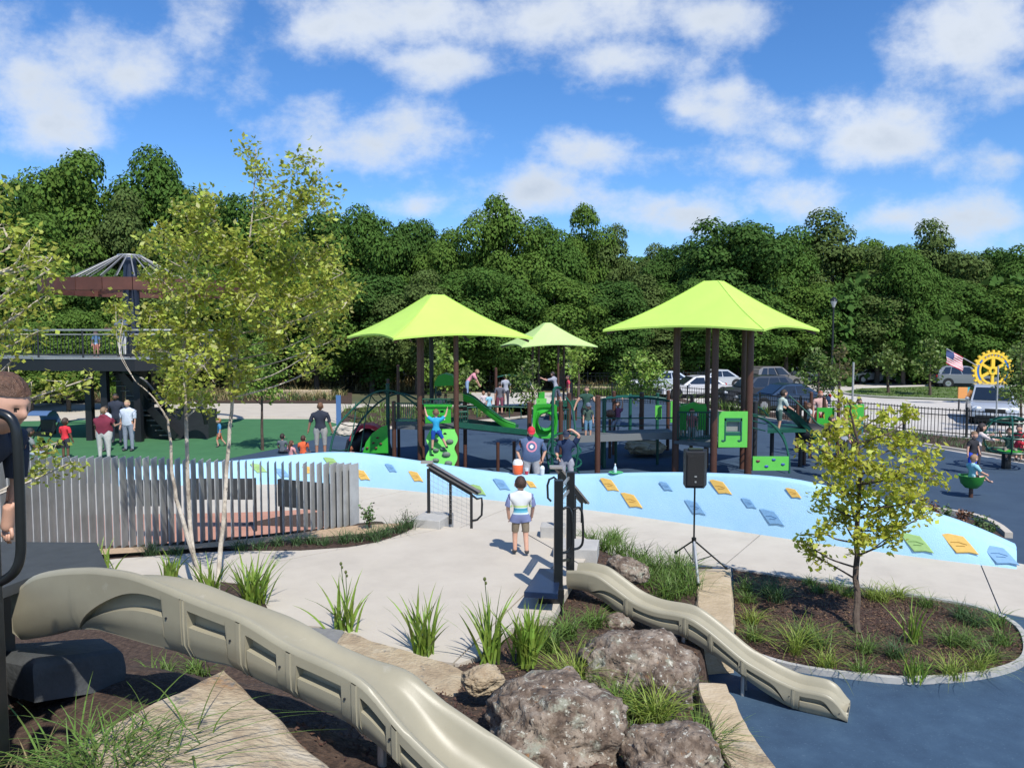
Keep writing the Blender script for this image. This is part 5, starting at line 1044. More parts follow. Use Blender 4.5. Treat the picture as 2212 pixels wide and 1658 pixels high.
# ---------------- walkway tower at the left ----------------
WT = thing('walkway_tower', 'dark steel walkway tower with rust-brown ring and cable crown at the left', 'tower', (-14.6, 29.5, 0))
mc = D(285, 700, 30)
MB().lathe([(.02, 0), (.32, 0), (.30, D(285, 640, 30).z), (.22, D(285, 560, 30).z), (.02, D(285, 555, 30).z)], (mc.x, 30, 0), 16).build('mast', mat('blue_black_steel', (.018, .026, .05), .45), WT, smooth='auto')
zt = D(285, 553, 30).z; zr = D(285, 619, 30).z; hub = MB(); hub.tube([(mc.x + .42 * math.cos(a), 30 + .42 * math.sin(a), zt) for a in np.linspace(0, 2 * math.pi, 20, endpoint=False)], .05, 6, closed=True); hub.build('crown_ring', galv, WT, smooth=True)
for k in range(22):
    a = 2 * math.pi * k / 22 + .1; e = Vector((mc.x + 2.05 * math.cos(a), 30 + 2.05 * math.sin(a), zr + .28)); MB().tube([(mc.x + .42 * math.cos(a), 30 + .42 * math.sin(a), zt), e], .024, 5).build('crown_rod', mat('grey_rod', (.27, .27, .27), .5, .3), WT)
rust = mat('rust_brown_steel', (.10, .035, .024), .6, var=.25, scale=1.5)
rcx = D(298, 619, 30.5).x
for k in range(24):
    a0 = 2 * math.pi * k / 24; a1 = 2 * math.pi * (k + 1) / 24 - .006; q = MB(); ro, ri = 4.05, 3.75; pr = [Vector((rcx + r * math.cos(a), 31.5 + r * .9 * math.sin(a), zr - .23)) for r, a in ((ro, a0), (ro, a1), (ri, a1), (ri, a0))]; q.prism(pr, (0, 0, .46)); q.build('ring_segment', rust, WT)
for k in range(8):
    a = 2 * math.pi * k / 8 + .2; MB().bar((mc.x, 30, zr - .05), (rcx + 3.8 * math.cos(a), 31.5 + 3.5 * math.sin(a), zr - .05), .1, .2).build('ring_beam', rust, WT)
zd = D(285, 775, 28.5).z
dk = [(-30, 28.6), (mc.x - 4, 28.6), (mc.x - 2.2, 27.9), (mc.x + 1.2, 27.7), (mc.x + 3.3, 29.2), (mc.x + 3.6, 31.4), (mc.x + 1, 33), (mc.x - 3, 32.6), (mc.x - 4, 31.2), (-30, 31.2)]
deck(WT, dk, zd, .42, mat('black_steel', (.012, .013, .016), .5)); deck(WT, [(x, y - .03 if y < 30 else y + .03) for x, y in dk], zd + .06, .05, galv, 'deck_trim')
rail_top = D(285, 713, 28.5).z
edge = smooth_line([Vector((x, y, 0)) for x, y in dk[:7]], 1)
for zz, rr in ((rail_top, .035), (rail_top - .16, .022)):
    MB().tube([Vector((p.x, p.y + .06, zz)) for p in edge], rr, 6).build('top_rail', galv, WT)
MB().tube([Vector((p.x, p.y + .06, zd + .18)) for p in edge], .025, 6).build('bottom_rail', darkgrey, WT)
def along(pts, step):
    out = []; acc = 0
    for a, b in zip(pts, pts[1:]):
        L_ = (b - a).length; k = 0
        while acc <= L_: out.append(a.lerp(b, acc / L_)); acc += step
        acc -= L_
    return out
pk = MB(); pk.box((0, 0, 0), (.018, .018, rail_top - zd - .34)); pkm = None
for p in along(edge, .14):
    if p.x < -22: continue
    if pkm is None: o = pk.build('picket', darkgrey); pkm = o.data; o.parent = WT
    else: o = link('picket', pkm, None, WT)
    o.location = (p.x + 14.6, p.y + .06 - 29.5, (zd + .18 + rail_top - .16) / 2)
for p in along(edge, 1.8): MB().cyl((p.x, p.y + .06, zd), (p.x, p.y + .06, rail_top), .035, 6).build('rail_post', darkgrey, WT)
for px, d in ((195, 29), (229, 28.6), (300, 28.6), (262, 32), (325, 31), (398, 30.5)):
    MB().box((D(px, 900, d).x, d, zd / 2 - .2), (.24, .24, zd - .4)).build('column', mat('black_steel', (.012, .013, .016)), WT)
MB().box((D(298, 900, 29.4).x, 29.4, zd / 2 - .2), (.55, .6, zd - .4)).build('core_column', darkgrey, WT)
for i in range(14):
    z = .2 + i * .19; x = D(372, 900, 29.6).x - i * .16; MB().box((x, 29.6, z), (.5, 1.2, .035)).build('stair_tread', mat('grey_tread', (.12, .13, .13), .5, .4), WT)
MB().bar((D(378, 900, 29).x, 29.0, .1), (D(378, 900, 29).x - 2.2, 29.0, 2.75), .06, .3).build('stair_stringer', blackm, WT); MB().bar((D(378, 900, 29).x, 30.2, .1), (D(378, 900, 29).x - 2.2, 30.2, 2.75), .06, .3).build('stair_stringer', blackm, WT)
MB().tube(smooth_line([D(225, 792, 28.2), D(265, 800, 28), D(310, 820, 28), D(345, 860, 28.1), D(380, 900, 28.2)], 5), .06, 6).build('stair_handrail', blackm, WT)
MB().lathe([(0, .25), (.5, .25), (.55, 0), (.5, -.1), (0, -.1)], (D(262, 800, 29).x, 29.5, zd - .55), 16).build('hanging_bell_frame', blackm, WT)
q = MB(); q.tube(smooth_line([D(385, 905, 28.5), D(395, 878, 28.5), D(420, 872, 28.6), D(440, 890, 28.7), D(446, 915, 28.8)], 4), .09, 8); q.build('dark_arch', blackm, WT, smooth=True)
MB().box((D(345, 905, 29.9).x, 29.9, .55), (4.2, .9, 1.1)).build('dark_plinth', darkgrey, WT)

# ---------------- railings of the stairs ----------------
def stair_rail(name, label, posts, tail, mesh_to, base, flip=1):
    T = thing(name, label, 'handrail', base)
    for (px, yb, yt, d, r) in posts:
        a = D(px, yb, d); b = D(px, yt, d); MB().box((a.x, d, (a.z + b.z) / 2), (r * 2, r * 2, b.z - a.z)).build('post', blackm, T)
    tops = [D(px, yt, d) for (px, yb, yt, d, r) in posts]; bots = [D(px, yb, d) for (px, yb, yt, d, r) in posts]
    MB().bar(tops[0], tops[-1], .035, .05).build('top_rail', blackm, T)
    off = Vector((.02, .17, .06)); 
    MB().bar(tops[0] + Vector((0, .085, .06)), tops[-1] + (tops[-1] - tops[0]).normalized() * .14 + Vector((0, .085, .06)), .17, .03).build('perforated_strip', mesh_m, T)
    for s_ in (0, .17): MB().bar(tops[0] + Vector((0, s_, .07)), tops[-1] + (tops[-1] - tops[0]).normalized() * .14 + Vector((0, s_, .07)), .022, .035).build('strip_edge', blackm, T)
    q = MB(); q.box(tops[0] + Vector((-.04, .085, .10)), (.2, .17, .03)); q.build('end_plate', mat('brushed_plate', (.42, .38, .34), .4, .4), T)
    a, b = tops[0], tops[-1]
    q = MB()
    for k in range(1, 9):
        t = k / 9; q.tube([a.lerp(b, t) - Vector((0, 0, .02)), bots[0].lerp(bots[-1], t) + Vector((0, 0, .03))], .0025, 3, cap=False); q.tube([a.lerp(bots[0], t), b.lerp(bots[-1], t)], .0025, 3, cap=False)
    q.build('wire_mesh', galv, T)['kind'] = 'stuff'
    q = MB(); q.tube(tail, .018, 8); q.build('end_loop', blackm, T, smooth=True); return T
stair_rail('stair_handrail', 'left black stair handrail with grey perforated strip and wire mesh panel', [(926, 1113, 1012, 12.7, .026), (973, 1131, 1040, 12.5, .022), (1018, 1143, 1066, 12.25, .022)],
           [D(1018, 1068, 12.25), D(1030, 1077, 12.2), D(1040, 1075, 12.2), D(1041, 1088, 12.2), D(1040, 1112, 12.2), D(1030, 1122, 12.2), D(1019, 1124, 12.25)], None, (D(970, 1130, 12.5).x, 12.5, .93))
T = MB().tube([D(928, 1113, 12.7), D(934, 1102, 12.65), D(948, 1110, 12.6)], .018, 6)
stair_rail('stair_handrail', 'right black stair handrail with grey perforated strip behind the two tall posts', [(1207, 1150, 1024, 11.6, .026), (1240, 1192, 1068, 11.1, .022), (1256, 1128, 1084, 11.9, .018)],
           [D(1190, 1082, 11.7), D(1183, 1075, 11.7), D(1182, 1048, 11.7), D(1186, 1035, 11.7), D(1196, 1030, 11.7), D(1204, 1038, 11.7)], None, (D(1230, 1180, 11.4).x, 11.4, .93))
# black portal posts of the small slide
PS = thing('slide_gate', 'pair of tall black posts with grab rails at the head of the small slide', 'slide gate', (G(1205, 1310, .9).x, 8.95, .9))
for (px, yb, yt, d, w) in ((1205, 1322, 1036, 8.85, .105), (1231, 1214, 1018, 9.75, .105)):
    a = D(px, yb, d); b = D(px, yt, d); MB().box((a.x, d, (a.z - .1 + b.z) / 2), (w, w, b.z - a.z + .1)).build('post', blackm, PS, bevel=.008)
for sg, px, d in ((1, 1205, 8.85), (1, 1231, 9.7)):
    x0 = D(px, 1100, d).x
    q = MB(); q.tube(smooth_line([Vector((x0, d, D(px, 1100, d).z)) + Vector(v) for v in ((.04, 0, 0), (.12, .02, .02), (.16, .02, -.08), (.17, .02, -.40), (.13, .02, -.50), (.05, 0, -.52))], 5), .017, 8); q.build('grab_rail', blackm, PS, smooth=True)
for k in range(3):
    a = D(1212, 1062 - 12 + 14 * k, 9.0); b = D(1228, 1040 - 8 + 14 * k, 9.7); MB().bar(a, b, .02, .035).build('head_bar', galv if k != 1 else blackm, PS)
MB().bar(D(1206, 1212, 8.9), D(1231, 1206, 9.7), .03).build('foot_bar', blackm, PS)
ST_ = thing('step_box', 'navy-topped black step box standing on the plaza beside the slide posts', 'step', (G(1165, 1290, .93).x, 9.3, .93))
sz = D(1160, 1285, 8.9).z
tp4 = [G(1131, 1277, 1.17), G(1204, 1281, 1.17), G(1212, 1228, 1.17), G(1165, 1226, 1.17)]
q = MB(); q.prism([p - Vector((0, 0, .07)) for p in tp4], (0, 0, .07)); q.build('tread', blueblack, ST_, bevel=.008)
cc_ = sum(tp4, Vector()) / 4; MB().box((cc_.x + .06, cc_.y + .05, 1.01), (.30, .38, .17)).build('riser', blackm, ST_)
# ---------------- railing, post and deck at the left edge ----------------
LR = thing('slide_gate', 'black post and bent black grab rail at the left edge in front of the boy', 'slide gate', (-1.8, 2.75, 2.2))
a = D(12, 900, 2.75)
pz = D(0, 905, 2.75).z
MB().box((a.x - .112, 2.75, (1.0 + pz) / 2), (.09, .09, pz - 1.0)).build('post', blackm, LR, bevel=.006)
q = MB(); q.tube(smooth_line([D(-30, 893, 2.72), D(-8, 891, 2.72), D(16, 898, 2.72), D(30, 915, 2.72), D(37, 950, 2.72), D(42, 1050, 2.72), D(45, 1150, 2.72), D(44, 1200, 2.72), D(34, 1230, 2.72), D(18, 1246, 2.73), D(0, 1256, 2.74)], 5), .0175, 14); q.build('grab_rail', blackm, LR, smooth=True)
DK = thing('slide_deck', 'dark grey platform behind the head of the big slide at the left edge', 'deck', (-3, 3.9, 1.9))
q = MB(); q.prism([(-2.3, 2.7, 2.66), (-2.3, 3.3, 2.66), (-2.85, 3.7, 2.66), (-2.72, 4.3, 2.66), (-2.40, 4.42, 2.66), (-2.75, 4.95, 2.66), (-4.4, 5, 2.66), (-4.4, 2.6, 2.66)], (0, 0, .06)); q.build('deck_board', mat('dark_deck', (.05, .055, .055), .7, var=.15, scale=10), DK)
q = MB(); q.prism([(-2.45, 2.8, 1.3), (-2.45, 3.2, 1.3), (-3.0, 3.7, 1.3), (-2.95, 4.4, 1.3), (-4.2, 4.6, 1.3), (-4.4, 2.7, 1.3)], (0, 0, 1.26)); q.build('deck_skirt', darkgrey, DK)

# ---------------- speaker on its tripod ----------------
sd = 11.3; SP = thing('loudspeaker', 'black loudspeaker on top of the thin tripod in front of the blue wall', 'loudspeaker', D(1501, 1050, sd))
zt_ = D(1501, 972, sd).z; zb_ = D(1501, 1050, sd).z; xs_ = D(1501, 1000, sd).x
q = MB(); q.prism([(xs_ - .17, sd - .13, zb_), (xs_ + .10, sd - .16, zb_), (xs_ + .185, sd + .02, zb_ + .02), (xs_ + .14, sd + .17, zb_), (xs_ - .14, sd + .17, zb_)], (0, 0, zt_ - zb_)); q.build('cabinet', mat('black_plastic', (.012, .012, .013), .55, bump=.3, bscale=300), SP, bevel=.012)
q = MB(); q.prism([(xs_ - .15, sd - .137, zb_ + .04), (xs_ + .085, sd - .163, zb_ + .04), (xs_ + .085, sd - .163, zt_ - .04), (xs_ - .15, sd - .137, zt_ - .04)], (0, -.012, 0)); q.build('grille', mat('grille_black', (.02, .02, .021), .7, bump=.8, bscale=500), SP)
MB().box((xs_ - .03, sd - .165, zb_ + .18), (.035, .01, .02)).build('badge', galv, SP); MB().box((xs_ - .03, sd - .165, zb_ + .1), (.025, .01, .025)).build('badge', galv, SP)
MB().box((xs_, sd, zt_ + .012), (.2, .12, .03)).build('top_handle', blackm, SP)
TR = thing('speaker_stand', 'tripod speaker stand with silver lower tube and splayed black legs', 'tripod stand', G(1503, 1215, .45))
cxp = Vector((xs_, sd, 0)); hubz = D(1500, 1166, sd).z
MB().cyl((xs_, sd, hubz - .1), (xs_, sd, zb_ + .03), .014, 10).build('pole', blackm, TR)
feet = [D(1508, 1262, 10.75), D(1459, 1192, 11.7), D(1568, 1226, 11.6)]
MB().cyl((xs_, sd, hubz), (xs_ + .0, sd - .02, D(1501, 1210, sd).z), .024, 10).build('silver_tube', galv, TR)
MB().cyl((xs_, sd, hubz - .04), (xs_, sd, hubz + .04), .035, 12).build('hub_collar', blackm, TR)
for i, f_ in enumerate(feet):
    mt_ = galv if i == 0 else blackm
    MB().tube([(xs_, sd, hubz), f_], .013 if i else .02, 8).build('leg', mt_, TR); mid = Vector((xs_, sd, hubz)).lerp(f_, .55); MB().tube([(xs_, sd, D(1501, 1212, sd).z), mid], .008, 6).build('brace', blackm, TR); MB().ball(f_, .026, 8, 6).build('rubber_foot', blackm, TR)
# ---------------- cups and bottles on the wall crest ----------------
def crest(px):
    b, t = wall_fn(px); return Vector((t.x, t.y + .14, t.z + .002))
def cup(name, label, cat, px, parts):
    c = crest(px); T = thing(name, label, cat, c)
    for nm_, m_, prof in parts: MB().lathe([(0, prof[0][1])] + prof + [(0, prof[-1][1])], c, 18).build(nm_, m_, T, smooth='auto')
    return T
cup('water_cooler', 'round orange drinks jug with white lid on the wall beside the red-capped man', 'drinks jug', 1119, [('jug_body', mat('orange_plastic', (.75, .13, .04), .4), [(.10, 0), (.125, .05), (.13, .22), (.125, .24)]), ('jug_lid', mat('white_plastic', (.75, .75, .73), .4), [(.128, .24), (.125, .30), (.09, .36), (.03, .375)])])
cup('cup', 'clear cup with red drink on the wall in front of the red-capped man', 'cup', 1138, [('cup_body', mat('red_drink', (.45, .03, .06), .3), [(.035, 0), (.05, .09)]), ('cup_top', mat('clear_cup', (.55, .6, .62), .2), [(.05, .09), (.055, .16)])])
cup('cup', 'clear domed cup on the wall between the two men', 'cup', 1172, [('cup_body', mat('clear_cup', (.5, .6, .6), .2), [(.05, 0), (.06, .15)]), ('domed_lid', mat('pale_lid', (.6, .7, .68), .15), [(.062, .15), (.05, .20), (.02, .225)])])
cup('bottle', 'clear water bottle standing on the wall right of the two men', 'bottle', 1331, [('bottle_body', mat('bottle_blue', (.45, .6, .7), .15), [(.035, 0), (.038, .13), (.014, .18), (.014, .2)]), ('cap', mat('white_plastic', (.75, .75, .73)), [(.016, .2), (.016, .225)])])
c = crest(1333); q = MB(); q.lathe([(0, 0), (.15, .004), (.17, .02), (0, .012)], c + Vector((0, .03, .002)), 18); q.build('flying_disc', mat('disc_green', (.08, .45, .15), .5), org=tuple(c), label='green plastic disc lying on the wall under the water bottle', cat='disc')

# ---------------- stroller, parked cars and street things ----------------
def stroller():
    c = G(92, 990, 0); d = 26.5; c = Vector((D(92, 900, d).x, d, 0)); T = thing('stroller', 'dark stroller with blue sun canopy left of the red-shirted child', 'stroller', c)
    q = MB(); rows = []
    for i in range(7):
        a = i / 6 * math.pi * .75; rows.append([c + Vector((.35 * s_, .45 * math.cos(a), .95 + .45 * math.sin(a))) for s_ in (-1, -.5, 0, .5, 1)])
    q.grid(rows); q.grid([[p - Vector((0, 0, .015)) for p in r] for r in rows]); q.build('sun_canopy', mat('denim_blue', (.06, .12, .24), .8), T, smooth=True)
    MB().box(c + Vector((0, 0, .6)), (.5, .6, .12)).build('seat', blackm, T); MB().box(c + Vector((0, .3, .8)), (.5, .08, .5)).build('backrest', blackm, T)
    for sx in (-.3, .3):
        for sy in (-.4, .4): MB().cyl(c + Vector((sx - .03, sy, .16)), c + Vector((sx + .03, sy, .16)), .16, 16).build('wheel', tyre_m, T)
        MB().bar(c + Vector((sx, -.4, .16)), c + Vector((sx, .55, 1.05)), .03).build('frame_tube', blackm, T)
stroller()
def car(label, px, ybase, yaw, kind, col, d=None, L_=4.6, W_=1.8, rough=.3, name='parked_car', cat='car', roofcol=None):
    g = G(px, ybase, 0); T = thing(name, label, cat, (g.x, g.y, 0), R(yaw), 'cars in the car park')
    paint = mat('car_paint_%.2f_%.2f_%.2f' % col, col, rough, .25, coat=.6)
    prof = {'sedan': ([(-.5, .30), (-.5, .62), (-.46, .72), (-.33, .83), (.24, .86), (.45, .80), (.5, .66), (.5, .32)], [(-.22, .85), (-.065, 1.34), (.02, 1.42), (.18, 1.41), (.36, .86)]),
            'suv': ([(-.5, .34), (-.5, .72), (-.47, .86), (-.28, .98), (.3, 1.02), (.48, 1.0), (.5, .7), (.5, .36)], [(-.22, .99), (-.075, 1.57), (.0, 1.66), (.34, 1.66), (.44, 1.45), (.475, 1.01)]),
            'truck': ([(-.5, .40), (-.5, .86), (-.46, 1.0), (-.26, 1.08), (.5, 1.10), (.5, .45)], [(-.24, 1.08), (-.15, 1.65), (-.08, 1.78), (.12, 1.78), (.18, 1.10)])}[kind]
    lo, hi = prof; wl = W_ / 2
    q = MB(); n = len(lo); secs = [(-1, .90), (-.97, .97), (-.86, 1), (.86, 1), (.97, .97), (1, .90)]
    rows = [[(x * L_ * (1 if abs(x) < .49 or abs(s) < .9 else k), s * wl, z * (1 if z < .5 else (1 if abs(s) < .9 else .985))) for x, z in lo + [lo[0]]] for s, k in secs]; q.grid(rows); q.add([rows[0][i] for i in range(n)], [tuple(range(n))]); q.add([rows[-1][i] for i in range(n)], [tuple(range(n))[::-1]])
    q.build('body', paint, T, world=False, smooth='auto')
    q = MB(); wb, wt = wl * .95, wl * .74; zt = max(z for x, z in hi); z0 = min(z for x, z in hi)
    hw = lambda z: wb + (wt - wb) * (z - z0) / (zt - z0)
    rows = [[(x * L_, s * hw(z), z) for x, z in hi] for s in (-1, 1)]; m = len(hi); q.add(rows[0] + rows[1], [tuple(range(m)), tuple(range(m, 2 * m))[::-1]] + [(i, i + 1, m + i + 1, m + i) for i in range(m - 1)]); q.build('cabin', paint, T, world=False, smooth='auto')
    def lerp2(a, b, t): return tuple(a[i] + (b[i] - a[i]) * t for i in range(len(a)))
    cx0, cx1 = hi[0][0], hi[-1][0]; zlo, zhi = z0 + .05, zt - .10
    xf = lambda z, e: interp(z, sorted([(p[1], p[0]) for p in (hi[:3] if e == 0 else hi[-3:][::-1])]))
    cuts = {'sedan': [.02, .50, .53, .97], 'suv': [.02, .40, .43, .72, .75, .97], 'truck': [.03, .48, .53, .95]}[kind]
    for s in (-1, 1):
        for a, b in zip(cuts[::2], cuts[1::2]):
            pts = []
            for (t, z) in ((a, zlo), (b, zlo), (b, zhi), (a, zhi)):
                x = xf(z, 0) + .03 + (xf(z, 1) - .03 - xf(z, 0) - .03) * t; pts.append((x * L_, s * (hw(z) + .006), z))
            q = MB(); q.add(pts, [(0, 1, 2, 3)] if s > 0 else [(3, 2, 1, 0)]); q.build('side_window', glass_m, T, world=False)
    for e, sgn in ((0, -1), (1, 1)):
        pts = [((xf(z, e) + sgn * .010) * L_, s * hw(z) * .90, z + .004) for z, s in ((zlo, -1), (zlo, 1), (zhi + .02, 1), (zhi + .02, -1))]; q = MB(); q.add(pts, [(0, 1, 2, 3)] if e else [(3, 2, 1, 0)]); q.build('windscreen' if e == 0 else 'rear_window', glass_m, T, world=False)
    for x in (-.32, .31):
        for s in (-1, 1):
            q = MB(); q.cyl((x * L_, s * (wl - .005), .35), (x * L_, s * (wl + .004), .35), .40, 20); q.build('wheel_arch', blackm, T, world=False)
            q = MB(); q.cyl((x * L_, s * (wl - .2), .33), (x * L_, s * (wl + .018), .33), .33, 20); w_ = q.build('tyre', tyre_m, T, world=False)
            q = MB(); q.cyl((x * L_, s * (wl + .0), .33), (x * L_, s * (wl + .03), .33), .21, 10); q.build('rim', rim_m, w_, world=False); bpy.data.objects[w_.name]
    zl = lo[1][1] + .03
    for s in (-1, 1):
        q = MB(); q.ball((-.485 * L_, s * wl * .76, zl), (.10, .20, .09), 10, 6); q.build('headlight', mat('headlight_glass', (.75, .78, .8), .1), T, world=False)
        q = MB(); q.ball((.49 * L_, s * wl * .80, zl + .12), (.06, .16, .11), 10, 6); q.build('tail_light', mat('tail_light_red', (.45, .012, .012), .2), T, world=False)
        q = MB(); q.ball((hi[0][0] * L_ + .35, s * (wl + .08), z0 + .07), (.06, .1, .07), 8, 6); q.build('wing_mirror', paint, T, world=False)
    MB().box((-.5 * L_ - .002, 0, zl - .08), (.02, W_ * .42, .16)).build('grille', blackm, T, world=False); MB().box((-.5 * L_ - .008, 0, .40), (.02, W_ * .8, .10)).build('lower_bumper', blackm, T, world=False)
    MB().box((-.5 * L_ - .02, 0, .5), (.01, .3, .1)).build('number_plate', mat('plate_white', (.6, .6, .6), .5), T, world=False)
    MB().box((.5 * L_ + .006, 0, .72), (.01, .3, .12)).build('number_plate', mat('plate_white', (.6, .6, .6)), T, world=False)
    MB().box((0, 0, .22), (L_ * .9, W_ * .86, .16)).build('underbody', blackm, T, world=False)
    return T
WH = (.70, .70, .71); SIL = (.42, .45, .49)
car('white saloon parked behind the left posts of the right play tower', 1500, 858, 8, 'sedan', WH, L_=4.9)
car('dark grey car with big windscreen, parked right of the white saloon', 1628, 872, 12, 'suv', (.06, .065, .075), L_=4.5)
car('dark blue car nearest the fence, behind the grey-shirted boy on the slide', 1688, 884, 10, 'sedan', (.02, .045, .09), L_=4.8)
car('white estate car seen above the dark cars at the right', 1705, 826, 155, 'suv', (.74, .74, .74), L_=4.9, name='parked_car')
car('grey pickup with red tail light beside the white estate car', 1668, 838, 205, 'suv', (.20, .19, .18), L_=4.6)
car('silver car behind the white saloon', 1540, 838, 10, 'sedan', (.45, .48, .5))
car('white van with red stripe behind the saloons', 1480, 830, 12, 'truck', (.72, .71, .7), L_=5.4, name='parked_van', cat='van')
car('red car in the back row left of the thick posts', 1440, 832, 15, 'sedan', (.45, .03, .03))
car('pale blue-grey car in front of the red one, behind the round young tree', 1432, 843, 8, 'sedan', (.50, .56, .62))
car('black pickup parked beyond the road at the centre right', 1842, 826, 5, 'truck', (.02, .022, .024), L_=5.6, name='parked_truck', cat='truck')
car('white car half behind the thin sapling on the far side of the island', 1886, 826, 185, 'sedan', (.66, .66, .66))
car('grey hatchback behind the yellow gear sign', 2078, 836, 170, 'suv', (.20, .215, .23), L_=4.3)
car('silver SUV facing the camera on the road behind the black fence', 2138, 908, 62, 'suv', SIL, L_=4.6, W_=1.85, name='silver_suv')
# lamp posts, poles, sign, flag, gear emblem
def lamp(label, px, ybase, ytop, d):
    b = D(px, ybase, d); zt = D(px, ytop, d).z; T = thing('street_lamp', label, 'street lamp', (b.x, d, 0)); x = b.x
    MB().lathe([(.22, 0), (.22, .3), (.12, .5), (.09, 1.2), (.07, zt - .9), (.12, zt - .85), (.07, zt - .8), (0, zt - .8)], (x, d, 0), 12).build('post', blackm, T, smooth='auto')
    MB().lathe([(.08, zt - .78), (.24, zt - .35), (.20, zt - .3)], (x, d, 0), 10).build('lamp_glass', mat('frosted_glass', (.45, .47, .48), .3), T, smooth='auto')
    MB().lathe([(.28, zt - .32), (.16, zt - .12), (.03, zt - .05), (.02, zt), (0, zt)], (x, d, 0), 10).build('lamp_cap', blackm, T, smooth='auto')
lamp('black street lamp with lantern head right of the big lime canopy', 1795, 835, 640, 55)
lamp('thin dark pole lamp behind the middle play structure', 1231, 850, 770, 50)
T = thing('pole', 'plain pale grey pole at the near kerb of the grass island', 'pole', (D(1841, 850, 38).x, 38, 0)); MB().cyl((D(1841, 850, 38).x, 38, 0), (D(1841, 850, 38).x, 38, D(1841, 782, 38).z), .05, 10).build('shaft', galv, T)
T = thing('pole', 'thin pale upright in front of the silver SUV', 'pole', (D(2151, 900, 29).x, 29, 0)); MB().cyl((D(2151, 900, 29).x, 29, 0), (D(2151, 900, 29).x, 29, D(2151, 790, 29).z), .03, 8).build('shaft', galv, T)
gd = 44; gc = D(2143, 800, gd); gy = mat('emblem_yellow', (.75, .50, .035), .45); gb = mat('emblem_blue', (.015, .12, .42), .45)
GE = thing('gear_emblem', 'big yellow and blue gear-wheel emblem sign with spokes at the right', 'emblem sign', (gc.x, gd, 0))
def ringp(r0, r1, y0, y1, n=48, a0=0, a1=2 * math.pi):
    q = MB(); rows = []
    for (r, y) in ((r0, y0), (r1, y0), (r1, y1), (r0, y1), (r0, y0)): rows.append([Vector((gc.x + r * math.cos(a), gd + y, gc.z + r * math.sin(a))) for a in np.linspace(a0, a1, n + 1)])
    q.grid(rows)
    if a1 - a0 < 6.2: q.add([r[0] for r in rows[:4]], [(0, 1, 2, 3)]); q.add([r[-1] for r in rows[:4]], [(3, 2, 1, 0)])
    return q
k = 1.16
ringp(.92 * k * .88, .92 * k, -.06, .06).build('outer_ring', gy, GE, smooth='auto'); ringp(.70 * k * .86, .70 * k, -.06, .06).build('inner_ring', gy, GE, smooth='auto'); ringp(.70 * k, .92 * k * .88, -.03, .03).build('blue_band_back', gy, GE)
for a0, a1 in ((R(158), R(218)), (R(8), R(42)), (R(142 - 6), R(150)), (R(-38), R(-2))): ringp(.715 * k, .80 * k, -.05, .04, 10, a0, a1).build('blue_band', gb, GE)
for i in range(24):
    a = 2 * math.pi * i / 24; c = gc + Vector((math.cos(a), 0, math.sin(a))) * .97 * k; MB().box(c, (.13, .12, .13), ax=Matrix.Rotation(-a, 3, 'Y')).build('gear_tooth', gy, GE)
for i in range(6):
    a = math.pi / 2 + i * math.pi / 3; MB().bar(gc + Vector((math.cos(a), 0, math.sin(a))) * .15 * k, gc + Vector((math.cos(a), 0, math.sin(a))) * .63 * k, .10, .15 if i else .2).build('spoke', gy, GE)
ringp(.10 * k, .22 * k, -.08, .08, 20).build('hub', gy, GE)
def arc_text(s, rad, a_mid, span, size, m, parent, flip=False):
    for i, ch in enumerate(s):
        a = a_mid + (span / 2 - span * (i + .5) / len(s)) * (1 if not flip else -1)
        cu = bpy.data.curves.new('t', 'FONT'); cu.body = ch; cu.size = size; cu.align_x = 'CENTER'; cu.align_y = 'CENTER'; cu.extrude = .008; cu.resolution_u = 2
        o = bpy.data.objects.new('letter', cu); COL.objects.link(o); bpy.context.view_layer.update(); me = bpy.data.meshes.new_from_object(o); bpy.data.objects.remove(o); me.materials.clear(); me.materials.append(m)
        ob = link('letter', me, None, parent); ob.matrix_parent_inverse = Matrix(); ob.location = (rad * math.cos(a), -.07, gc.z + rad * math.sin(a)); ob.rotation_euler = (R(90), -(a - math.pi / 2) if not flip else -(a + math.pi / 2), 0)
arc_text('ROTARY', .765 * k, R(90), R(72), .17, gb, GE); arc_text('INTERNATIONAL', .765 * k, R(270), R(105), .12, gb, GE, True)
for s_ in (-.5, .5): MB().cyl((gc.x + s_, gd + .05, 0), (gc.x + s_, gd + .05, gc.z - .6), .05, 8).build('support_leg', galv, GE)
FL = thing('flag', 'small striped flag on a slanting pole left of the gear emblem', 'flag', (gc.x - .9, gd, gc.z))
pa = D(2108, 786, gd - .3); pb = D(2044, 753, gd - .6); MB().tube([pa + Vector((.4, .3, -.2)), pb], .03, 8).build('flag_pole', galv, FL)
fl = [[pb.lerp(pa, u * .55) + Vector((.02 * math.sin(v * 9), .06 * math.sin(v * 7 + u * 6), -v * .82 + .0)) for v in np.linspace(0, 1, 14)] for u in np.linspace(0, 1, 8)]
for j in range(13):
    q = MB(); q.grid([[fl[i][j], fl[i][j + 1]] for i in range(8)]); q.build('stripe', mat('flag_red', (.5, .05, .07), .8) if j % 2 == 0 else mat('flag_white', (.7, .7, .7), .8), FL)
q = MB(); q.grid([[fl[i][j] + Vector((0, -.012, 0)) for j in range(0, 8)] for i in range(0, 4)]); ca = q.build('canton', mat('flag_navy', (.03, .05, .15), .8), FL)
SB = thing('sign_board', 'small orange and teal sign board beside the silver SUV', 'sign', (D(2078, 850, 40).x, 40, 0))
a = D(2068, 858, 40); b = D(2100, 858, 40); zt = D(2068, 836, 40).z; z0 = D(2068, 860, 40).z
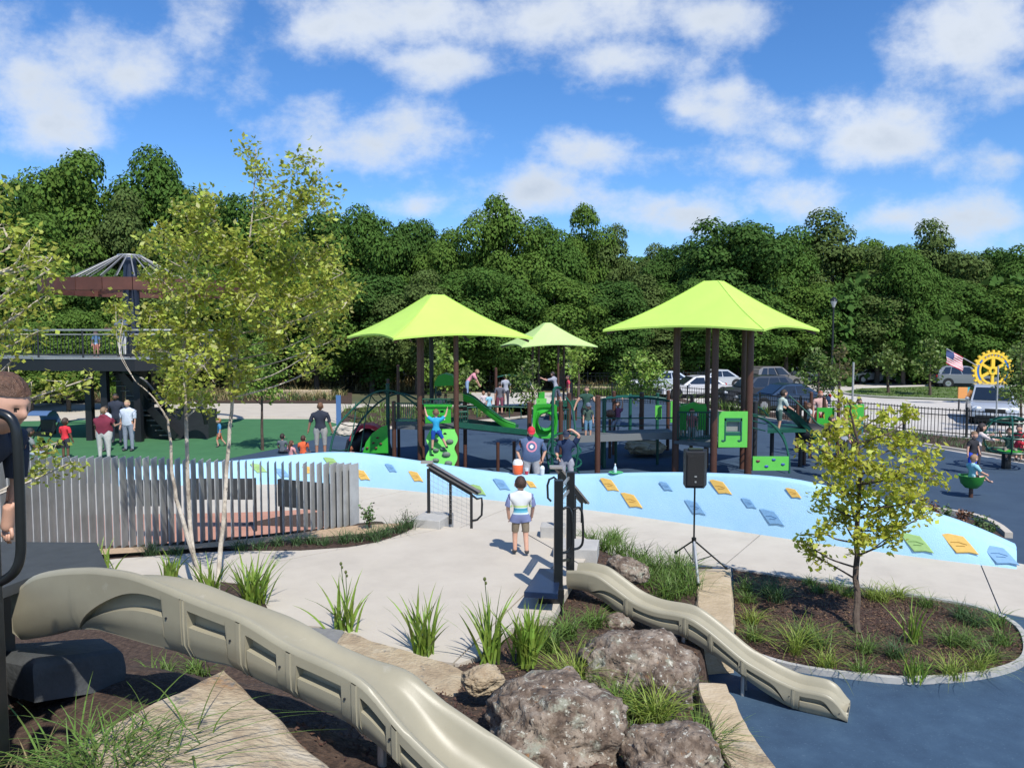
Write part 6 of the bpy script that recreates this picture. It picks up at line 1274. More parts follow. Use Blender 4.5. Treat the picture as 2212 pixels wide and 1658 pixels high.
for i, (c_, u0, u1) in enumerate((((.65, .28, .08), 0, .62), ((.05, .35, .38), .62, .85), ((.6, .62, .6), .85, 1.0))):
    q = MB(); q.box(((a.x + (b.x - a.x) * (u0 + u1) / 2), 40, (zt + z0) / 2), ((b.x - a.x) * (u1 - u0) - .004, .06, zt - z0)); q.build('sign_face', mat('sign_%d' % i, c_, .6), SB)
for x in (a.x + .1, b.x - .1): MB().box((x, 40.05, .3), (.06, .06, .62)).build('leg', darkgrey, SB)
# black picket fence
def picket_fence(name, label, pts, h, step, ps, bar_, individual=True):
    T = thing(name, label, 'fence', pts[len(pts) // 2]); pts = [Vector(p) for p in pts]
    for zz in (h - .06, h - .28, .14):
        for a, b in zip(pts, pts[1:]): MB().bar(a + Vector((0, 0, zz)), b + Vector((0, 0, zz)), .03, .035).build('rail', blackm, T)
    pm = None; o0 = Vector(T.location); sm_ = MB()
    for p in along(pts, step):
        if individual:
            if pm is None: q = MB(); q.box((0, 0, h / 2), (ps, ps, h)); ob = q.build('picket', blackm); ob.parent = T; pm = ob.data
            else: ob = link('picket', pm, None, T)
            ob.location = p - o0
        else: sm_.box(p + Vector((0, 0, h / 2)), (ps, ps, h))
    if not individual: sm_.build('pickets', blackm, T)['kind'] = 'stuff'
    for p in along(pts, 2.4): q = MB(); q.box(p + Vector((0, 0, h / 2 + .04)), (.07, .07, h + .08)); q.build('fence_post', blackm, T)
picket_fence('iron_fence', 'black iron picket fence between the rubber playground and the road at the right', [G(*p) for p in [(1640, 899), (1750, 912), (1900, 926), (1995, 937), (2100, 946), (2212, 956), (2420, 985)]], 1.12, .13, .02, 0)
picket_fence('iron_fence', 'farther black picket fence in front of the parked cars', [G(*p) for p in [(1235, 868), (1330, 868), (1450, 874), (1560, 884), (1636, 898)]], 1.1, .16, .022, 0, False)
picket_fence('iron_fence', 'long thin black fence along the dark edge of the wood', [(-40, 57, 0), (-10, 56, 0), (10, 56, 0), (16, 57, 0)], 1.25, .3, .03, 0, False)
# limestone seat blocks in the far beds
for px, py in ((560, 858), (604, 858), (648, 858), (690, 858), (120, 858), (1262, 850), (1300, 850)):
    g = G(px, py, 0); block('limestone_block', 'pale limestone seat block in the far bed, ' + {560: 'leftmost of four behind the birch', 604: 'second right of the birch', 648: 'left of the dark-shirted man', 690: 'behind the dark-shirted man', 120: 'alone at the far left', 1262: 'behind the woman in the tank top', 1300: 'left of the overhead bars'}[px], 'stone block', (g.x, g.y, 0), (1.5, .6, .48), random.uniform(-.1, .1), sand_pale, .04, group='limestone blocks in the far beds')
c = G(738, 938, 0); boulder('white limestone rock at the tip of the bed beside the man in the dark shirt', (c.x + .3, c.y, .15), (.62, .4, .32), .2, 3.3, material=concrete, name='limestone_rock', cat='rock')
T = thing('sign_post', 'narrow blue sign post in the bed left of the arch climber', 'sign post', G(731, 905, 0)); g = D(731, 880, 32); MB().box((g.x, 32, .75), (.2, .05, 1.5)).build('sign_blade', mat('sign_blue', (.08, .17, .36), .5), T)
# spinners at the right
BS = thing('bowl_spinner', 'green bowl spinner seat on a short post in the right foreground of the rubber', 'spinner seat', G(2096, 1076, 0)); g = G(2096, 1074, 0)
MB().lathe([(0, .22), (.14, .25), (.24, .36), (.285, .52), (.30, .56), (.27, .56), (.25, .50), (.19, .38), (.1, .31), (0, .30)], g, 22).build('bowl', mat('bowl_green', (.03, .22, .03), .35), BS, smooth='auto'); MB().cyl(g, g + Vector((0, 0, .26)), .05, 12).build('stem', post_m, BS)
g = G(2172, 1012, 0); NS = thing('net_spinner', 'dark green net spinner with red details beside the right edge', 'spinner', g)
MB().cyl(g, g + Vector((0, 0, .55)), .13, 12).build('base_post', blackm, NS)
for zz, rr in ((.55, .62), (1.0, .78), (1.45, .55)): q = MB(); q.tube([g + Vector((.1 + rr * math.cos(a), rr * math.sin(a), zz)) for a in np.linspace(0, 2 * math.pi, 20, endpoint=False)], .03, 6, closed=True); q.build('hoop', dgreen, NS, smooth=True)
for i in range(6):
    a = i * math.pi / 3; q = MB(); q.tube(smooth_line([g + Vector((.1, 0, .5)), g + Vector((.1 + .62 * math.cos(a), .62 * math.sin(a), .55)), g + Vector((.1 + .8 * math.cos(a), .8 * math.sin(a), 1.0)), g + Vector((.1 + .55 * math.cos(a), .55 * math.sin(a), 1.45)), g + Vector((.1, 0, 1.6))], 4), .025, 6); q.build('rib', dgreen, NS, smooth=True)
q = MB(); q.lathe([(0, .5), (.3, .5), (.34, .56), (0, .58)], g + Vector((.1, 0, 0)), 16); q.build('seat_disc', pgreen, NS)
for i in range(5): MB().ball(g + Vector((.45 + .1 * (i % 2), -.4 + .18 * i, .75 + .13 * (i % 3))), .07, 8, 6).build('red_connector', mat('red_plastic', (.55, .02, .035)), NS)
# ---------------- people ----------------
SKIN = {'l': (.58, .33, .23), 't': (.42, .22, .14), 'd': (.16, .08, .05)}
def smat(k): return mat('skin_' + k, SKIN[k], .5, var=.05, scale=20)
_n = [0]
def cloth(col, name='cloth'): return mat('%s_%.2f_%.2f_%.2f' % ((name,) + tuple(col)), col, .85, var=.10, scale=14, bump=.25, bscale=30)
VU = lambda *v: Vector(v).normalized()
def person(label, base, H, yaw, shirt, pants, hair=(.05, .03, .02), skin='l', child=False, sl=.62, pl=1.0, pose=None, cap=None, fat=1.0, shoes=(.05, .05, .055), long=False, res=14, head_yaw=0, head_pitch=0, group=None, sub=1, shirt_mat=None, cat='person', bare_torso=False, hem=0.0, name='person'):
    P = dict(pose or {}); base = Vector(base); T = thing(name, label, cat, base, R(yaw), group)
    if child: hip, shd, sw, hw, ua, fa, th, sh, hr, neck = .455, .775, .115, .062, .155, .14, .215, .215, .088, .815
    else: hip, shd, sw, hw, ua, fa, th, sh, hr, neck = .49, .815, .118, .058, .17, .15, .24, .235, .066, .855
    lean = P.get('lean', Vector((0, 0, 1))).normalized()
    v = {}; pel = Vector((0, 0, 0)); tl = (shd - hip)
    v['pel'] = pel; v['spi'] = pel + lean * tl * .5 + Vector((0, .012 * (fat - 1) * 6, 0)) * 1; v['che'] = pel + lean * tl * .86; side = Vector((1, 0, 0)); nk = (lean * .8 + Vector((0, 0, .2))).normalized()
    v['nck'] = v['che'] + nk * (neck - shd + .14 * tl); hd = P.get('head', Vector((0, .12, 1))).normalized(); v['hed'] = v['nck'] + hd * (hr * .75)
    for s, t in ((-1, 'L'), (1, 'R')):
        arm = P.get('arm' + t, (VU(s * .16, .02, -1), VU(s * .05, .18, -1))); leg = P.get('leg' + t, (VU(s * .04, .02, -1), VU(0, -.02, -1)))
        v['sh' + t] = v['che'] + side * s * sw * (1 + .12 * (fat - 1)) + lean * .0; v['el' + t] = v['sh' + t] + arm[0] * ua; v['wr' + t] = v['el' + t] + arm[1] * fa; v['ha' + t] = v['wr' + t] + (arm[2] if len(arm) > 2 else arm[1]) * .045
        v['hp' + t] = pel + side * s * hw * fat ** .6 + Vector((0, 0, -.02)); v['kn' + t] = v['hp' + t] + leg[0] * th; v['an' + t] = v['kn' + t] + leg[1] * sh; ft = leg[2] if len(leg) > 2 else VU(s * .15, 1, -.12); v['to' + t] = v['an' + t] + ft * .085 + Vector((0, 0, -.012))
    low = min(min(v['an' + t].z, v['to' + t].z) for t in 'LR') - .026; sitz = P.get('z', None)
    off = Vector((0, 0, -low)) if sitz is None else Vector((0, 0, sitz / H))
    for k in v: v[k] = (v[k] + off) * H
    f = fat; rad = {'pel': .068 * f, 'spi': .062 * f ** 1.35, 'che': .070 * f ** .9, 'nck': .034, 'shL': .044 * f ** .5, 'elL': .027, 'wrL': .0185, 'haL': .024, 'hpL': .056 * f ** .8, 'knL': .035 * f ** .4, 'anL': .024, 'toL': .024}
    if hem: f *= 1.12
    if child: rad.update({'nck': .033, 'elL': .028, 'wrL': .021, 'knL': .037, 'anL': .027, 'che': .066 * f, 'spi': .065 * f})
    rr = lambda k: rad[k if k in rad else k[:-1] + 'L'] * H
    keys = [k for k in v if k != 'hed']; E = [('pel', 'spi'), ('spi', 'che'), ('che', 'nck')]
    for t in 'LR': E += [('che', 'sh' + t), ('sh' + t, 'el' + t), ('el' + t, 'wr' + t), ('wr' + t, 'ha' + t), ('pel', 'hp' + t), ('hp' + t, 'kn' + t), ('kn' + t, 'an' + t), ('an' + t, 'to' + t)]
    me = bpy.data.meshes.new('skel'); me.from_pydata([tuple(v[k]) for k in keys], [(keys.index(a), keys.index(b)) for a, b in E], []); o = bpy.data.objects.new('skel', me); COL.objects.link(o)
    md = o.modifiers.new('s', 'SKIN'); md.use_smooth_shade = True; md.branch_smoothing = .6
    for i, k in enumerate(keys): sv = me.skin_vertices[0].data[i]; r_ = rr(k); sv.radius = (r_, r_ * (1.0 if k in ('pel', 'spi', 'che') else 1)); sv.use_root = (k == 'pel')
    ss = o.modifiers.new('u', 'SUBSURF'); ss.levels = sub; ss.render_levels = sub
    dg = bpy.context.evaluated_depsgraph_get(); dg.update(); bmh = bpy.data.meshes.new_from_object(o.evaluated_get(dg)); bpy.data.objects.remove(o)
    bm = bmesh.new(); bm.from_mesh(bmh); bpy.data.meshes.remove(bmh)
    # widen the trunk sideways, flatten front to back
    for q in bm.verts:
        tz = (q.co.z - v['pel'].z) / max(.01, v['che'].z - v['pel'].z) if lean.z > .6 else -1
        if -.25 < tz < 1.15 and abs(q.co.x) < sw * H * 1.02 * max(1, f ** .6): q.co.x *= 1.22; q.co.y = (q.co.y - v['spi'].y) * .92 + v['spi'].y
    bm.normal_update()
    segs = [('torso', 'pel', 'spi', .068 * f), ('torso', 'spi', 'che', .07 * f), ('neck', 'che', 'nck', .03)]
    for t in 'LR': segs += [('torso', 'che', 'sh' + t, .05), ('ua', 'sh' + t, 'el' + t, .035), ('fa', 'el' + t, 'wr' + t, .024), ('hand', 'wr' + t, 'ha' + t, .02), ('hip', 'pel', 'hp' + t, .06), ('th', 'hp' + t, 'kn' + t, .045), ('shin', 'kn' + t, 'an' + t, .03), ('foot', 'an' + t, 'to' + t, .024)]
    def cls(p):
        best = None
        for nm_, a, b, r_ in segs:
            A, B = v[a], v[b]; d = B - A; L2 = d.dot(d); t = max(0, min(1, (p - A).dot(d) / L2)); dist = (p - A - d * t).length - r_ * H
            if best is None or dist < best[0]: best = (dist, nm_, t, a)
        return best
    sh_f, pa_f, so_f = [], [], []
    for fc in bm.faces:
        d_, nm_, t, a = cls(fc.calc_center_median())
        if (nm_ == 'torso' and (a != 'pel' or t > .0)) or (nm_ == 'ua' and t < sl) or (nm_ == 'fa' and sl > 1 and t < sl - 1) or (nm_ == 'neck' and t < .35) or (hem and (nm_ == 'hip' or nm_ == 'torso' or (nm_ == 'th' and t < hem))): sh_f.append(fc)
        if (nm_ == 'torso' and a == 'pel' and t < .5) or nm_ == 'hip' or (nm_ == 'th' and t < pl) or (nm_ == 'shin' and pl > 1 and t < pl - 1) or (nm_ == 'th' and pl >= 1): pa_f.append(fc)
        if nm_ == 'foot' or (nm_ == 'shin' and t > .9): so_f.append(fc)
    def shell(fcs, nm_, m_, offs, flare=0):
        vmap = {}; vs = []; fs = []
        for fc in fcs:
            idx = []
            for q in fc.verts:
                if q.index not in vmap: vmap[q.index] = len(vs); vs.append(tuple(q.co + q.normal * offs * H))
                idx.append(vmap[q.index])
            fs.append(tuple(idx))
        if not fs: return
        m2 = bpy.data.meshes.new(nm_); m2.from_pydata(vs, [], fs); m2.materials.append(m_); m2.polygons.foreach_set('use_smooth', [True] * len(fs)); return link(nm_, m2, None, T)
    if not bare_torso: shell(sh_f, 'shirt', shirt_mat or cloth(shirt), .0105 if not child else (.012 if not hem else .020))
    shell(pa_f, 'trousers' if pl > 1.5 else 'shorts', cloth(pants, 'pants'), .0065 if not child else .0075)
    shell(so_f, 'shoes', mat('shoe_%.2f_%.2f_%.2f' % shoes, shoes, .6), .005)
    # head joined into the body mesh
    hc = v['hed'] + Vector((0, .01, .012)) * H; a, b_, c_ = hr * .80 * H, hr * .98 * H, hr * 1.12 * H; Rm = Matrix.Rotation(R(head_yaw), 3, 'Z') @ Matrix.Rotation(R(-head_pitch), 3, 'X')
    n = res * 2; m = res; hv = []; dirs = []
    for i in range(m + 1):
        t = math.pi * i / m
        for k in range(n):
            p = 2 * math.pi * k / n; d = Vector((math.sin(t) * math.sin(p), math.sin(t) * math.cos(p), math.cos(t))); q = Vector((d.x * a, d.y * b_, d.z * c_))
            if d.z < -.1: q.x *= 1 + .28 * d.z; q.y *= 1 + (.10 if d.y > 0 else .30) * d.z
            fr = max(0, d.y)
            if fr > .5:
                nose = math.exp(-((d.x / .13) ** 2 + ((d.z + .17) / .16) ** 2)); eye = math.exp(-(((abs(d.x) - .34) / .14) ** 2 + ((d.z - .02) / .10) ** 2)); lip = math.exp(-((d.x / .22) ** 2 + ((d.z + .47) / .06) ** 2)); brow = math.exp(-((d.x / .5) ** 2 + ((d.z - .18) / .08) ** 2))
                q += d * hr * H * (.20 * nose - .09 * eye + .05 * lip + .035 * brow)
            hv.append(q); dirs.append(d)
    bv = [bm.verts.new(hc + Rm @ q) for q in hv]; hf = []
    for i in range(m):
        for k in range(n):
            ids = [i * n + k, i * n + (k + 1) % n, (i + 1) * n + (k + 1) % n, (i + 1) * n + k]
            if i == 0: ids = [ids[0], ids[2], ids[3]]
            elif i == m - 1: ids = [ids[0], ids[1], ids[3]]
            try: hf.append((bm.faces.new([bv[j] for j in ids][::-1]), ids))
            except ValueError: pass
    mi = {}
    for fc, ids in hf:
        fc.smooth = True; d = sum((dirs[j] for j in ids), Vector()) / len(ids)
        if d.y > .5 and (abs(abs(d.x) - .34) / .11) ** 2 + ((d.z - .01) / .055) ** 2 < 1 and res >= 14: fc.material_index = 1
        if d.y > .6 and (d.x / .22) ** 2 + ((d.z + .47) / .05) ** 2 < 1 and res >= 14: fc.material_index = 2
    def addball(c, r, mat_i=0, nn=8):
        q = MB(); q.ball((0, 0, 0), r, nn, 6); vv = [bm.verts.new(hc + Rm @ (Vector(c) + Vector(p))) for p in q.v]
        for f_ in q.f:
            ff = []
            for j in f_:
                if vv[j] not in ff: ff.append(vv[j])
            try: g = bm.faces.new(ff); g.smooth = True; g.material_index = mat_i
            except ValueError: pass
    for s in (-1, 1): addball((s * a * .98, -.0 * H, -.01 * H), (.012 * H * hr / .07, .018 * H * hr / .07, .026 * H * hr / .07))
    # fingers
    for t, s in (('L', -1), ('R', 1)):
        d = (v['ha' + t] - v['wr' + t]).normalized(); o1 = d.cross(Vector((0, 1, .2))).normalized(); o2 = d.cross(o1).normalized()
        for j in range(4):
            q = MB(); st = v['ha' + t] + o2 * (j - 1.5) * .010 * H; ln = (.038, .043, .040, .030)[j] * H; q.tube([st, st + d * ln * .55, st + d * ln * .9 + o1 * s * .010 * H], [.0062 * H, .0058 * H, .0045 * H], 5); vv = [bm.verts.new(p) for p in q.v]; [bm.faces.new([vv[x] for x in f_]) for f_ in q.f]
        q = MB(); st = v['wr' + t].lerp(v['ha' + t], .5) - o2 * .016 * H; q.tube([st, st + d * .02 * H - o2 * .012 * H, st + d * .038 * H - o2 * .013 * H], [.0075 * H, .0065 * H, .005 * H], 5); vv = [bm.verts.new(p) for p in q.v]; [bm.faces.new([vv[x] for x in f_]) for f_ in q.f]
    bmb = bpy.data.meshes.new('body'); bm.to_mesh(bmb); bm.free(); bmb.materials.append(smat(skin)); bmb.materials.append(mat('eye_dark', (.03, .02, .018), .3)); bmb.materials.append(mat('lip', tuple(x * .75 for x in SKIN[skin]), .5)); bmb.polygons.foreach_set('use_smooth', [True] * len(bmb.polygons)); link('body', bmb, None, T)
    # hair or cap
    hm = mat('hair_%.2f_%.2f_%.2f' % tuple(hair), hair, .55, var=.45, scale=60, bump=.5, bscale=160); vs = []; fs = []; keep = {}
    for i in range(m):
        for k in range(n):
            ids = [i * n + k, i * n + (k + 1) % n, (i + 1) * n + (k + 1) % n, (i + 1) * n + k]; d = sum((dirs[j] for j in ids), Vector()) / 4
            line = .42 if d.y > .45 else (.12 if d.y > 0 else (-.42 if not long else -.9))
            if d.z > line:
                fi = []
                for j in ids:
                    if j not in keep: keep[j] = len(vs); vs.append(tuple(hc + Rm @ (hv[j] * (1.075 if not cap else 1.03) + dirs[j] * .006 * H * (noise.noise(hv[j] * 60) if res > 14 else 0))))
                    fi.append(keep[j])
                fs.append(tuple(fi))
    hmesh = bpy.data.meshes.new('hair'); hmesh.from_pydata(vs, [], fs); hmesh.materials.append(hm); hmesh.polygons.foreach_set('use_smooth', [True] * len(fs)); link('hair', hmesh, None, T)
    if long:
        q = MB(); q.tube([hc + Rm @ Vector((0, -.7 * b_, 0)), hc + Rm @ Vector((0, -1.1 * b_, -.9 * c_)), hc + Rm @ Vector((0, -.95 * b_, -2.1 * c_))], [.62 * a, .6 * a, .25 * a], 10); q.build('long_hair', hm, T, world=False, smooth=True)
    if cap:
        cm = mat('cap_%.2f_%.2f_%.2f' % tuple(cap), cap, .8); q = MB(); rows = []
        for i in range(7):
            t = math.pi * .5 * i / 6; rows.append([hc + Rm @ Vector((a * 1.13 * math.sin(t) * math.cos(p), b_ * 1.1 * math.sin(t) * math.sin(p), .25 * c_ + c_ * .92 * math.cos(t))) for p in np.linspace(0, 2 * math.pi, 19)])
        q.grid(rows); q.build('cap', cm, T, world=False, smooth=True)
        q = MB(); rows = [[hc + Rm @ Vector((a * 1.05 * math.cos(p) * (1 - .12 * r_), b_ * (.95 * math.sin(p) + r_ * .85 * math.sin(p)), .28 * c_ - r_ * .16 * c_)) for p in np.linspace(.35, math.pi - .35, 11)] for r_ in (0, .5, 1)]
        q.grid(rows); q.grid([[p - Vector((0, 0, .008)) for p in r] for r in rows]); q.build('cap_brim', cm, T, world=False, smooth=True)
    T['_hc'] = 0; del T['_hc']
    return T, v, hc
def at_h(px, yhead, H, z=0.0):                             # where a person of height H standing on level z shows its head at that point
    g = G(px, yhead, z + H); return Vector((g.x, g.y, z))
A_ = lambda *v: Vector(v).normalized()
# boy walking on the plaza, seen from behind
b = G(1124, 1197, .93)
sm_ = bpy.data.materials.new('striped_tshirt'); sm_.use_nodes = True
def stripes():
    nt = sm_.node_tree; N = nt.nodes.new; L = nt.links.new; tc = N('ShaderNodeTexCoord'); sp = N('ShaderNodeSeparateXYZ'); L(tc.outputs['Object'], sp.inputs[0]); r = N('ShaderNodeValToRGB'); r.color_ramp.interpolation = 'CONSTANT'
    mr = N('ShaderNodeMapRange'); mr.inputs[1].default_value = .40; mr.inputs[2].default_value = .95; L(sp.outputs[2], mr.inputs[0]); L(mr.outputs[0], r.inputs[0]); el = r.color_ramp.elements
    st = [(0, (.17, .20, .36)), (.36, (.55, .68, .72)), (.41, (.13, .42, .55)), (.46, (.05, .30, .42)), (.52, (.60, .72, .68)), (.55, (.50, .66, .22)), (.59, (.62, .64, .63))]
    while len(el) < len(st): el.new(.5)
    for e, (p, c) in zip(el, st): e.position = p; e.color = c + (1,)
    n = N('ShaderNodeMath'); n.operation = 'ABSOLUTE'; L(sp.outputs[0], n.inputs[0]); g = N('ShaderNodeMath'); g.operation = 'GREATER_THAN'; g.inputs[1].default_value = .152; L(n.outputs[0], g.inputs[0]); mx = N('ShaderNodeMix'); mx.data_type = 'RGBA'; L(g.outputs[0], mx.inputs[0]); L(r.outputs[0], mx.inputs[6]); mx.inputs[7].default_value = (.17, .20, .36, 1)
    L(mx.outputs[2], nt.nodes['Principled BSDF'].inputs['Base Color']); nt.nodes['Principled BSDF'].inputs['Roughness'].default_value = .9
stripes()
person('small boy in white, teal and blue striped T-shirt walking away across the plaza', b, 1.10, 4, (.6, .6, .6), (.20, .16, .11), (.045, .022, .013), 'l', True, .85, .80,
       {'armL': (A_(-.35, .02, -1), A_(.12, .35, -1)), 'armR': (A_(.32, .05, -1), A_(-.08, .5, -1)), 'legL': (A_(-.05, .10, -1), A_(0, -.1, -1)), 'legR': (A_(.02, -.12, -1), A_(.03, -.32, -1)), 'head': A_(0, .02, 1)}, fat=1.0, res=20, sub=2, shirt_mat=sm_, hem=.10, shoes=(.06, .065, .07))
# boy at the left edge behind the rail
b = D(46, 870, 3.0); bz = 2.69
person('dark-haired boy at the left edge looking down over the black rail', (b.x - .47, 3.16, bz + .11), 1.25, -108, (.028, .035, .055), (.03, .04, .08), (.10, .05, .028), 'l', True, .9, .95,
       {'lean': A_(0, 1.1, 1), 'armL': (A_(-.05, -.1, -1), A_(0, -.25, -1)), 'armR': (A_(.05, -.2, -1), A_(.0, .1, -1)), 'head': A_(0, .6, .8)}, fat=1.05, res=44, sub=2, head_pitch=12, head_yaw=6)
# two men behind the wall
b = Vector((D(1147, 931, 19.05).x, 19.05, 0)); T, v, hc = person('heavy man in red cap and blue T-shirt with pink ring, behind the wall', b, 1.68, 183, (.075, .12, .22), (.42, .42, .43), (.10, .07, .05), 'l', False, .92, .95,
       {'armL': (A_(-.62, -.05, -1), A_(.38, .25, -1)), 'armR': (A_(.62, -.05, -1), A_(-.38, .25, -1)), 'head': A_(0, .28, 1)}, cap=(.55, .02, .04), fat=1.5, res=20, sub=2, head_pitch=14)
def chest_print():
    q = MB(); n = 24; c = v['che'].lerp(v['spi'], .55); rows = []
    me = [o for o in T.children if o.name.startswith('shirt')][0].data; from mathutils.bvhtree import BVHTree; bv = BVHTree.FromPolygons([x.co for x in me.vertices], [list(p.vertices) for p in me.polygons])
    def pj(x, z):
        h = bv.ray_cast(Vector((x, 2, z)), Vector((0, -1, 0)))[0]; return (h or Vector((x, .2, z))) + Vector((0, .005, 0))
    for (r0, r1, m_, nm_) in ((.095, .135, mat('print_pink', (.58, .22, .30), .8), 'ring_print'), (.0, .045, mat('print_white', (.7, .7, .7), .8), 'dot_print')):
        q = MB(); q.grid([[pj(c.x + r * math.cos(a), c.z + r * math.sin(a)) for a in np.linspace(0, 2 * math.pi, n + 1)] for r in (r0, (r0 + r1) / 2, r1)]); q.build(nm_, m_, T, world=False, smooth=True)
chest_print()
b = Vector((D(1224, 938, 19.1).x, 19.1, 0)); person('man in navy polo shirt and dark cap with one hand on his head', b, 1.60, 170, (.014, .032, .085), (.33, .33, .37), (.06, .04, .03), 'l', False, .8, 2,
       {'armL': (A_(-.5, .25, .85), A_(.85, .15, .65), A_(1, 0, -.1)), 'armR': (A_(.28, .0, -1), A_(-.35, .85, -.35)), 'head': A_(.05, .3, 1)}, cap=(.02, .03, .06), fat=1.02, res=20, sub=2, head_pitch=14)
b = at_h(691, 874, 1.76); person('man in dark T-shirt and plaid shorts standing with his back turned beside the arch climber', b, 1.76, 5, (.02, .026, .045), (.34, .34, .32), (.16, .08, .04), 't', False, .85, 1.0, {'armL': (A_(-.45, 0, -1), A_(-.25, .2, -1)), 'armR': (A_(.3, 0, -1), A_(.25, .3, -1))}, fat=1.2, res=14)
SIT = {'legL': (A_(-.2, 1, .1), A_(0, -.1, -1)), 'legR': (A_(.2, 1, .1), A_(0, -.1, -1)), 'armL': (A_(-.2, .4, -1), A_(.1, .9, -.4)), 'armR': (A_(.2, .4, -1), A_(-.1, .9, -.4))}
SITF = {'legL': (A_(-.35, 1, .12), A_(.2, .95, -.3)), 'legR': (A_(.35, 1, .12), A_(-.2, .95, -.3)), 'armL': (A_(-.2, .3, -1), A_(.1, .8, -.5)), 'armR': (A_(.2, .3, -1), A_(-.1, .8, -.5)), 'z': .10}
def sitter(label, px, yhead, H, yaw, shirt, pants, d=None, z0=0.0, hair=(.03, .02, .015), pose=None, **k):
    topz = .10 + H * .55 + z0; g = G(px, yhead, topz) if d is None else Vector((D(px, yhead, d).x, d, 0)); zz = z0 if d is None else D(px, yhead, d).z - H * .55 - .1
    ps = dict(SITF); ps.update(pose or {}); ps['z'] = .10; return person(label, (g.x, g.y, zz), H, yaw, shirt, pants, hair, child=True, pose=ps, **k)
sitter('child in grey shirt sitting leftmost of the three by the wall peak', 609, 935, 1.12, 0, (.10, .12, .14), (.05, .05, .06), pl=.9)
sitter('long-haired girl in pink sitting between the other two by the wall peak', 628, 950, 1.02, -25, (.62, .30, .30), (.5, .3, .3), hair=(.11, .045, .025), long=True, pl=.9)
sitter('child in orange T-shirt sitting rightmost of the three by the wall peak', 654, 939, 1.12, 0, (.72, .13, .045), (.1, .1, .1), hair=(.07, .03, .02), pl=.9, fat=1.2)
b = at_h(757, 960, .95, -.2); sitter('tiny figure sitting on the rubber just behind the wall crest under the arch climber', 757, 962, .9, 20, (.4, .2, .15), (.3, .3, .3), hair=(.3, .1, .05))
# at the left behind the fins
b = at_h(139, 905, 1.32); person('child in bright red T-shirt seen from behind above the fin fence', b, 1.32, -15, (.65, .03, .045), (.03, .03, .04), (.05, .03, .02), 'd', True, .7, .9, {'armL': (A_(-.15, .1, -1), A_(0, .5, -1)), 'armR': (A_(.2, .1, -1), A_(.1, .3, -1))})
b = at_h(222, 884, 1.66); person('woman in maroon T-shirt and white trousers with her back turned above the fin fence', b, 1.66, -8, (.17, .018, .04), (.52, .50, .47), (.25, .16, .09), 'l', False, .6, 2, {'armL': (A_(-.25, .1, -1), A_(-.2, .25, -1)), 'armR': (A_(.3, .5, -1), A_(0, 1, .1))}, fat=1.75)
b = at_h(230, 874, 1.72); b.x += .2; b.y += 1.0; person('fair-haired person in pale blue shirt in front of the maroon woman', b, 1.72, 170, (.55, .60, .68), (.25, .28, .35), (.42, .30, .16), 'l', False, .8, 2, fat=1.25)
b = at_h(212, 886, 1.5); b.y += .5; person('dark-haired person in white standing left behind the maroon woman', b, 1.55, 150, (.55, .58, .62), (.1, .1, .12), (.02, .015, .012), 't', False, .6, 2)
b = Vector((D(262, 860, 28).x, 27.6, .1)); person('person in dark clothes standing in the shadow under the walkway tower', b, 1.75, 190, (.02, .03, .04), (.02, .03, .05), (.02, .02, .02), 'd', False, .8, 2, fat=1.15)
b = at_h(473, 903, 1.05); person('small child in blue shirt running on the green rubber behind the birch', b, 1.05, 120, (.05, .22, .42), (.5, .15, .08), (.35, .15, .06), 'l', True, .7, .8, {'legL': (A_(0, .5, -1), A_(0, -.2, -1)), 'legR': (A_(0, -.4, -1), A_(0, -.8, -1))})
sitter('person in grey lounging beside the stroller left of the red-shirted child', 62, 922, 1.6, -40, (.20, .22, .22), (.30, .34, .42), d=25.3, hair=(.02, .02, .02), skin='d')
b = D(207, 726, 29.3); person('small child in pale blue shirt on the high walkway', (b.x, 29.3, zd + .05), .98, 180, (.35, .52, .68), (.5, .2, .15), (.4, .2, .12), 'l', True, .6, .9)
b = D(285, 692, 30.0); person('adult in white top leaning at the railing of the high walkway', (b.x, 29.2, zd + .05), 1.62, 160, (.62, .60, .58), (.55, .55, .52), (.18, .09, .05), 't', False, .5, 2, {'armL': (A_(-.5, .4, -1), A_(-.2, 1, 0)), 'armR': (A_(.5, .4, -1), A_(.2, 1, 0))})
# on the play structures
person('boy in turquoise T-shirt and blue shorts climbing the lime panel', (D(942, 900, 20.9).x, 20.83, D(945, 974, 20.8).z), 1.13, 2, (.02, .32, .55), (.01, .07, .38), (.16, .09, .05), 'l', True, .7, .9,
       {'armL': (A_(-.75, .3, .6), A_(-.25, .1, 1)), 'armR': (A_(.75, .3, .6), A_(.25, .1, 1)), 'legL': (A_(-.12, .15, -1), A_(-.05, -.05, -1)), 'legR': (A_(.55, .2, -1), A_(.45, .0, -1))})
def onp(label, px, yhead, d, H, yaw, *a, **k): b = D(px, yhead, d); return person(label, (b.x, d, b.z - H), H, yaw, *a, **k)
onp('child in grey top standing on the left tower platform behind the green panel', 948, 846, 22.6, 1.1, 20, (.30, .31, .28), (.03, .03, .03), (.03, .03, .03), 't', True, .4, 1)
BEND = {'lean': A_(0, .9, .8), 'armL': (A_(-.1, .6, -1), A_(0, .5, -1)), 'armR': (A_(.1, .6, -1), A_(0, .5, -1)), 'head': A_(0, .8, .5)}
b = at_h(1024, 822, 1.35, .0); person('person in pink top bending forward behind the left tower slide', (b.x, 37, .9), 1.6, -80, (.62, .26, .30), (.25, .35, .5), (.3, .18, .1), 'l', False, .7, 2, BEND)
onp('child in light blue shirt near the bending pink-shirted person', 1056, 848, 33, 1.05, 40, (.25, .5, .62), (.3, .5, .6), (.12, .07, .04), 'l', True)
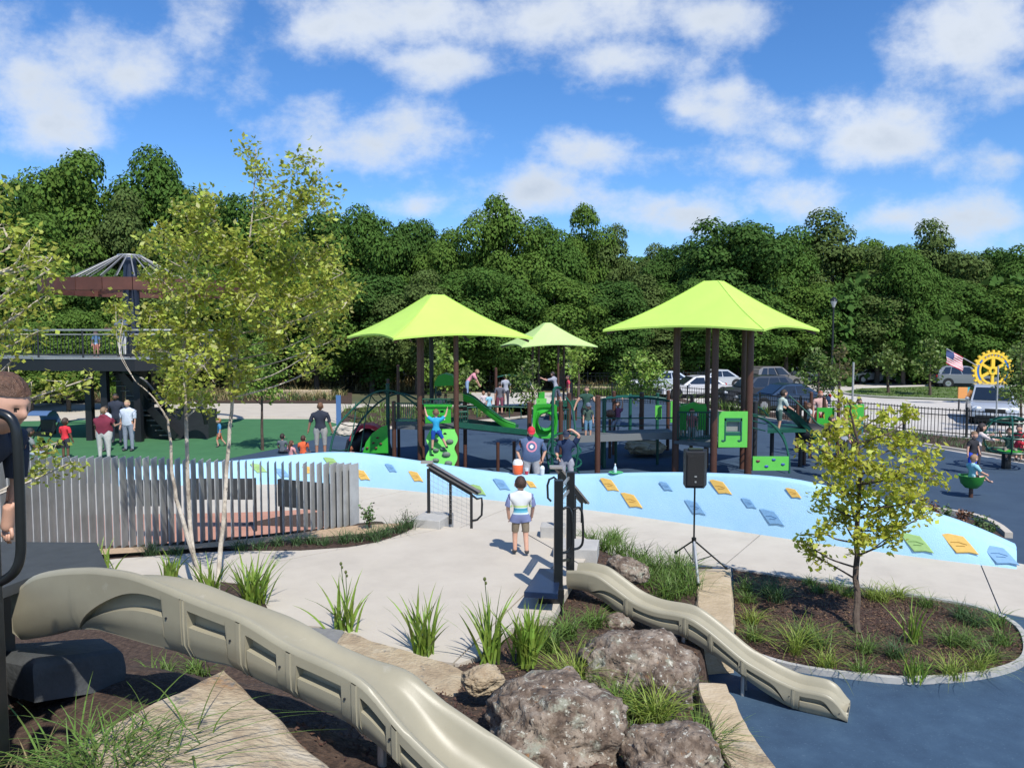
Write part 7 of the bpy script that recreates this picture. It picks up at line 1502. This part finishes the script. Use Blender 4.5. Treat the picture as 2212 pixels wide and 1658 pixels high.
onp('tall boy in black and grey shirt left of the leaning-stem sapling', 1079, 828, 36, 1.5, 0, (.12, .12, .14), (.2, .05, .08), (.05, .04, .03), 'l', False, .7, 1)
onp('person in pale grey shirt behind the rear rail', 1092, 812, 38, 1.6, 10, (.35, .37, .42), (.05, .05, .07), (.05, .04, .03), 'l', False, .7, 2)
onp('person in white top seated behind the left tower rail', 1044, 846, 34, 1.0, 10, (.6, .5, .5), (.2, .2, .2), (.3, .15, .08), 'l', True)
onp('man in grey T-shirt and shorts standing high on the rear platform with back turned', 1202, 804, 35.9, 1.62, 60, (.30, .31, .36), (.09, .10, .14), (.03, .02, .02), 'l', False, .7, .95, {'lean': A_(0, .35, 1), 'armL': (A_(-.3, .8, -.2), A_(0, 1, .4)), 'armR': (A_(.1, .8, -.4), A_(0, 1, .3)), 'legR': (A_(.1, -.3, -1), A_(0, -.3, -1)), 'legL': (A_(0, .2, -1), A_(0, 0, -1))})
onp('boy in red shirt and pale shorts standing on the rear platform', 1227, 812, 35.9, 1.18, 100, (.60, .05, .09), (.5, .38, .28), (.04, .02, .02), 't', True, .6, .8)
onp('woman in dark green tank top reaching down by the curled climber', 1266, 838, 27, 1.62, 180, (.02, .07, .05), (.015, .015, .02), (.10, .06, .04), 'l', False, .05, 2, {'armL': (A_(-.7, .1, -1), A_(-.4, .2, -1)), 'armR': (A_(.7, .1, -1), A_(.35, .2, -1))})
onp('child in camouflage cap and denim shorts on the bridge deck', 1270, 872, 22.3, 1.0, 185, (.05, .09, .07), (.12, .25, .38), (.1, .06, .03), 'l', True, .6, 1.0, cap=(.10, .13, .18))
onp('girl in patterned leggings swinging from the overhead bars', 1335, 862, 25.5, 1.12, 150, (.30, .10, .18), (.32, .32, .36), (.03, .02, .02), 'l', True, .3, 2, {'armL': (A_(-.15, 0, 1), A_(0, 0, 1)), 'armR': (A_(.15, 0, 1), A_(0, 0, 1)), 'legL': (A_(-.1, .9, -.6), A_(0, .2, -1)), 'legR': (A_(.1, .8, -.6), A_(.2, .1, -1))})
onp('child in pale shirt holding a teal ball beside the slim green panels', 1496, 868, 25.5, 1.2, 170, (.42, .48, .46), (.1, .1, .12), (.12, .05, .03), 'l', True)
onp('smaller child in pale shirt left of the thick tower posts', 1475, 874, 25.3, 1.1, 200, (.42, .48, .46), (.1, .1, .12), (.08, .04, .03), 'l', True)
q = MB(); q.ball(D(1472, 897, 25.0), .12, 14, 10); g = D(1472, 897, 25.0); q.build('ball', mat('teal_ball', (.03, .38, .28), .4), org=tuple(g - Vector((0, 0, .12))), label='small teal ball held beside the tower', cat='ball', smooth=True)
onp('child in striped top behind the window panel of the right tower', 1494, 884, 21.9, 1.05, 180, (.35, .12, .12), (.3, .3, .3), (.14, .06, .04), 'l', True)
onp('boy in mint grey T-shirt stepping onto the dark slide at the right', 1682, 842, 22.9, 1.28, -75, (.42, .50, .47), (.05, .10, .09), (.03, .02, .015), 'l', True, .8, .9, {'lean': A_(0, .35, 1), 'armL': (A_(-.1, .6, -1), A_(0, .9, -.5)), 'armR': (A_(.1, .5, -1), A_(0, .9, -.5)), 'legL': (A_(0, .3, -1), A_(0, 0, -1)), 'legR': (A_(0, 0, -1), A_(0, -.2, -1))})
onp('child with pale shirt on the black tunnel of the third tower', 1748, 872, 23.3, .95, 90, (.4, .45, .45), (.1, .1, .1), (.1, .05, .03), 't', True)
onp('red-haired woman in pink top behind the third tower', 1771, 848, 25.6, 1.55, 180, (.6, .38, .33), (.3, .05, .05), (.35, .10, .05), 'l', False, .3, 2)
onp('person in black top and pale trousers bending left of the golden tree', 1776, 898, 21.5, 1.45, -100, (.02, .02, .025), (.45, .44, .47), (.05, .04, .03), 'l', False, .8, 2, {'lean': A_(0, .5, 1)})
onp('child in grey print shirt half hidden in the golden tree leaves', 1823, 902, 21, 1.25, 200, (.30, .32, .36), (.02, .02, .02), (.35, .22, .12), 'l', True)
onp('dark-haired child looking over the top of the third tower panel', 1855, 862, 24.8, 1.1, 180, (.3, .05, .05), (.1, .1, .1), (.02, .015, .01), 't', True)
# at the right
b = at_h(2102, 934, 1.22); person('boy in black T-shirt and bright blue shorts standing behind the green bowl spinner', b, 1.22, -160, (.018, .020, .028), (.02, .07, .62), (.22, .13, .07), 'l', True, .6, .95, {'armL': (A_(-.35, 0, -1), A_(-.2, .2, -1)), 'armR': (A_(.35, 0, -1), A_(.2, .2, -1))}, fat=1.1)
b = at_h(2112, 916, 1.36); person('girl with dark hair and white sleeves stretching her arms towards the net spinner', b, 1.36, -95, (.58, .50, .48), (.05, .05, .06), (.03, .022, .018), 'l', True, 1.7, 2, {'armL': (A_(-.1, 1, -.2), A_(0, 1, .1)), 'armR': (A_(.1, 1, -.6), A_(0, 1, -.1)), 'lean': A_(0, .2, 1)}, long=True)
g = G(2096, 1074, 0); person('child in light blue shirt sitting in the green bowl spinner, legs stretched right', (g.x + .02, g.y, .0), 1.12, -78, (.28, .55, .62), (.55, .5, .45), (.30, .18, .10), 'l', True, .8, .5, {'z': .50, 'lean': A_(0, -.05, 1), 'head': A_(0, .5, 1), 'legL': (A_(-.1, .9, .45), A_(0, .75, -.7)), 'legR': (A_(.1, .9, .35), A_(0, .8, -.65)), 'armL': (A_(-.2, .6, -.8), A_(0, .9, -.4)), 'armR': (A_(.2, .6, -.8), A_(0, .9, -.4))}, shoes=(.55, .35, .27), head_pitch=20)
g = G(2172, 1012, 0); person('person in dark green sitting inside the net spinner', (g.x + .12, g.y + .1, 0), 1.2, 160, (.03, .07, .06), (.25, .22, .18), (.10, .05, .03), 'l', True, .8, 1, {'z': .60, 'legL': (A_(-.2, 1, .1), A_(0, .3, -1)), 'legR': (A_(.2, 1, .1), A_(0, .3, -1)), 'armL': (A_(-.5, .5, .2), A_(-.2, .5, .6)), 'armR': (A_(.5, .5, .2), A_(.2, .5, .6))})
g = G(2205, 1000, 0); person('child in red top at the right edge beside the net spinner', (g.x + .1, g.y + .3, 0), 1.15, 120, (.5, .03, .06), (.5, .03, .06), (.03, .02, .015), 'l', True, .8, 1)
